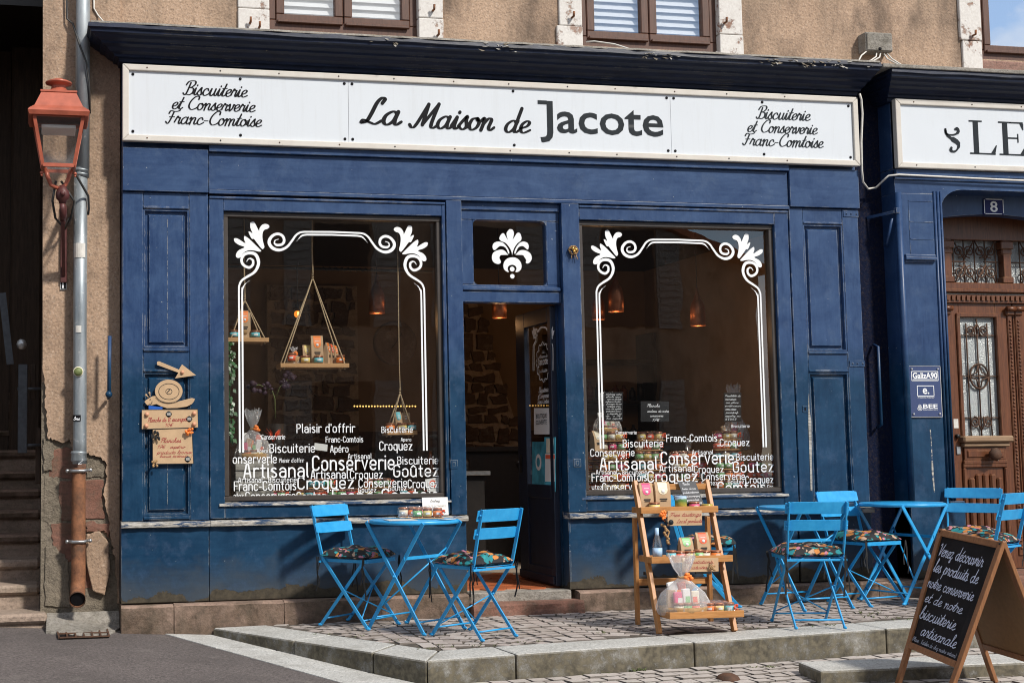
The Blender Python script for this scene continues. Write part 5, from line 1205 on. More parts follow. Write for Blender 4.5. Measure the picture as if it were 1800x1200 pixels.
for u in (1716, 1832):
    x = dx(u, 460); m = MB(); zm = (zf0 + zf1) / 2; W = .26
    for k in range(5): xx = x - W * .75 + k * W * .375; m.tube([(xx, .47, zf0), (xx, .47, zf1)], .006, 5)
    m.tube([(x - .42, .47, zm), (x - .08, .47, zm)], .006, 5); m.tube([(x + .08, .47, zm), (x + .42, .47, zm)], .006, 5)
    for k in range(4):
        xx = x - W * .56 + k * W * .375
        for sz in (1, -1):
            scroll(m, xx, zm + sz * .085, .85, 1 if k % 2 else -1, sz, .468)
            m.tube([(xx - .05 * (1 if k % 2 else -1), .468, zm + sz * .02), (xx + .02 * (1 if k % 2 else -1), .468, zm + sz * .13), (xx + .045 * (1 if k % 2 else -1), .468, zm + sz * .175)], .006, 5)
    m.build('fanlight_grille', IR, dr)
# door leaves
def door_leaf(u0, u1, nm='leaf'):
    x0, x1 = dx(u0), dx(u1); zT, zB = dz(533), .17
    m = MB(); gx0, gx1 = x0 + .155, x1 - .155
    gz0, gz1 = dz(768), dz(557)
    for a, b in ((x0, gx0), (gx1, x1)): m.box(a, b, .45, .50, zB, zT, .003)
    m.box(gx0, gx1, .45, .50, gz1, zT, .003); m.box(gx0, gx1, .45, .50, zB, gz0, .003)
    for a, b, c, d in ((gx0 - .03, gx0 + .004, gz0 - .01, gz1 + .03), (gx1 - .004, gx1 + .03, gz0 - .01, gz1 + .03)): m.box(a, b, .435, .46, c, d, .006)
    m.box(gx0 - .028, gx1 + .028, .434, .46, gz1 - .003, gz1 + .031, .006)
    lf = m.build(nm, OK, dr)
    m = MB(); m.quad((gx0, .475, gz0), (gx1, .475, gz0), (gx1, .475, gz1), (gx0, .475, gz1)); m.build('pane', MT['hammered'], lf)
    m = MB(); n = 3
    for k in range(3): xx = gx0 + (gx1 - gx0) * (k + .75) / 3.5; m.tube([(xx, .462, gz0), (xx, .462, gz1 - .05)], .0065, 5)
    for v in (589, 661, 734): z = dz(v); m.tube([(gx0, .462, z), (gx1, .462, z)], .0055, 5)
    xm = (gx0 + gx1) / 2; zc = dz(661)
    m.tube([(xm + .085 * math.cos(2 * PI * k / 16), .458, zc + .10 * math.sin(2 * PI * k / 16)) for k in range(17)], .008, 5)
    for k in range(4):
        a = PI / 4 + k * PI / 2; m.tube([(xm + .08 * math.cos(a + .7), .457, zc + .09 * math.sin(a + .7)), (xm + .035 * math.cos(a), .457, zc + .04 * math.sin(a)), (xm + .08 * math.cos(a - .7), .457, zc + .09 * math.sin(a - .7))], .006, 5)
    for sx in (1, -1):
        for z, sz in ((dz(581), 1), (dz(742), -1)): scroll(m, xm + sx * .06, z, .75, sx, sz, .458); m.tube([(xm, .458, z + .06 * sz), (xm + sx * .03, .458, z + .01 * sz), (xm + sx * .02, .458, z - .05 * sz)], .006, 5)
    m.tube([(xm, .458, dz(560)), (xm, .458, dz(585))], .007, 5); m.build('grille', IR, lf)
    za, zb = dz(782), dz(768); m = MB(); m.box(gx0 - .05, gx1 + .07, .385, .47, za + .02, zb + .01, .012); m.box(gx0 - .035, gx1 + .05, .41, .47, za - .015, za + .02, .008); m.build('ledge_moulding', wood('bleached oak', (.20, .12, .065), (.34, .23, .14), .6, 5, 0), lf)
    z0, z1 = dz(811), za - .02; m = MB(); m.box(gx0 - .03, gx1 + .03, .425, .46, z0 - .02, z0 + .012, .006); m.box(gx0 - .02, gx1 + .02, .43, .46, z0 + .012, z1, .004); m.box(gx0, gx1, .42, .44, z0 + .03, z1 - .02, .012); m.build('knob_panel', OK, lf)
    m = MB(); c = (xm + .045, .37, (z0 + z1) / 2); m.lathe(c, [(.001, -.035), (.028, -.03), (.052, -.008), (.052, .008), (.030, .026), (.016, .034), (.016, .055), (.03, .06), (.03, .07)], 18, lambda a, z, i: 1 + .06 * math.cos(9 * a) * (1 if i in (1, 2, 3) else 0), 'y'); m.build('door_knob', MT['rust_dark'], lf)
    zA, zB2 = .30, z0 - .05; m = MB()
    m.box(gx0 - .035, gx0 - .005, .43, .46, zA, zB2, .008); m.box(gx1 + .005, gx1 + .035, .43, .46, zA, zB2, .008); m.box(gx0 - .035, gx1 + .035, .429, .46, zB2, zB2 + .035, .008); m.build('panel_frame', OK, lf)
    for k in range(5):
        w = (gx1 - gx0 - .02) / 5; a = gx0 + .01 + k * w; m = MB(); m.box(a + .006, a + w - .006, .425, .46, zA, zB2 - .05 - (.03 if k in (0, 4) else 0), .012); m.build('linenfold', OK, lf)
    for xx in (x0 + .035, x1 - .03):
        m = MB(); m.box(xx - .022, xx + .022, .438, .455, zB + .1, zT - .09, .006); m.box(xx - .04, xx + .04, .42, .46, zT - .10, zT - .03, .012); m.tube([(xx - .04, .415, zT - .045), (xx + .04, .415, zT - .045)], .022, 8); m.build('pilaster_strip', OK, lf)
        me = None; z = zB + .16; k = 0
        m = MB()
        while z < zT - .13: m.ball((xx, .437, z), .0105, 6); z += .030
        tag(m.build('bead_row', MT['oak'], lf), kind='stuff')
    return lf
l1 = door_leaf(1659, 1783); door_leaf(1785, 1909)
m = MB(); x = dx(1911); m.box(x, 9.2, .445, .515, .165, dz(533) - .002, .003); m.build('side_frame', OK, dr)
m = MB(); m.box(8.62, 9.24, .0, .43, .16, 3.09); m.build('pier', BL, ent, .004)
x = dx(1684, 790); m = MB(); m.box(x - .018, x + .018, .440, .450, dz(798), dz(784), .003); m.build('lock_plate', MT['steel'], l1); m = MB(); m.box(x - .03, x + .012, .446, .4495, dz(752), dz(736)); m.build('paper_label', MT['cable'], l1)
m = MB(); m.lathe((x - .005, .43, dz(766)), [(.001, -.005), (.016, -.004), (.018, .02)], 10, None, 'y'); m.build('cylinder_lock', MT['iron'], l1)

# ================================================================ LAMP, BOXES AND CABLES
YL = -.25
lamp = empty('street_lamp', 'copper red wall lantern with clear glass on an iron bracket by the downpipe', 'street lamp')
cx = XZ(103, 200, YL)[0]; ZL = lambda v: XZ(103, v, YL)[1]
m = MB(); z = ZL(167); m.lathe((cx, YL, z), [(.100, -.002), (.098, .006), (.075, .018), (.052, .036), (.046, .055), (.060, .066), (.086, .072), (.088, .080), (.066, .092), (.040, .100), (.030, .106), (.0001, .108)], 24); m.build('finial', MT['lamp_red'], lamp)
def sqring(mb, rs):
    for (r0, z0), (r1, z1) in zip(rs, rs[1:]):
        a = [(cx - r0, YL - r0, z0), (cx + r0, YL - r0, z0), (cx + r0, YL + r0, z0), (cx - r0, YL + r0, z0)]; b = [(cx - r1, YL - r1, z1), (cx + r1, YL - r1, z1), (cx + r1, YL + r1, z1), (cx - r1, YL + r1, z1)]
        mb.add(a + b, [(0, 1, 5, 4), (1, 2, 6, 5), (2, 3, 7, 6), (3, 0, 4, 7)])
m = MB(); sqring(m, [(.188, ZL(214)), (.198, ZL(207)), (.190, ZL(203.5)), (.155, ZL(196)), (.112, ZL(170)), (.118, ZL(169.5)), (.118, ZL(166.5)), (.09, ZL(166))]); sqring(m, [(.16, ZL(212)), (.188, ZL(214))]); m.build('hood', MT['lamp_red'], lamp)
m = MB(); z0, z1 = ZL(296), ZL(212); r0, r1 = .100, .158
for sx, sy in ((-1, -1), (1, -1), (1, 1), (-1, 1)): m.bar((cx + sx * r1, YL + sy * r1, z1), (cx + sx * r0, YL + sy * r0, z0), .022, .022, (0, 1, 0))
for r, z in ((r0, z0), (r1 - .004, z1)):
    for k in range(4):
        c0 = [(-1, -1), (1, -1), (1, 1), (-1, 1)][k]; c1 = [(1, -1), (1, 1), (-1, 1), (-1, -1)][k]; m.bar((cx + c0[0] * r, YL + c0[1] * r, z), (cx + c1[0] * r, YL + c1[1] * r, z), .024, .024)
m.build('lantern_frame', MT['lamp_red'], lamp)
m = MB(); sqring(m, [(r0 - .004, z0), (r1 - .004, z1)]); m.build('lantern_glass', MT['glass_lamp'], lamp)
m = MB(); m.box(cx - .11, cx + .11, YL - .11, YL + .11, ZL(232), ZL(226), .004); m.build('led_plate', MT['paper'], lamp)
m = MB(); sqring(m, [(.055, ZL(310)), (.085, z0 - .01)]); m.build('lower_glass', MT['glass_lamp'], lamp)
m = MB()
for s in (1, -1):
    m.tube([(cx + s * .085, YL, z0), (cx + s * .068, YL, ZL(312)), (cx + s * .045, YL, ZL(326)), (cx, YL, ZL(331))], .014, 8); m.ball((cx + s * .108, YL - .06, ZL(308)), .012); m.ball((cx + s * .108, YL - .06, ZL(312)), .008)
m.build('yoke', MT['lamp_red'], lamp)
cx2 = XZ(110, 340, YL)[0]
m = MB(); m.lathe((cx2, YL, ZL(358)), [(.022, 0), (.028, .02), (.04, .03), (.046, .06), (.04, .085), (.028, .1), (.02, .12)], 14); m.ball((cx2, YL - .045, ZL(342)), .018); m.build('socket', MT['lamp_dark'], lamp)
m = MB(); zb0 = XZ(112, 475, .1)[1]; xb_ = XZ(112, 450, .12)[0]
m.tube([(cx2, YL, ZL(356)), (cx2, YL - .005, ZL(368)), (cx2 + .004, YL + .02, ZL(378)), (cx2 + .005, YL + .08, ZL(384))], .02, 8); m.tube([(cx2, YL, ZL(362)), (xb_, -.05, ZL(372)), (xb_, .13, ZL(378) + .08)], .02, 8)
m.bar((cx2 + .003, YL + .06, ZL(383)), (xb_, .135, zb0 - .02), .022, .05, (0, 1, 0)); m.box(xb_ - .022, xb_ + .022, .125, .15, zb0 - .08, zb0 + .45, .003); m.build('bracket', MT['lamp_dark'], lamp)
m = MB()
for w_x in (-.05, .06): m.tube([(cx + w_x * .3, YL, ZL(318)), (cx2 + w_x * 1.3, YL + .03, ZL(352)), (cx2 + w_x * .9, YL + .08, ZL(380)), (cx2 + .02, .08, ZL(388)), (cx2 + .05, .12, ZL(365))], .008, 6)
m.tube([(cx + .1, YL + .05, z0), (xa + .05, .02, ZL(330)), (xa + .055, .04, ZL(352)), (xa + .05, .06, ZL(362))], .008, 6); m.build('lamp_cable', MT['cable_dark'], lamp)
m = MB(); a = XZ(106, 509, .14); b = XZ(117, 482, .14); m.box(a[0], b[0], .141, .150, a[1], b[1], .001); npl = m.build('lamp_number_plate', MT['black'], None); tag(npl, 'small black plate with lamp number 011 screwed below the lantern bracket', 'number plate')
for i, ch in enumerate('011'): p = P(109.2, 493 + 6.6 * i, .1395); q = P(114.2, 493 + 6.6 * i, .1395); fonttext(ch, 'digit', MT['white'], npl, p, UX, UZ, (q.x - p.x) * (.55 if ch == '1' else 1), .021, .01)
m = MB(); a = (XZ(106, 509, .14)[0], XZ(106, 509, .14)[1]); b = XZ(117, 482, .14)
for x in (a[0] + .002, b[0] - .002): m.box(x - .001, x + .001, .1395, .141, a[1], b[1])
for z in (a[1] + .002, b[1] - .002): m.box(a[0], b[0], .1393, .141, z - .001, z + .001)
m.build('plate_border', MT['white'], npl)
jb = empty('junction_box', 'weathered grey junction box with cables on the wall above the cornice', 'junction box')
a = XZ(1522, 92, .08); b = XZ(1567, 59, .08); m = MB(); m.box(a[0], b[0], .075, .18, a[1] + .01, b[1], .006); m.build('box_body', MT['concrete'], jb)
m = MB(); m.box(a[0] + .008, b[0] - .004, .066, .076, a[1] + .016, b[1] - .01, .004); m.build('box_lid', MT['concrete'], jb); p = P(1547, 86, .064); m = MB(); m.lathe((p.x, .062, p.z), [(.001, -.002), (.012, -.002), (.014, .004)], 10, None, 'y'); m.build('lid_screw', MT['black'], jb)
m = MB()
def cab(pts, y=.15, r=.006): m.tube([(lambda p: (p.x, p.y, p.z))(P(u, v, yy if yy is not None else y)) for u, v, yy in pts], r, 6)
cab([(1524, 90, .1), (1514, 98, .0), (1508, 110, -.1)]); cab([(1541, 92, .1), (1540, 100, .05), (1530, 107, -.05), (1515, 110, -.15)]); cab([(1548, 93, .1), (1546, 101, .05), (1536, 107, -.03), (1523, 110, -.12)]); cab([(1553, 94, .1), (1560, 104, .04), (1583, 116, -.1)]); cab([(1558, 93, .1), (1568, 104, .04), (1590, 118, -.1)])
m.build('cable', MT['cable'], jb)
m = MB(); cab([(1511, 165, -.08), (1514, 175, -.07), (1516, 200, -.06), (1514, 250, -.06), (1515, 300, -.05), (1517, 320, -.02), (1526, 332, .1), (1540, 330, .1), (1552, 318, .0), (1562, 309, -.035), (1580, 307, -.045), (1640, 310, -.045), (1720, 314, -.045), (1830, 319, -.045)], r=.008)
tag(m.build('sign_cable', MT['cable']), 'white cable looping from the shop sign end along the door lintel', 'cable')
m = MB(); cab([(1030, 74, .13), (1045, 73, .10), (1080, 78, .06), (1105, 86, -.05), (1130, 92, -.12)], r=.006); cab([(1258, 92, .12), (1300, 99, .05), (1360, 106, .02), (1420, 112, -.1), (1500, 112, -.12)], r=.006)
tag(m.build('wall_cable', MT['cable']), 'thin white cable sagging along the sill under the middle upper window', 'cable')
m = MB(); cab([(117, -10, .12), (118, 34, .12), (128, 42, .1), (140, 80, .0), (152, 110, .0), (157, 150, .02), (158, 200, .05)], r=.007)
tag(m.build('lamp_feed_cable', MT['cable_dark']), 'dark cable running down beside the top of the downpipe', 'cable')
m = MB(); cab([(165, -10, .14), (165, 15, .14), (172, 27, .14), (183, 40, .1)], r=.006); tag(m.build('stub_cable', MT['cable']), 'short grey cable end on the render above the left cornice end', 'cable')

# ================================================================ SHOP INTERIOR
BY = 3.6
def struct(name, mat, *boxes):
    m = MB()
    for q in boxes: m.box(*q)
    return tag(m.build(name, mat), kind='structure')
fl = struct('shop_floor', MT['grout'], (.55, 6.1, .076, BY, .02, .160))
struct('shop_rear_wall', MT['plaster_in'], (.4, 6.3, BY, BY + .1, 0, 3.4)); struct('shop_side_wall', MT['plaster_in'], (.53, .60, .25, BY, .16, 3.3), (6.02, 6.11, .25, BY, .16, 3.3)); struct('shop_ceiling', MT['dark'], (.5, 6.2, .2, BY, 2.96, 3.05))
struct('dado_panelling', simple('dark red panelling', (.05, .018, .012), .6, 0, .3, 5), (2.2, 6.0, BY - .03, BY - .001, .16, 1.35))
# hexagonal floor tiles inside the door
hexm = MB(); r = .098; hexm.prism([(r * math.cos(PI / 3 * k), r * math.sin(PI / 3 * k), 0) for k in range(6)], (0, 0, .010), True); hm = hexm.mesh('floor_tile'); hm.materials.append(MT['terracotta'])
for i in range(7):
    for j in range(7):
        x = 2.88 + i * .153; y = .17 + j * .176 + (.088 if i % 2 else 0)
        if 2.95 < x < 3.70: o = bpy.data.objects.new('floor_tile', hm); C.objects.link(o); o.parent = fl; o.location = (x, y, .158 + random.uniform(-.001, .001)); o.rotation_euler = (0, 0, 0)
rub = empty('rubble_chimney', 'dark rubble stone chimney breast in the back of the shop', 'stone wall')
for X0, X1, sl_x in ((2.10, 2.98, 0), (3.86, 4.62, 1)):
    pts = [(X0, .16), (X1, .16), (X1 if not sl_x else X1 - .02, 1.3), (X1 if not sl_x else X0 + .28, 2.75), (X0, 2.75)]
    m = MB(); m.plate(pts, BY - .14, BY - .002); m.build('rubble_mortar', MT['mortar_in'], rub); z = .9
    while z < 2.6:
        h = random.uniform(.07, .17); x = X0 + random.uniform(.0, .06); xe = X1 if not sl_x else min(X1, X1 - (z - 1.3) * .33)
        while x < xe - .10:
            w = min(random.uniform(.10, .26), xe - x); g = .013; q = [(x + g, z + g), (x + w - g, z + random.uniform(.5, 2) * g), (x + w - g * random.uniform(.6, 2), z + h - g), (x + g * random.uniform(.6, 2), z + h - g * random.uniform(.6, 2))]
            m = MB(); m.plate(frac([(a_ + random.uniform(-.02, .02), b_ + random.uniform(-.022, .022)) for a_, b_ in q], 3, .014), BY - .16 - random.uniform(0, .02), BY - .13); m.build('stone', MT['stone_in'], rub); x += w
        z += h
ct = empty('counter', 'dark shop counter behind the window with goods on shelves', 'counter'); m = MB(); m.box(3.0, 5.6, 2.4, 2.9, .16, 1.15); m.build('counter_body', MT['dark'], ct); m = MB(); m.box(2.95, 5.65, 2.35, 2.95, 1.15, 1.19); m.build('counter_top', MT['dark'], ct)
sh = empty('shelf_unit', 'tall dark shelf unit with jars along the rear wall of the shop', 'shelf unit')
m = MB(); m.box(4.9, 4.94, 3.2, 3.58, .16, 2.3); m.box(5.9, 5.94, 3.2, 3.58, .16, 2.3); m.build('uprights', MT['dark'], sh)
for z in (1.2, 1.6, 2.0): m = MB(); m.box(4.94, 5.9, 3.2, 3.58, z, z + .03); m.build('shelf', MT['dark'], sh)
m = MB()
for z in (1.23, 1.63):
    for k in range(10): m.mi = random.randrange(3); r = random.uniform(.028, .04); h = random.uniform(.09, .2); m.lathe((5.0 + k * .09, 3.3, z), [(r, 0), (r, h * .7), (r * .5, h * .85), (r * .45, h), (.0001, h)], 10)
tag(m.build('goods', [MT['contents'], MT['dark'], MT['timber_old']], sh), kind='stuff')
tb_ = empty('bistro_counter', 'small dark counter with a pale top just inside the open door', 'counter'); m = MB(); m.box(2.98, 3.70, 1.7, 2.1, .95, .985, .004); m.build('top', MT['steel'], tb_); m = MB(); m.box(3.02, 3.66, 1.75, 2.05, .16, .95); m.build('body', MT['dark'], tb_)
for i, (x, r, h, mt) in enumerate(((3.22, .028, .17, 'contents'), (3.42, .055, .12, 'dark'), (3.52, .05, .13, 'dark'), (3.33, .03, .08, 'lab_cream'))):
    m = MB(); m.lathe((x, 1.85, .986), [(r, 0), (r, h * .6), (r * .5, h * .8), (r * .45, h), (.0001, h)], 12); tag(m.build('bottle', MT[mt]), ('dark sauce bottle leftmost on the counter inside the open door', 'round dark tin in the middle of the counter inside the door', 'round dark tin rightmost on the counter inside the door', 'small pale jar beside the sauce bottle on the inner counter')[i], 'bottle' if i == 0 else 'jar')
ob = empty('bar_stool', 'dark oval-backed stool standing just inside the left door jamb', 'stool'); m = MB(); m.lathe((3.12, 1.25, .70), [(.19, 0), (.20, .05), (.19, .08)], 18); m.build('seat', MT['blackcloth'], ob)
m = MB(); m.tube([(3.12 + .15 * math.cos(a), 1.43, 1.02 + .26 * math.sin(a)) for a in [2 * PI * k / 20 for k in range(21)]], .02, 6); m.build('backrest', MT['dark'], ob); m = MB()
for s in (1, -1): m.tube([(3.12 + s * .12, 1.2, .7), (3.12 + s * .16, 1.15, .17)], .015, 6); m.tube([(3.12 + s * .12, 1.4, .7), (3.12 + s * .16, 1.45, .17)], .015, 6)
m.build('legs', MT['dark'], ob)
# pendant lamps
def pendant(u, v, y, s, label):
    p = P(u, v, y); t = empty('pendant_lamp', label, 'pendant lamp', (p.x, y, p.z), 0, 'copper pendant lamps'); m = MB()
    m.lathe((0, 0, 0), [(.062 * s, 0), (.062 * s, .10 * s), (.058 * s, .15 * s), (.046 * s, .19 * s), (.028 * s, .225 * s), (.014 * s, .26 * s), (.007 * s, .31 * s), (.0001, .312 * s)], 24); m.build('lamp_shade', MT['copper'], t)
    m = MB(); m.lathe((0, 0, .006), [(.0001, .0), (.058 * s, .0)], 20); m.build('glowing_disc', MT['glow'], t)
    m = MB(); m.tube([(0, 0, .3 * s), (0, 0, 2.955 - p.z)], .0035, 5); m.build('cord', MT['cable_dark'], t)
    ld = bpy.data.lights.new('pendant_light', 'POINT'); ld.energy = 2.2; ld.color = (1, .52, .22); ld.shadow_soft_size = .05; lo = bpy.data.objects.new('pendant_light', ld); C.objects.link(lo); lo.parent = t; lo.location = (0, 0, -.06); return t
pendant(663, 551, 1.2, 1.0, 'copper bottle-shaped pendant lamp behind the left window'); pendant(878, 559, 1.2, .95, 'copper pendant lamp seen through the open doorway'); pendant(1083, 548, .8, 1.0, 'copper pendant lamp at the left of the right window'); pendant(1227, 573, .9, 1.0, 'copper pendant lamp in the middle of the right window'); pendant(1052, 562, 1.5, .9, 'copper pendant lamp half hidden by scrollwork in the right window')
p = P(523, 552, .9); t = empty('bare_bulb', 'glowing amber globe bulb on a black cord in the left window', 'light bulb', tuple(p)); m = MB(); m.ball((0, 0, 0), .028, 14); m.build('globe', MT['globe'], t); m = MB(); m.ball((0, -.022, 0), .012, 8, (.6, .6, 1.4)); m.build('filament', MT['bulb'], t)
m = MB(); m.lathe((0, 0, .024), [(.018, 0), (.018, .05), (.008, .06), (.0001, .06)], 10); m.build('bulb_holder', MT['dark'], t); m = MB(); m.tube([(0, 0, .08), (0, 0, .36), (.01, 0, .40)], .005, 5); m.build('cord', MT['cable_dark'], t)
m = MB(); a = P(396, 468, .95); b = P(760, 478, .95); m.tube([a, b], .011, 8)
q = [a.lerp(b, .46 + .006 * k) + V((0, .016 * math.cos(k * 1.3), .016 * math.sin(k * 1.3))) for k in range(42)]; m.tube(q, .004, 5); tag(m.build('ceiling_rail', MT['cable_dark']), 'black horizontal rail with wound cable across the left window interior', 'rail')
m = MB()
for k in range(22): p = P(623 + k * 5.1, 713.5 + (k % 2) * .3, 2.2); m.ball(p, .0075, 5)
tag(m.build('fairy_lights', MT['fairy']), 'row of tiny amber fairy lights deep in the left window', 'fairy lights')
p = P(694, 603, 2.6); m = MB(); m.lathe(tuple(p), [(.0001, -.02), (.17, -.02), (.185, -.03), (.2, -.02), (.2, .02)], 24, None, 'y'); wc = m.build('wall_clock', MT['stone_in']); tag(wc, 'round dim wall clock hanging deep in the left window interior', 'clock')
m = MB(); m.bar((p.x, p.y - .03, p.z), (p.x + .06, p.y - .03, p.z + .09), .012, .004); m.bar((p.x, p.y - .03, p.z), (p.x - .04, p.y - .03, p.z - .05), .014, .004); m.build('clock_hand', MT['black'], wc)

# ================================================================ HOUSES ACROSS THE STREET (seen in the panes)
op = empty('opposite_house', 'shaded ochre house across the street mirrored in the shop windows', 'house')
m = MB(); m.prism([(-14, -14, -1), (13.22, -14, -1), (13.22, -14, 4.45), (12.0, -14, 4.95), (8.6, -14, 6.3), (-14, -14, 6.3)], (0, -5, 0)); m.build('wall', MT['stucco'], op)
m = MB(); m.prism([(-14.3, -13.7, 6.28), (8.7, -13.7, 6.28), (13.3, -13.7, 4.42), (13.3, -13.7, 4.56), (8.75, -13.7, 6.44), (-14.3, -13.7, 6.44)], (0, -5.6, 0)); m.build('roof', MT['terracotta'], op)
for k in range(9):
    x = -11.5 + 2.7 * k
    for z in (.6, 3.4):
        m = MB(); m.box(x, x + 1.0, -14.0, -13.97, z, z + 1.8); w_o = m.build('window', MT['dark'], op)
        for s in (-.56, 1.06):
            m = MB(); m.box(x + s, x + s + .5, -14, -13.95, z - .03, z + 1.83)
            for j in range(14): m.box(x + s + .05, x + s + .45, -13.95, -13.93, z + .05 + j * .125, z + .13 + j * .125)
            m.build('shutter', MT['weathered'], w_o)
# ================================================================ BISTRO CHAIRS AND TABLES
CY = MT['cyan']; S = .966
def sc(p): return V(p) * S
def make_chair(label):
    t = empty('bistro_chair', label, 'chair', group='blue folding bistro chairs')
    for s in (1, -1):
        m = MB(); pts = [(-.268, .186 * s, .822), (-.226, .186 * s, .66), (-.178, .182 * s, .47), (.195, .180 * s, .012)]
        pts = [sc(p) for p in pts]
        for a, b in zip(pts, pts[1:]): m.bar(a, b, .009, .023, (1, 0, 0))
        m.smooth = True; m.ball(pts[-1] + V((0.008, 0, -.002)), .013, 8, (1.5, .9, .75)); m.smooth = False
        m.build('front_leg', CY, t, .002)
        m = MB(); a, b = sc((.155, .156 * s, .452)), sc((-.212, .158 * s, .012)); m.bar(a, b, .009, .021, (1, 0, 0)); m.ball(b + V((-.008, 0, -.002)), .013, 8, (1.5, .9, .75)); m.build('rear_leg', CY, t, .002)
        m = MB()
        for q in ((-.02, .170 * s, .262), (-.226, .193 * s, .665), (-.258, .193 * s, .785)): m.ball(sc(q), .008, 6, (.8, 1.2, .8))
        m.build('rivet', MT['cyan'], t)
    for z0, z1 in ((.742, .822), (.632, .704)):
        m = MB(); n = 8; vs = []; 
        for k in range(n + 1):
            y = -.208 + .416 * k / n; bow = -.014 * (1 - (2 * k / n - 1) ** 2) ; e = .006 if k in (0, n) else 0
            for z in (z0 + e, z1 - e):
                x = -.178 + (z - .47) * (-.09 / .352) + .014 + bow; vs += [(x, y, z), (x + .005, y, z + .001)]
        vs = [sc(p) for p in vs]; fs = []
        for k in range(n):
            a = 4 * k; b = a + 4; fs += [(a, b, b + 2, a + 2), (a + 1, a + 3, b + 3, b + 1), (a, a + 1, b + 1, b), (a + 2, b + 2, b + 3, a + 3)]
        fs += [(0, 2, 3, 1), (4 * n, 4 * n + 1, 4 * n + 3, 4 * n + 2)]; m.add(vs, fs); m.build('back_slat', CY, t, .003)
    m = MB()
    for s in (1, -1): m.bar(sc((-.19, .168 * s, .452)), sc((.185, .168 * s, .452)), .006, .022)
    for k in range(7): x = -.165 + k * .053; m.box((x - .02) * S, (x + .02) * S, -.17 * S, .17 * S, .455 * S, .459 * S)
    m.bar(sc((.185, -.168, .452)), sc((.185, .168, .452)), .006, .026); m.bar(sc((-.19, -.20, .442)), sc((-.19, .20, .442)), .012, .014); m.build('seat', CY, t, .0015)
    for x, y, z in ((.158, .178, .06), (-.178, .156, .055)):
        m = MB(); m.tube([sc((x, -y, z)), sc((x, y, z))], .0058, 6); m.build('stretcher', CY, t)
    for s in (1, -1):
        m = MB(); m.tube([sc((-.01, .178 * s, .26)), sc((.148, -.176 * s, .075))], .0045, 6); m.build('brace', CY, t)
    return t
def make_cushion(seed, label):
    rnd = random.Random(seed); t = empty('seat_cushion', label, 'cushion', group='floral seat cushions'); m = MB(); n = 18; m.smooth = True; top_ = []; bot = []
    ph = [rnd.uniform(0, 6) for _ in range(6)]
    for j in range(n + 1):
        for i in range(n + 1):
            u, v = 2 * i / n - 1, 2 * j / n - 1; r = (abs(u) ** 8 + abs(v) ** 8) ** .125; q = max(abs(u), abs(v)); f = 1 if r < 1e-6 else q / r
            x, y = u * .195 * f * (1 + .02 * math.sin(3 * v + ph[0])), v * .195 * f * (1 + .02 * math.sin(3 * u + ph[1]))
            th = (max(0, 1 - abs(u) ** 3.0) * max(0, 1 - abs(v) ** 3.0)) ** .45; bm = .006 * math.sin(5 * u + ph[2]) * math.sin(5 * v + ph[3]) + .004 * math.sin(11 * u + ph[4] + 3 * v)
            dent = -.018 * math.exp(-((abs(u) - .38) ** 2 + (abs(v) - .38) ** 2) * 60)
            top_.append((x, y, .022 + .052 * th + (bm * 1.5 + dent) * th)); bot.append((x, y, .022 - .022 * th))
    m.add(top_ + bot, [(j * (n + 1) + i, j * (n + 1) + i + 1, (j + 1) * (n + 1) + i + 1, (j + 1) * (n + 1) + i) for j in range(n) for i in range(n)] +
          [(N_ + (j + 1) * (n + 1) + i, N_ + (j + 1) * (n + 1) + i + 1, N_ + j * (n + 1) + i + 1, N_ + j * (n + 1) + i) for N_ in [(n + 1) ** 2] for j in range(n) for i in range(n)])
    m.build('pad', MT['floral'], t)
    for sx, sy in ((1, 1), (1, -1), (-1, 1), (-1, -1)):
        m = MB()
        for k in range(2):
            x, y = sx * .19 + rnd.uniform(-.01, .01), sy * .192; q = []; l = rnd.uniform(.17, .27)
            for i in range(6): q.append((x + rnd.uniform(-.008, .008) + .004 * i * (1 if k else -1), y + sy * .006 + rnd.uniform(-.006, .006), .015 - l * i / 5))
            for a, b in zip(q, q[1:]): m.bar(a, b, .011 if k else .009, .002, (0, 1, 0))
        m.build('tie', MT['blackcloth'], t)
    return t
CH = [(2.08, -.345, -.862, 'blue bistro chair left of the small table, facing right, back at its left', 'floral cushion on the leftmost chair beside the left bistro table'),
      (2.652, -1.024, 2.079, 'blue bistro chair in front of the doorway, facing left towards the left table', 'floral cushion on the chair in front of the doorway'),
      (4.835, -1.218, 1.359, 'blue bistro chair nearest the kerb, its back turned to the street', 'floral cushion on the chair turned with its back to the street'),
      (5.80, -.38, -1.32, 'blue bistro chair against the right pilaster between the two right tables', 'floral cushion on the chair between the two right tables'),
      (4.60, -.345, -.52, 'blue bistro chair half hidden behind the wooden display ladder', 'floral cushion behind the wooden display ladder'),
      (6.68, -.33, -2.42, 'blue bistro chair in front of the carved wooden door, behind the sandwich board', 'floral cushion on the chair in front of the carved door'),
      (6.40, -.84, 2.06, 'blue bistro chair cut by the right picture edge behind the sandwich board', 'floral cushion on the chair at the right picture edge')]
ch0 = make_chair(CH[0][3]); cu0 = [make_cushion(k, CH[k][4]) for k in range(2)]
for i, (x, y, a, l, lc) in enumerate(CH):
    z = zt(x, y) + .004
    if i == 0: ch0.location = (x, y, z); ch0.rotation_euler = (0, 0, a)
    else: clone(ch0, l, (x, y, z), a)
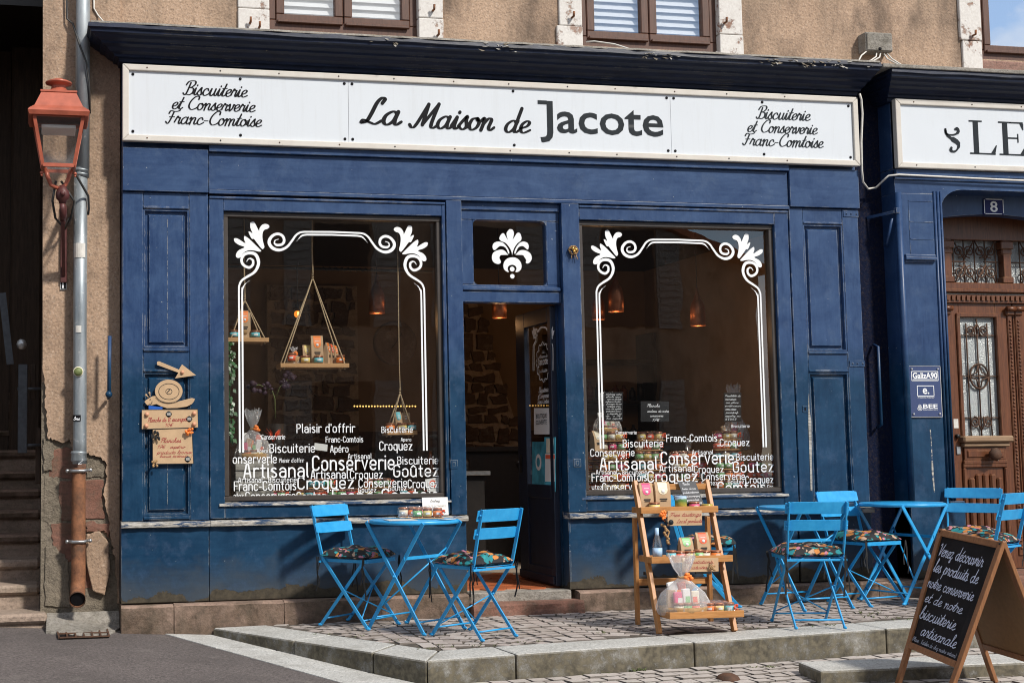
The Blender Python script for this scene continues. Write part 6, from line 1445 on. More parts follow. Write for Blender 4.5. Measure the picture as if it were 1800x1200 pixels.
for i, (x, y, a, l, lc) in enumerate(CH):
    z = zt(x, y) + .004 + .460 * S; off = V((math.cos(a), math.sin(a), 0)) * (-.005)
    o = cu0[i] if i < 2 else clone(cu0[i % 2], lc)
    o.location = (x + off.x, y + off.y, z); o.rotation_euler = (random.uniform(-.02, .02), random.uniform(-.03, .01), a + random.uniform(-.06, .06) + (PI / 2 * (i // 2)))
def make_table(label):
    t = empty('bistro_table', label, 'table', group='round blue bistro tables'); r = .292; H = .708; m = MB()
    m.lathe((0, 0, H), [(r - .004, -.024), (r, -.022), (r + .001, -.004), (r - .006, 0), (.0001, 0)], 40); m.lathe((0, 0, H), [(.0001, -.006), (r - .006, -.006), (r - .004, -.024)], 40); m.build('table_top', CY, t)
    for y in (.205, -.205):
        for s, yy in ((1, y), (-1, y * .93)):
            m = MB(); a, b = V((-.235 * s, yy, H - .012)), V((.235 * s, yy, .012)); m.bar(a, b, .010, .025, (1, 0, 0)); m.ball(b + V((.006 * s, 0, -.002)), .013, 8, (1.5, .9, .8)); m.build('leg', CY, t, .002)
        m = MB(); m.ball((0, y * 1.03, H / 2), .009, 6); m.build('pivot', CY, t)
    for x, z, y in ((.20, .08, .205), (-.20, .08, .19), (.08, .47, .20)):
        m = MB()
        if z < .2: m.tube([(x, -y, z), (x, y, z)], .006, 6)
        else: m.bar((x, -y, z), (x, y, z), .006, .02)
        m.build('stretcher', CY, t)
    m = MB(); m.tube([(.12, .2, .53), (-.13, -.2, .15)], .0055, 6); m.build('brace', CY, t)
    return t
TB = [(2.385, -.635, -.97, 'blue round bistro table with jars on it left of the doorway'), (5.30, -.405, -1.42, 'empty blue round bistro table left of the right pilaster, behind the chair'), (6.14, -.345, .25, 'empty blue round bistro table at the dark recess, nearest the wooden door')]
tb0 = make_table(TB[0][3])
for i, (x, y, a, l) in enumerate(TB):
    z = zt(x, y) + .004
    if i == 0: tb0.location = (x, y, z); tb0.rotation_euler = (0, 0, a)
    else: clone(tb0, l, (x, y, z), a)

# ================================================================ GOODS
def jar_mesh(k, r=.030, h=.062):
    m = MB(); m.mi = 0; m.lathe((0, 0, 0), [(r * .85, 0), (r, .004), (r, h * .78), (r * .9, h * .86)], 14); m.mi = 1; m.lathe((0, 0, 0), [(r * 1.015, h * .14), (r * 1.015, h * .72)], 14)
    m.mi = 2; m.lathe((0, 0, 0), [(r * .98, h * .84), (r * 1.06, h * .86), (r * 1.06, h * .98), (r * .95, h), (.0001, h)], 14)
    m.mi = 3; q = [(r * 1.03 * math.sin(a), -r * 1.03 * math.cos(a)) for a in (-.45, -.15, .15, .45)]
    m.add([(x, y, h * .34) for x, y in q] + [(x, y, h * .56) for x, y in q], [(i, i + 1, i + 5, i + 4) for i in range(3)])
    me = m.mesh('jar')
    for mt in (MT['contents'], MT['lab_' + k], MT['lid'], MT['paper']): me.materials.append(mt)
    return me
JM = {k: jar_mesh(k) for k in LABC}; JS = {k: jar_mesh(k, .033, .055) for k in LABC}
def jar(par, k, p, mesh=None, rz=None, nm='jar'):
    o = bpy.data.objects.new(nm, (mesh or JM)[k]); C.objects.link(o); o.location = p; o.rotation_euler = (0, 0, random.uniform(-.5, .5) if rz is None else rz)
    if par: o.parent = par
    return o
PACKW = .215
def pack_bits():
    m = MB(); m.box(-.105, .105, -.040, .040, 0, .007, .002); tray = m.mesh('tray'); tray.materials.append(MT['pine'])
    m = MB(); m.smooth = True; n = 12; prof = [(.100, .038, .005), (.104, .042, .035), (.098, .038, .064), (.05, .014, .074)]; vs = []
    for a, b, z in prof:
        for k in range(n): t = 2 * PI * k / n; e = lambda c: math.copysign(abs(c) ** .45, c); vs.append((a * e(math.cos(t)) + random.uniform(-.003, .003), b * e(math.sin(t)) + random.uniform(-.003, .003), z + random.uniform(-.002, .002)))
    m.add(vs, [(i * n + k, i * n + (k + 1) % n, (i + 1) * n + (k + 1) % n, (i + 1) * n + k) for i in range(3) for k in range(n)] + [tuple(3 * n + k for k in range(n))]); wrap = m.mesh('cellophane'); wrap.materials.append(MT['film'])
    m = MB(); 
    for k in range(9): a = random.uniform(0, 6.3); m.ball((.100 + .012 * math.cos(a), -.03 + .012 * math.sin(a), .04 + random.uniform(-.014, .014)), .007, 5)
    bow = m.mesh('bow'); bow.materials.append(MT['lab_red'])
    m = MB(); m.lathe((0, 0, 0), [(.0001, -.002), (.012, -.002), (.012, .001)], 12, None, 'y'); seal = m.mesh('seal'); seal.materials.append(MT['slateletter'])
    return tray, wrap, bow, seal
TRAY, WRAP, BOW, SEAL = pack_bits()
def pack(p, cols, label, rz=0.0, group='cellophane packs of three jars'):
    t = empty('jar_pack', label, 'jar pack', p, rz, group)
    for me, nm in ((TRAY, 'tray'), (WRAP, 'cellophane'), (BOW, 'bow')): o = bpy.data.objects.new(nm, me); C.objects.link(o); o.parent = t
    for i, k in enumerate(cols): jar(t, k, ((i - 1) * .066, random.uniform(-.004, .004), .0072))
    return t
def bag(p, w, d, h, label, lab, rz=0.0, tilt=0.0, cookie=False):
    t = empty('paper_bag', label, 'paper bag', p, rz); t.rotation_euler = (tilt, 0, rz); m = MB(); w2, d2 = w / 2, d / 2
    lv = [(1, 1, 0), (1, 1, .35), (1, .8, .7), (1, .28, .93), (1, .08, .955), (1, .07, 1)]
    vs = [(sx * w2 * a, sy * d2 * b, h * z) for a, b, z in lv for sx, sy in ((-1, -1), (1, -1), (1, 1), (-1, 1))]
    m.add(vs, [(4 * i + k, 4 * i + (k + 1) % 4, 4 * i + 4 + (k + 1) % 4, 4 * i + 4 + k) for i in range(5) for k in range(4)] + [(3, 2, 1, 0), (20, 21, 22, 23)])
    m.build('bag_body', MT['kraft'], t, .003)
    def fy(z): # front face depth at height fraction
        for (a0, b0, z0), (a1, b1, z1) in zip(lv, lv[1:]):
            if z0 <= z <= z1: return -d2 * (b0 + (b1 - b0) * (z - z0) / (z1 - z0)) - .0018
        return -d2
    m = MB(); ws = .31 * w; rows = [(.985, ws), (.955, ws), (.93, ws), (.72, ws), (.66, ws * .95), (.60, ws * .7), (.565, ws * .3)]
    vs = [(s * a, fy(z), h * z) for z, a in rows for s in (-1, 1)]; m.add(vs, [(2 * i + 2, 2 * i + 3, 2 * i + 1, 2 * i) for i in range(len(rows) - 1)]); lb = m.build('bag_label', MT[lab], t)
    m = MB()
    for k in range(3): m.bar((-ws * .6, fy(.80) - .001, h * (.80 - .04 * k)), (ws * .6, fy(.80) - .001, h * (.80 - .04 * k)), .001, .004, (0, 0, 1))
    m.lathe((0, fy(.68) - .0008, h * .665), [(.0001, -.0004), (w * .12, -.0004), (w * .12, .0008)], 12, None, 'y'); m.build('label_print', MT['paper'], lb)
    if cookie:
        m = MB(); m.lathe((0, fy(.25) - .001, h * .22), [(.0001, -.0005), (w * .22, -.0005), (w * .22, .001)], 10, None, 'y'); m.build('biscuit_print', MT['straw'], t)
    m = MB(); m.bar((-w * .25, fy(.42) - .001, h * .40), (w * .25, fy(.42) - .001, h * .40), .001, .008, (0, 0, 1)); m.bar((-w * .2, fy(.3) - .001, h * .34), (w * .2, fy(.3) - .001, h * .34), .001, .006, (0, 0, 1)); m.build('print', MT['ink'], t)
    return t
def gift(p, r, h, label, rz=0, dense=1.0, cols=('cream', 'green', 'red')):
    t = empty('gift_basket', label, 'gift basket', p, rz); rnd = random.Random(int(p[0] * 1000))
    m = MB(); m.lathe((0, 0, 0), [(r * .8, 0), (r * .95, .02), (r * .98, .05), (r * .9, .05), (r * .75, .012), (.0001, .012)], 20, lambda a, z, i: 1 + .25 * abs(math.cos(a)) ** 3); m.build('basket', MT['straw'], t)
    for k, (x, y, hh, ww, mt) in enumerate(((-.62, .05, .36, .22, 'kraft'), (-.15, .25, .50, .24, 'paper'), (.30, .3, .46, .2, 'lab_red'), (.66, .05, .34, .2, 'lab_cream'), (-.32, -.15, .34, .2, 'lab_pink'), (.15, -.1, .38, .2, 'paper'))):
        m = MB(); m.T = M4.Rotation(rnd.uniform(-.25, .25), 4, 'Y'); m.box(r * (x - ww), r * (x + ww), r * (y - .08), r * (y + .1), .014, h * hh * 1.12, .004); m.build('biscuit_box', MT[mt], t)
        m = MB(); m.T = M4.Rotation(rnd.uniform(-.1, .1), 4, 'Y'); m.box(r * (x - ww * .6), r * (x + ww * .6), r * (y - .09), r * (y - .085), h * hh * .5, h * hh * .8); m.build('box_label', MT[('straw', 'lab_orange', 'paper', 'lab_red', 'paper', 'lab_green')[k]], t)
    for k, c in enumerate(cols): jar(t, c, (r * (-.45 + .42 * k), -r * .45, .014))
    m = MB(); m.smooth = True; n = 30; nk = .62 * h
    prof = [(1.02, 0.0), (1.12, .04), (1.14, .12), (1.08, .24), (.92, .36), (.68, .47), (.40, .56), (.17, .62), (.22, .67), (.42, .77), (.58, .89), (.66, 1.0)]; vs = []; ph = [rnd.uniform(0, 6.3) for _ in range(4)]
    for i, (a, z) in enumerate(prof):
        for k in range(n):
            th = 2 * PI * k / n; wob = 1 + (.04 + .15 * max(0, z - .55)) * math.sin(7 * th + ph[0] + 3 * z) + (.03 + .2 * max(0, z - .55)) * math.sin(13 * th + ph[1] + 5 * z) + rnd.uniform(-.03, .03)
            ov = 1 + .22 * abs(math.cos(th)) ** 2 * (1 if z < .4 else 0); vs.append((r * a * wob * ov * math.cos(th), r * a * wob * math.sin(th) * (.8 if z < .5 else .75), h * z + (rnd.uniform(-.06, .05) * h if i == len(prof) - 1 else rnd.uniform(-.008, .008) * h)))
    m.add(vs, [(i * n + k, i * n + (k + 1) % n, (i + 1) * n + (k + 1) % n, (i + 1) * n + k) for i in range(len(prof) - 1) for k in range(n)]); m.build('cellophane', MT['film_thick'], t)
    m = MB(); m.tube([(r * .19 * math.cos(a), r * .19 * math.sin(a), nk + .004 * math.sin(3 * a)) for a in [2 * PI * k / 12 for k in range(13)]], .006, 6); m.build('tie', MT['straw'], t)
    m = MB()
    for k in range(12): a = rnd.uniform(0, 6.3); q = rnd.uniform(.2, 1) * r * .2; m.ball((r * .25 + q * math.cos(a), -r * .18 + rnd.uniform(-.01, .01), nk + q * math.sin(a)), .011, 5, (1.3, .8, 1))
    m.build('dried_flower', MT['lab_orange'], t); return t
def board(name, label, cat, pts, mat, th=.006, frame=None):
    """thin rigid sheet from 4 corners bl, br, tr, tl"""
    pts = [V(p) for p in pts]; n = (pts[1] - pts[0]).cross(pts[3] - pts[0]).normalized(); m = MB(); m.prism([p + n * th * .5 for p in pts], -n * th); o = m.build(name, mat, None, .001)
    tag(o, label, cat); return o, pts, n
def script_on(o, pts, n, lines, mat, wt=.55, th=.006, nm='handwriting', style='hand'):
    ux = (pts[1] - pts[0]); uz = (pts[3] - pts[0]); W = ux.length; H = uz.length; ux.normalize(); uz.normalize(); O = pts[0] + n * (th * .5 + .0012); m = MB()
    for t, x0, x1, zb, h in lines: write(m, t, style, O + ux * (x0 * W) + uz * (zb * H), ux, uz, (x1 - x0) * W, h * H, wt)
    return m.build(nm, mat, o)

# ---- display ladder
lad = empty('display_ladder', 'three tier folding wooden display ladder with goods in front of the right window', 'display shelf', (3.772, -1.286, .0), -.03)
LW = .50; zl = zt(4, -1.28) + .003
AC, ACX = MT['acacia'], MT['acacia_x']
sl_ = .36 / .925 # the front frame leans back
def fyl(z): return sl_ * z
for x in (0, LW):
    m = MB(); m.bar((x, 0, zl), (x + .02, .372, .945), .026, .042, (0, 1, 0)); m.build('front_leg', AC, lad, .003)
for x in (.05, LW + .06):
    m = MB(); m.bar((x, .455, zl), (x - .012, .43, .705), .024, .036, (0, 1, 0)); m.build('rear_leg', AC, lad, .003)
m = MB(); m.box(.02, LW + .01, fyl(.905) - .008, fyl(.905) + .012, .885, .925, .003); m.build('top_rail', ACX, lad)
m = MB(); m.box(.04, LW + .06, .452, .472, .262, .305, .003); m.build('rear_rail', ACX, lad)
m = MB(); m.box(.10, .16, .43, .46, .33, .352); m.box(LW - .05, LW + .06, .42, .44, .33, .352); m.build('hinge_strap', MT['iron'], lad)
TI = []
for zt_, ov, dpt, ex in ((.742, .030, .16, .015), (.438, .075, .20, .024), (.112, .13, .26, -.005)):
    yb = fyl(zt_) + .05; yf = fyl(zt_) - ov - .03; yb = yf + dpt; m = MB(); m.box(.015 - ex, LW + .015 + ex, yf, yf + .016, zt_ - .002, zt_ + .040, .002); m.build('tray_front', ACX, lad)
    for x in (.017, LW + .003): m = MB(); m.box(x - ex, x + .014 - ex * .2, yf + .0165, yb, zt_ - .002, zt_ + .036, .002); m.build('tray_side', AC, lad)
    m = MB(); m.box(.03 - ex, LW + .004 + ex, yb - .014, yb, zt_, zt_ + .034, .002); m.build('tray_back', ACX, lad)
    for k in range(3): a = yf + .017 + k * (dpt - .032) / 3; m = MB(); m.box(.031 - ex, LW + .0 + ex, a, a + (dpt - .032) / 3 - .004, zt_ + .002, zt_ + .012); m.build('tray_slat', ACX, lad)
    TI.append((yf, yb, zt_ + .013))
LT = M4.Translation((3.772, -1.286, 0)) @ M4.Rotation(-.03, 4, 'Z')
def lx(x, y, z): return tuple(LT @ V((x, y, z)))
y0, y1, z = TI[0]; ym = (y0 + y1) / 2
bag(lx(.075, ym + .02, z), 0.092, .05, .180, 'kraft bag with pink label, leftmost on the ladder top tier', 'lab_pink'); bag(lx(.185, ym + .015, z), 0.105, .05, .186, 'kraft bag with pale blue label beside the landscape tin', 'lab_cream')
m = MB(); m.lathe((0, 0, 0), [(.036, 0), (.038, .004), (.038, .088), (.036, .092), (.033, .090), (.0001, .090)], 20); o = tag(m.build('landscape_tin', MT['landscape']), 'tall tin printed with a green landscape on the ladder top tier', 'tin'); o.location = lx(.300, y0 + .06, z)
tag(jar(None, 'yellow', lx(.11, y0 + .042, z), JS, 0), 'small jar with yellow label in front of the pink labelled bag', 'jar'); tag(jar(None, 'pink', lx(.385, y0 + .045, z), JS, 0), 'small jar with pink label on the ladder top tier', 'jar')
m = MB(); m.lathe((0, 0, 0), [(.037, 0), (.037, .036), (.034, .038), (.0001, .037)], 18); o = tag(m.build('low_tin', MT['landscape']), 'low flat printed tin at the right end of the ladder top tier', 'tin'); o.location = lx(.475, y0 + .048, z)
p0 = [lx(.355, y0 + .070, z + .0), lx(.478, y0 + .075, z + .004), lx(.425, .335, z + .185), lx(.300, .33, z + .185)]
o, p_, n_ = board('menu_slate', 'small grey slate with chalk writing leaning on the ladder top tier', 'slate', p0, MT['slate_grey'], .005)
script_on(o, p_, n_, [('Planche', .2, .6, .86, .09), ('boites de nos', .08, .85, .70, .07), ('produits artisanaux', .05, .95, .57, .07), ('vous accompagnez', .08, .92, .44, .07), ('gourmandises', .1, .8, .31, .07), ('de 9 a 17€', .3, .9, .18, .08), ('bon appetit', .35, .95, .06, .07)], MT['chalk'], .7, .005)
def cardsign(u0, u1, v0, v1, y, label, lines, dzz=0):
    a, b, c, d = P(u0, v1, y), P(u1, v1 - 1.5, y), P(u1 - .5, v0 - .5, y), P(u0 + .5, v0, y); o, p_, n_ = board('cardboard_sign', label, 'sign', [a, b, c, d], MT['cardboard'], .004); script_on(o, p_, n_, lines, MT['marker_red'], .75, .004); return o
yc = -1.286 + TI[0][0] - .010
cardsign(1173, 1234, 897, 924, -1.286 + TI[0][0] - .012, 'corrugated cardboard sign reading Free tastings Local products on the ladder', [('Free tastings', .04, .94, .60, .26), ('Local products', .26, .98, .18, .24)])
cardsign(1199, 1263, 980, 1005, -1.286 + TI[1][0] - .016, 'corrugated cardboard sign reading Dégustations gratuites on the middle tier', [('Dégustations', .03, .80, .58, .26), ('gratuites', .14, .66, .20, .24)])
def cluster(u, v, y, r, mat, nb, label, name='dried_flower', cat='decoration', sq=(1, .7, 1)):
    p = P(u, v, y); m = MB()
    for _ in range(nb):
        a = random.uniform(0, 6.3); q = r * math.sqrt(random.random()); m.ball((p.x + q * math.cos(a), y + random.uniform(-.012, .0), p.z + q * math.sin(a)), r * .32, 6, sq)
    return tag(m.build(name, mat), label, cat)
ya = -1.286 + TI[0][0] - .03; yb_ = -1.286 + TI[1][0] - .03
cluster(1165, 906, ya, .030, MT['lab_orange'], 22, 'orange dried flower head pinned at the left of the Free tastings sign')
cluster(1168, 917, ya - .006, .020, MT['blackcloth'], 8, 'black ribbon knot below the orange dried flower on the ladder', 'ribbon_knot')
m = MB(); q = [P(1165, 922, ya), P(1170, 928, ya), P(1176, 934, ya), P(1173, 945, ya), P(1177, 957, ya)]; m.tube(smooth_line([(p.x, p.z) for p in q], 1) and [tuple(p) for p in q], .007, 6)
for k in range(10): p = q[0].lerp(q[-1], k / 10); m.ball((p.x + random.uniform(-.01, .01), p.y - .004, p.z), .010, 5)
tag(m.build('straw_tassel', MT['straw']), 'braided straw tassel hanging below the Free tastings sign', 'decoration')
p = P(1179.5, 917.5, ya - .004); m = MB(); m.lathe(tuple(p), [(.0001, -.002), (.017, -.002), (.017, .001)], 14, None, 'y'); tag(m.build('round_seal', MT['slateletter']), 'round dark paper seal on the Free tastings sign', 'seal')
cluster(1252, 989, yb_, .016, MT['egg'], 5, 'small wooden bead cluster on the Dégustations sign', 'wooden_beads'); cluster(1251, 998, yb_, .022, MT['straw'], 12, 'pale straw bow under the beads of the Dégustations sign', 'straw_bow')
y0, y1, z = TI[1]; ym = (y0 + y1) / 2
bt = empty('lemonade_bottle', 'clear bottle with pale blue cap and label, leftmost on the middle tier', 'bottle', lx(.075, ym, z)); m = MB(); m.lathe((0, 0, 0), [(.026, 0), (.030, .006), (.030, .09), (.022, .13), (.012, .16), (.0105, .185)], 18); m.build('glass_body', MT['glass_lamp'], bt)
m = MB(); m.lathe((0, 0, 0), [(.0305, .02), (.0305, .075)], 18); m.lathe((0, 0, 0), [(.0108, .150), (.0125, .165), (.0125, .20), (.0001, .202)], 14); m.build('label', simple('pale blue label', (.40, .58, .80), .5), bt)
m = MB(); m.lathe((0, 0, .002), [(.027, 0), (.027, .085), (.02, .12), (.0001, .121)], 14); m.build('drink', glass('pale drink', (.85, .9, .92), 1.33, .02), bt)
bag(lx(.285, ym + .03, z), .088, .05, .135, 'kraft bag with green label leaning on the middle tier', 'lab_green', 0, -.1); bag(lx(.395, ym + .03, z), .088, .05, .165, 'kraft bag with red label on the middle tier', 'lab_red', 0, -.05)
for x, k, l in ((.205, 'red', 'red labelled jar beside the gift basket top on the middle tier'), (.275, 'yellow', 'yellow labelled jar in the middle of the middle tier'), (.375, 'cream', 'dark jar with cream label under the red labelled bag'), (.45, 'orange', 'orange labelled jar at the right end of the middle tier')):
    tag(jar(None, k, lx(x, y0 + .055, z), JS, 0), l, 'jar')
tag(jar(None, 'green', lx(.33, y0 + .05, z), JM, 0), 'tall jar with green label between the yellow and cream jars on the middle tier', 'jar'); tag(jar(None, 'teal', lx(.145, y0 + .05, z), JM, 0), 'teal labelled jar beside the lemonade bottle', 'jar')
y0, y1, z = TI[2]; ym = (y0 + y1) / 2
gift(lx(.165, ym - .01, z), .128, .37, 'large cellophane gift basket on the bottom tray of the display ladder', 0)
for i, (dx_, dy_) in enumerate(((0, -.045), (.0, .045))): pack(lx(.385 + dx_, ym + dy_, z), [('orange', 'yellow', 'teal'), ('cream', 'red', 'orange')][i], ['jar pack in cellophane at the front of the ladder bottom tray', 'jar pack in cellophane at the back of the ladder bottom tray'][i], -.05)

# ---- things on the left table and sill
zT = zt(2.4, -.6) + .004 + .709
pack((2.48, -.62, zT), ('green', 'yellow', 'orange'), 'jar pack in cellophane on the left bistro table', -.35); pack((2.43, -.44, zT), ('cream', 'orange', 'red'), 'second jar pack behind the first on the left bistro table', .05)
m = MB(); m.lathe((2.55, -.80, zT), [(.0001, .001), (.03, .001), (.05, .004), (.052, .006)], 18, lambda a, z, i: 1 + .4 * max(0, math.cos(a)) ** 6); tag(m.build('saucer', MT['paper']), 'small white dish in front of the jars on the left table', 'dish')
m = MB(); m.box(2.17, 2.36, -.82, -.66, zT + .001, zT + .004); tag(m.build('leaflet', MT['cable']), 'flat grey leaflet at the left edge of the left bistro table', 'leaflet')
m = MB(); m.ball((2.33, -.55, zT + .02), .022, 7, (1.4, 1, .9)); m.ball((2.37, -.60, zT + .015), .016, 7); tag(m.build('wrapped_sample', MT['film']), 'small wrapped sample in crinkled film on the left table', 'sample'); 
a, b, c, d = P(741, 899, -.075), P(788, 898, -.075), P(788, 875, -.06), P(741, 876, -.06)
o, p_, n_ = board('open_card', 'white card reading Nous sommes ouverts propped on the window ledge', 'card', [(2.615, -.036, .708), (2.802, -.036, .708), (2.802, -.014, .832), (2.615, -.014, .832)], MT['paper'], .004)
script_on(o, p_, n_, [('Entrez', .30, .68, .74, .14)], MT['ink'], .8, .004)
for t, a, b, c, h, mt in (('NOUS SOMMES', .08, .92, .46, .12, 'cable'), ('OUVERTS', .12, .88, .12, .18, 'black')): fonttext(t, 'print', MT[mt], o, p_[0] + (p_[1] - p_[0]) * a + (p_[3] - p_[0]) * c + n_ * .0035, UX, (p_[3] - p_[0]).normalized(), .187 * (b - a), .124 * h, .01)

# ---- nest on the door post
ns = empty('nest', 'small straw nest with golden eggs pinned to the right door post', 'nest'); p = P(1008, 440, -.03); m = MB()
for k in range(46):
    a = random.uniform(0, 6.3); r = random.uniform(.022, .036); q = [(p.x + r * math.cos(a + t) * 1.0, -.03 + random.uniform(-.014, .016), p.z + r * math.sin(a + t)) for t in (0, .4, .8, 1.2)]; m.tube(q, .0028, 4)
for k in range(8): x = random.uniform(-.02, .02); m.tube([(p.x + x, -.03, p.z - .028), (p.x + x * 1.4 + .006, -.034, p.z - .062 + random.uniform(-.01, .01))], .002, 4)
m.build('straw', MT['straw'], ns); m = MB()
for dx_, dz_ in ((-.008, .010), (.012, .004), (.0, -.010)): m.ball((p.x + dx_, -.044, p.z + dz_), .0115, 8, (1, 1, 1.15))
m.build('egg', MT['gold'], ns)

# ---- cardboard signs on the left pilaster
def shp(pts, y0, y1, mat, name, label, cat): m = MB(); px_plate(m, pts, y0, y1); return tag(m.build(name, mat, None, .001), label, cat)
def z5(s): return [(220 + float(a.split(',')[0]) / 5.455, 620 + float(a.split(',')[1]) / 5.455) for a in s.split()]
YB = -.014
ar = shp(z5("305,85 325,80 515,160 545,110 680,215 478,245 510,190 305,115"), YB - .006, YB, MT['cardboard'], 'arrow_sign', 'cardboard arrow pointing right, pinned above the snail', 'arrow')
p = P(*z5("547,187")[0], YB); m = MB(); m.ball((p.x, YB - .01, p.z), .013, 8); m.build('bead', MT['egg'], ar)
sn = shp(z5("185,470 195,455 235,430 262,415 292,412 310,440 350,470 420,480 500,468 560,452 640,432 668,440 662,462 640,490 590,515 500,528 400,530 340,510 300,490 255,502 210,500"), YB - .004, YB, MT['cardboard'], 'snail_sign', 'cardboard snail cut-out on the left pilaster between arrow and signs', 'snail cut-out')
q = [(418 + 133 * math.cos(t), 368 + 112 * math.sin(t)) for t in [2 * PI * k / 26 for k in range(26)]]; m = MB(); px_plate(m, [(220 + a / 5.455, 620 + b / 5.455) for a, b in q], YB - .009, YB - .004); m.build('shell', MT['cardboard'], sn, .001)
m = MB()
def z5p(pts): return [(lambda p: (p.x, p.z))(P(220 + a / 5.455, 620 + b / 5.455, YB - .0105)) for a, b in pts]
for rx, rz in ((98, 76), (30, 26)): ribbon(m, z5p([(420 + rx * math.cos(t), 370 + rz * math.sin(t)) for t in [2 * PI * k / 28 for k in range(29)]]), .0018, lambda a, b: (a, YB - .0105, b))
ribbon(m, z5p([(405, 378), (420, 362), (428, 355)]), .003, lambda a, b: (a, YB - .0105, b)); ribbon(m, smooth_line(z5p([(296, 418), (340, 460), (420, 478), (500, 462), (545, 420)]), 4), .0018, lambda a, b: (a, YB - .0105, b))
ribbon(m, smooth_line(z5p([(228, 488), (246, 490), (258, 478), (258, 462)]), 4), .0016, lambda a, b: (a, YB - .0105, b)); m.build('ink_line', MT['ink'], sn)
m = MB(); p = P(*z5("240,446")[0], YB); m.ball((p.x, YB - .006, p.z), .004, 6); m.build('eye', MT['ink'], sn)
m = MB()
for s in ("222,425 200,405", "240,415 232,385"):
    a, b = [P(*q, YB - .003) for q in z5(s)]; m.tube([tuple(a), tuple(b)], .004, 6); m.ball(tuple(b), .008, 8)
m.build('feeler', MT['cardboard'], sn)
bs = shp(z5("160,545 695,540 700,715 158,732"), YB - .006, YB, MT['cardboard'], 'price_sign', 'upper cardboard sign Planche de 12 escargots under the snail', 'sign')
def quadpts(s, y): # bl br tr tl
    return [P(*q, y) for q in z5(s)]
qp = quadpts("158,732 700,715 695,540 160,545", YB - .006)
script_on(bs, qp, V((0, -1, 0)), [('Planche de 12 escargots', .10, .80, .36, .22), ('10€', .40, .54, .10, .18)], MT['marker_red'], .85, 0)
bs2 = shp(z5("265,735 640,722 655,1060 265,1065"), YB - .003, YB + .004, MT['cardboard'], 'price_sign', 'lower cardboard sign Planches 17 euros apéro with handwriting', 'sign')
qp2 = quadpts("265,1065 655,1060 640,722 265,735", YB - .003)
script_on(bs2, qp2, V((0, -1, 0)), [('Planches', .18, .68, .62, .13), ('17€  apéro', .10, .78, .45, .10), ('produits locaux', .10, .96, .29, .10), ('(biscuit, tartinade...)', .16, .96, .19, .07)], MT['marker_red'], .85, 0)
m = MB()
for o_, s in ((bs, "158,732 700,715 695,540 160,545 158,732"), (bs2, "265,1065 655,1060 640,722")):
    m = MB(); yy = (YB - .0065) if o_ is bs else (YB - .0035); q = [(lambda p: (p.x, p.z))(P(*k, yy)) for k in z5(s)]; ribbon(m, q, .0022, lambda a, b: (a, yy, b)); m.build('ink_border', MT['ink'], o_)
for o_, s, yy in ((bs, "418,587", YB - .007), (bs, "615,633", YB - .007), (bs2, "600,1018", YB - .004)):
    p = P(*z5(s)[0], yy); m = MB(); m.lathe(tuple(p), [(.0001, -.001), (.020, -.001), (.020, .001)], 16, lambda a, z, i: 1 + .06 * math.cos(12 * a), 'y'); m.build('stamp', MT['slateletter'], o_); m = MB()
    for k in (-.006, 0, .006): m.bar((p.x - .013, yy - .0014, p.z + k), (p.x + .013, yy - .0014, p.z + k), .0006, .0026, (0, 0, 1))
    m.build('stamp_print', MT['cable'], o_)
for s in ("207,590", "200,700", "660,580", "660,683"): p = P(*z5(s)[0], YB); m = MB(); m.ball((p.x, YB - .012, p.z), .0155, 8); m.build('bead', MT['egg'], bs)
cluster(*z5("612,752")[0], YB - .02, .028, MT['lab_orange'], 18, 'orange dried flower head at the corner of the lower cardboard sign'); cluster(*z5("295,800")[0], YB - .016, .030, MT['blackcloth'], 12, 'black ribbon bow at the left corner of the lower cardboard sign', 'ribbon_knot', 'decoration', (.8, .6, 1.4)); cluster(*z5("290,1060")[0], YB - .016, .026, MT['straw'], 12, 'pale straw ribbon at the bottom corner of the lower cardboard sign', 'straw_bow')
m = MB(); q = [(lambda p: (p.x, YB - .001, p.z))(P(*k, YB - .001)) for k in z5("225,505 360,520 355,542 225,540")]; m.add(q, [(0, 1, 2, 3)]); tag(m.build('blue_tape', simple('bright blue tape', (.01, .09, .42), .5)), 'scrap of bright blue tape showing under the snail', 'tape')

# ---- sandwich board in the street
sb = empty('sandwich_board', 'wooden sandwich board with white handwriting standing on the street cobbles', 'sandwich board')
TL, TRr, BLf, BRf = V((4.979, -2.395, .681)), V((4.947, -2.927, .645)), V((4.748, -2.375, .034)), V((4.664, -2.907, .001)); KL, KR = V((5.185, -2.42, .02)), V((5.17, -2.955, -.012)); AF = MT['aframe']
nf = (BRf - BLf).cross(TL - BLf).normalized(); nb = (KL - KR).cross(TRr - KR).normalized()
def member(p, q, w, par, nm, n, off=.0): m = MB(); m.bar(p + n * off, q + n * off, w, .022, n); return m.build(nm, AF, par, .003)
zg = zr(4.8, -2.6) + .024
for a, b, n in ((TL, BLf, nf), (TRr, BRf, nf), (TL, KL, nb), (TRr, KR, nb)):
    d = b - a; e = a + d * ((zg - a.z) / d.z); member(a - d.normalized() * .006, e, .040, sb, 'leg', n, .0)
def ins(a, b, t): return a + (b - a).normalized() * t
for a, b, c, d, n in ((TL, TRr, BLf, BRf, nf), (TL, TRr, KL, KR, nb)):
    up = (a - c).normalized(); member(ins(a, b, .02) - up * .018, ins(b, a, .02) - up * .018, .036, sb, 'rail', n, .001); member(ins(c, d, .02) + up * .018, ins(d, c, .02) + up * .018, .036, sb, 'rail', n, .001)
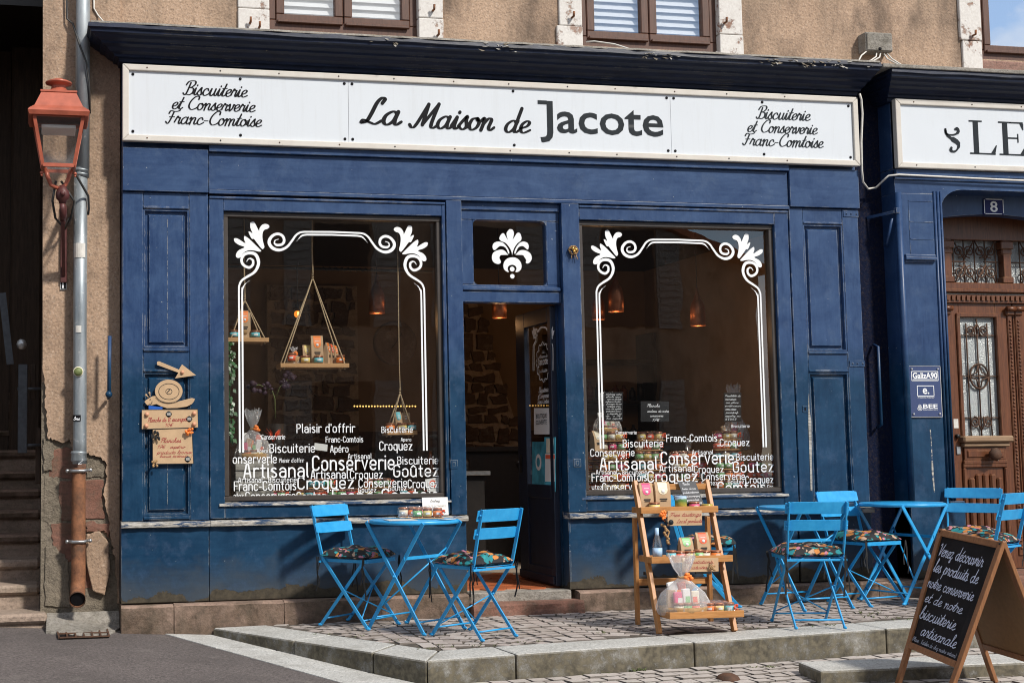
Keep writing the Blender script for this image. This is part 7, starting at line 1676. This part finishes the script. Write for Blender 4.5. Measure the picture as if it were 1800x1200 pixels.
def panel(a, b, c, d, n, mat, nm):
    m = MB(); i = .018; r = (b - a).normalized() * i; up = (a - c).normalized() * .03; q = [c + r + up, d - r + up, b - r - up, a + r - up]; q = [p - n * .004 for p in q]; m.prism(q, n * .006, True); return m.build(nm, mat, sb)
fp = panel(TL, TRr, BLf, BRf, nf, MT['slate'], 'chalk_panel'); panel(TL, TRr, KL, KR, nb, MT['hardboard'], 'rear_panel')
cn = [BLf, BRf, TRr, TL]; cn = [p + nf * .002 for p in cn]
LN = [('Venez découvrir', .06, .93, .790, .105), ('les produits de', .06, .93, .655, .105), ('notre conserverie', .03, .93, .520, .095), ('et de notre', .06, .80, .400, .085), ('biscuiterie', .05, .76, .262, .105), ('artisanale', .16, .86, .135, .095), ("(Place à l'atelier de chez maitre artisan)", .04, .92, .070, .035)]
script_on(sb, cn, nf, LN[:-1], MT['chalk_blue'], .62, .004); script_on(sb, cn, nf, LN[-1:], MT['chalk_blue'], .45, .004)
for p in (TRr, TL):
    m = MB(); m.tube([p + V((-.02, 0, -.006)), p + V((.02, 0, -.006))], .006, 6); m.build('hinge', MT['iron'], sb)

# ================================================================ RIGHT WINDOW DISPLAY
tbx = empty('display_table', 'low pale display table behind the right window glass', 'table'); m = MB(); m.box(3.90, 5.50, .13, .62, .80, .84, .003); m.build('table_top', MT['weathered'], tbx)
for x in (3.95, 5.42): m = MB(); m.box(x, x + .05, .5, .55, .16, .8); m.build('leg', MT['weathered'], tbx)
COLS = list(LABC); rnd = random.Random(11); ordn = ['bottom', 'second', 'third', 'fourth', 'fifth', 'topmost']
stk = [(4.17, .27, 6, 'left'), (4.47, .29, 6, 'second'), (4.76, .30, 4, 'low middle'), (5.10, .28, 6, 'fourth'), (5.36, .26, 3, 'right'), (4.02, .38, 4, 'far left'), (4.90, .44, 3, 'rear')]
for x, y, n, nm in stk:
    for k in range(n): pack((x + rnd.uniform(-.012, .012), y + rnd.uniform(-.01, .01), .841 + k * .0745), [rnd.choice(COLS) for _ in range(3)], '%s jar pack of the %s stack in the right window' % (ordn[k] if k < n - 1 else 'topmost', nm), rnd.uniform(-.08, .08))
def chalkcard(u0, v0, u1, v1, y, label, lines, mat='slate'):
    a, b, c, d = P(u0, v1, y), P(u1, v1, y), P(u1, v0, y + .02), P(u0, v0, y + .02); o, p_, n_ = board('chalk_card', label, 'chalkboard', [a, b, c, d], MT[mat], .005); script_on(o, p_, n_, lines, MT['chalk'], .75, .005); return o
chalkcard(1062, 689, 1095, 740, .16, 'narrow black card with dense white writing, leftmost in the right window', [(t, .06 + .04 * (i % 3), .90 - .05 * (i % 2), .90 - .083 * i, .055) for i, t in enumerate(['Elaborez votre', 'planche apero', 'avec nos produits', 'salaisons locales', 'fromages de nos', 'montagnes et nos', 'vins de petits', 'producteurs locaux', 'a deguster ici', 'de 9 a 17€', 'bon appetit'])])
chalkcard(1126, 705, 1176, 741, .17, 'wide black card Planche cadeau de notre conserverie in the right window', [('Planche', .20, .66, .72, .14), ('cadeau de notre', .22, .98, .46, .12), ('conserverie', .32, .78, .24, .12), ('17€', .38, .64, .03, .13)])
chalkcard(1272, 690, 1303, 741, .16, 'narrow black card Possibilité de vous restaurer, rightmost in the right window', [(t, .05 + .03 * (i % 3), .93 - .12 * ((i * 2) % 3), .86 - .115 * i, .07) for i, t in enumerate(['Possibilité de', 'vous restaurer', 'sur place', 'intérieur', 'comme extérieur', 'pour toute info', 'appelez au', '06 12 34 41 33'])])
gift((5.24, .40, 1.14), .085, .50, 'tall cellophane gift bag right of the Possibilité card', 0, cols=('teal', 'cream', 'pink')); gift((4.20, .42, 1.26), .08, .32, 'cellophane gift bag behind the narrow leftmost card', 0, cols=('yellow', 'cream', 'red'))
m = MB(); m.box(5.12, 5.36, .34, .46, .84, 1.14, .004); tag(m.build('cork_stand', MT['straw']), 'cork block stand carrying the tall gift bag in the right window', 'stand')
m = MB(); m.lathe((4.83, .36, 1.07), [(.028, 0), (.004, .004), (.0035, .06), (.022, .085), (.030, .12), (.026, .16)], 18); tag(m.build('wine_glass', MT['glass_lamp']), 'empty wine glass standing on the low middle packs of the right window', 'glass')
bag((4.03, .24, 1.142), .09, .05, .15, 'kraft bag at the far left edge of the right window display', 'lab_cream', .5)

# ================================================================ LEFT WINDOW DISPLAY
tbl = empty('display_shelf', 'low dark display shelf behind the left window glass', 'shelf'); m = MB(); m.box(1.28, 2.76, .13, .62, .78, .82, .003); m.build('shelf_top', MT['dark'], tbl); m = MB(); m.box(1.3, 2.74, .55, .58, .16, .78); m.build('support', MT['dark'], tbl)
lst = [(1.60, .26, 1), (1.86, .24, 1), (2.10, .27, 1), (2.36, .24, 2), (2.62, .27, 1), (1.98, .40, 2), (2.25, .42, 1)]
for i, (x, y, n) in enumerate(lst):
    for k in range(n): pack((x, y, .821 + k * .0745), [rnd.choice(COLS) for _ in range(3)], '%s jar pack in the left window, %s' % (('lower' if k == 0 and n > 1 else 'upper' if k else 'single'), ['beside the wooden crate', 'second along the front', 'third along the front', 'fourth along the front', 'at the right end', 'behind the second pack', 'behind the third pack'][i]), rnd.uniform(-.25, .25))
cr = empty('wooden_crate', 'small grey wooden crate under the gift basket at the left window edge', 'crate'); 
for k in range(4): m = MB(); m.box(1.33, 1.60, .20, .212, .83 + k * .068, .89 + k * .068, .003); m.build('slat', MT['weathered'], cr)
m = MB(); m.box(1.33, 1.60, .213, .42, .83, 1.10); m.build('crate_body', MT['weathered'], cr)
gift((1.47, .30, 1.102), .095, .36, 'cellophane gift basket tied with straw on the crate in the left window', 0, cols=('orange', 'cream', 'yellow'))
pl = empty('red_plant', 'small red leaved pot plant beside the gift basket in the left window', 'plant'); p = P(480, 770, .5); m = MB()
for k in range(16):
    a = random.uniform(0, 6.3); l = random.uniform(.05, .1); d = V((math.cos(a), math.sin(a) * .6, 0)); b = p + V((0, 0, -.03)); t = V((-d.y, d.x, .2)) * .012; e = b + d * l + V((0, 0, random.uniform(.04, .11))); mm = b.lerp(e, .5) + V((0, 0, .02)); m.add([b, mm + t, e, mm - t], [(0, 1, 2, 3)])
m.build('leaves', MT['lab_red'], pl); m = MB(); m.lathe((p.x, .5, p.z - .12), [(.035, 0), (.048, .08), (.044, .085), (.0001, .08)], 14); m.build('pot', MT['dark'], pl); m = MB(); m.box(p.x - .06, p.x + .06, .45, .56, .82, p.z - .12); m.build('pot_stand', MT['dark'], pl)
oc = empty('orchid', 'dark purple orchid spray deep behind the left window', 'plant'); m = MB(); q = [P(484, 735, 1.0), P(483, 700, 1.0), P(478, 685, 1.0), P(455, 676, 1.0), P(440, 680, 1.0)]; m.tube(q, .005, 5); q2 = [P(484, 700, 1.0), P(492, 680, 1.0), P(505, 668, 1.0), P(515, 662, 1.0)]; m.tube(q2, .005, 5); m.build('stem', MT['weed'], oc); m = MB()
for qq in (q[2:], q2[1:]):
    for k in range(16): p = qq[0].lerp(qq[-1], random.random()) + V((random.uniform(-.03, .03), random.uniform(-.03, .03), random.uniform(-.03, .04))); m.ball(p, random.uniform(.012, .024), 5, (1.2, .5, 1))
m.build('blossoms', simple('dusky purple petals', (.05, .025, .05), .6), oc); m = MB(); p = P(484, 745, 1.0); m.lathe((p.x, 1.0, .82), [(.06, 0), (.08, p.z - .82), (.0001, p.z - .82)], 12); m.build('pot', MT['dark'], oc)
iv = MB()
for k in range(110):
    v = 602 + (k / 110) ** 1 * 176; g = 1 if (v < 675 or v > 700) else .5
    if random.random() > g: continue
    p = P(403 + random.uniform(-4, 9) * (1.2 if v < 640 else 1), v + random.uniform(-5, 5), .17 + random.uniform(0, .06)); s = random.uniform(.016, .032); a = random.uniform(-.8, .8) - PI / 2; d = V((math.cos(a), random.uniform(-.4, .1), math.sin(a))) * s; t = V((-math.sin(a), .25, math.cos(a))) * s * .5
    iv.add([p, p + d * .5 + t, p + d * 1.3, p + d * .5 - t], [(0, 1, 2, 3)])
iv.tube([P(403, 600, .2), P(405, 660, .2), P(402, 720, .2), P(405, 778, .2)], .004, 5)
tag(iv.build('ivy_garland', MT['green_leaf']), 'green trailing ivy garland along the left edge of the left window', 'plant')
# hanging shelves
def hang(name, label, u0, u1, v, y, d, apex, ropes_to, extra=(), yaw=0.0):
    a = P(u0, v, y); b = P(u1, v, y); t = empty('hanging_shelf', label, 'shelf', (0, 0, 0)); z = a.z; m = MB(); x0, x1 = a.x, b.x
    m.box(x0, x1, y, y + d, z - .030, z, .002); m.build('board', MT['pine'], t)
    ap = P(apex[0], apex[1], y + d / 2); m = MB()
    for x, yy in ((x0 + .03, y + .02), (x1 - .03, y + .02), (x0 + .03, y + d - .02), (x1 - .03, y + d - .02)): m.tube([(x, yy, z - .035), (x, yy, z + .002), ap], .0048, 6); m.ball((x, yy, z - .036), .009, 6)
    m.tube([ap + V((0, 0, -.02)), ap + V((.002, 0, .03)), (ap.x - .002, ap.y, ap.z + .2), (ap.x, ap.y, 2.95)], .006 if name != 'small' else .004, 6)
    for k in range(5): m.tube([(ap.x + .006 * math.cos(t_), ap.y + .006 * math.sin(t_), ap.z + .012 * k - .02) for t_ in [2 * PI * i / 8 for i in range(9)]], .004, 5)
    m.build('rope', MT['rope'], t); return x0, x1, y, z
x0, x1, y, z = hang('mid', 'pine board hanging on jute ropes with biscuit bags, centre of the left window', 493, 614, 638, .22, .20, (549.5, 488), 0)
def hx(u, yy): return P(u, 630, yy).x
bag((hx(557, y + .09), y + .09, z), .088, .05, .205, 'tall kraft biscuit bag with orange label on the middle hanging shelf', 'lab_orange', 0, 0, True); bag((hx(539.5, y + .13), y + .13, z), .066, .045, .14, 'clear biscuit packet with yellow label left of the tall bag', 'lab_yellow')
for i, (u, c) in enumerate(((575, 'orange'), (582, 'red'), (590, 'orange'))): bag((hx(u, y + .1), y + .09 + .02 * i, z), .055, .04, .155 - .008 * i, ['narrow kraft bag nearest the tall bag on the middle hanging shelf', 'narrow kraft bag with red label, middle of three', 'narrow kraft bag with orange label, last of three'][i], 'lab_' + c, .9, 0)
tag(jar(None, 'yellow', (hx(537, y + .04), y + .04, z), JS, 0), 'yellow labelled jar on the middle hanging shelf', 'jar'); tag(jar(None, 'teal', (hx(560, y + .04), y + .04, z), JS, 0), 'teal labelled tin jar below the tall bag', 'jar'); tag(jar(None, 'orange', (hx(598.5, y + .06), y + .06, z), JM, 0), 'orange jar at the right end of the middle hanging shelf', 'jar')
gift((hx(517, y + .08), y + .08, z), .042, .12, 'small cellophane parcel at the left end of the middle hanging shelf', 0, cols=('red',))
x0, x1, y, z = hang('left', 'pine board hanging on ropes with two teal jars, left edge of the left window', 400, 473, 593, .24, .18, (430, 527), 0)
bag((hx(430, y + .08), y + .08, z), .082, .05, .20, 'kraft bag with orange label on the left hanging shelf', 'lab_orange', 0, 0, True); tag(jar(None, 'teal', (hx(411.5, y + .05), y + .05, z), JS, 0), 'teal labelled jar left of the orange bag on the left hanging shelf', 'jar'); tag(jar(None, 'teal', (hx(449, y + .05), y + .05, z), JS, 0), 'teal labelled jar right of the orange bag on the left hanging shelf', 'jar')
x0, x1, y, z = hang('small', 'small board hanging on thin cords at the right of the left window', 681, 734, 757, .26, .16, (703, 690), 0)
bag((hx(697, y + .08), y + .08, z), .06, .045, .14, 'kraft bag with teal label on the small hanging shelf', 'lab_teal', .3); bag((hx(712, y + .1), y + .1, z), .06, .045, .135, 'plain kraft bag on the small hanging shelf', 'kraft', -.2)
for u, c, l in ((684, 'orange', 'orange jar at the left of the small hanging shelf'), (705, 'yellow', 'yellow labelled jar in the middle of the small hanging shelf'), (722, 'teal', 'teal labelled jar at the right of the small hanging shelf')): tag(jar(None, c, (hx(u, y + .03), y + .03, z), JS, 0), l, 'jar')
tg, p_, n_ = board('price_tag', 'tilted white price tag in the middle of the left window display', 'price tag', [P(552, 790, .3), P(575, 793, .3), P(576, 781, .3), P(553, 778, .3)], MT['paper'], .003)
rs, p_, n_ = board('review_sticker', 'white review sticker in the lower right corner of the left window', 'sticker', [P(751, 864, .074), P(774, 864, .074), P(773, 838, .074), P(747, 842, .074)], MT['paper'], .001)
m = MB(); p = P(761, 850, .072); ribbon(m, [(p.x + .022 * math.cos(t), p.z + .022 * math.sin(t)) for t in [math.radians(40 + 290 * k / 14) for k in range(15)]], .005, lambda a, b: (a, .0722, b)); m.build('round_logo', MT['lab_red'], rs)
scene.render.film_transparent = False
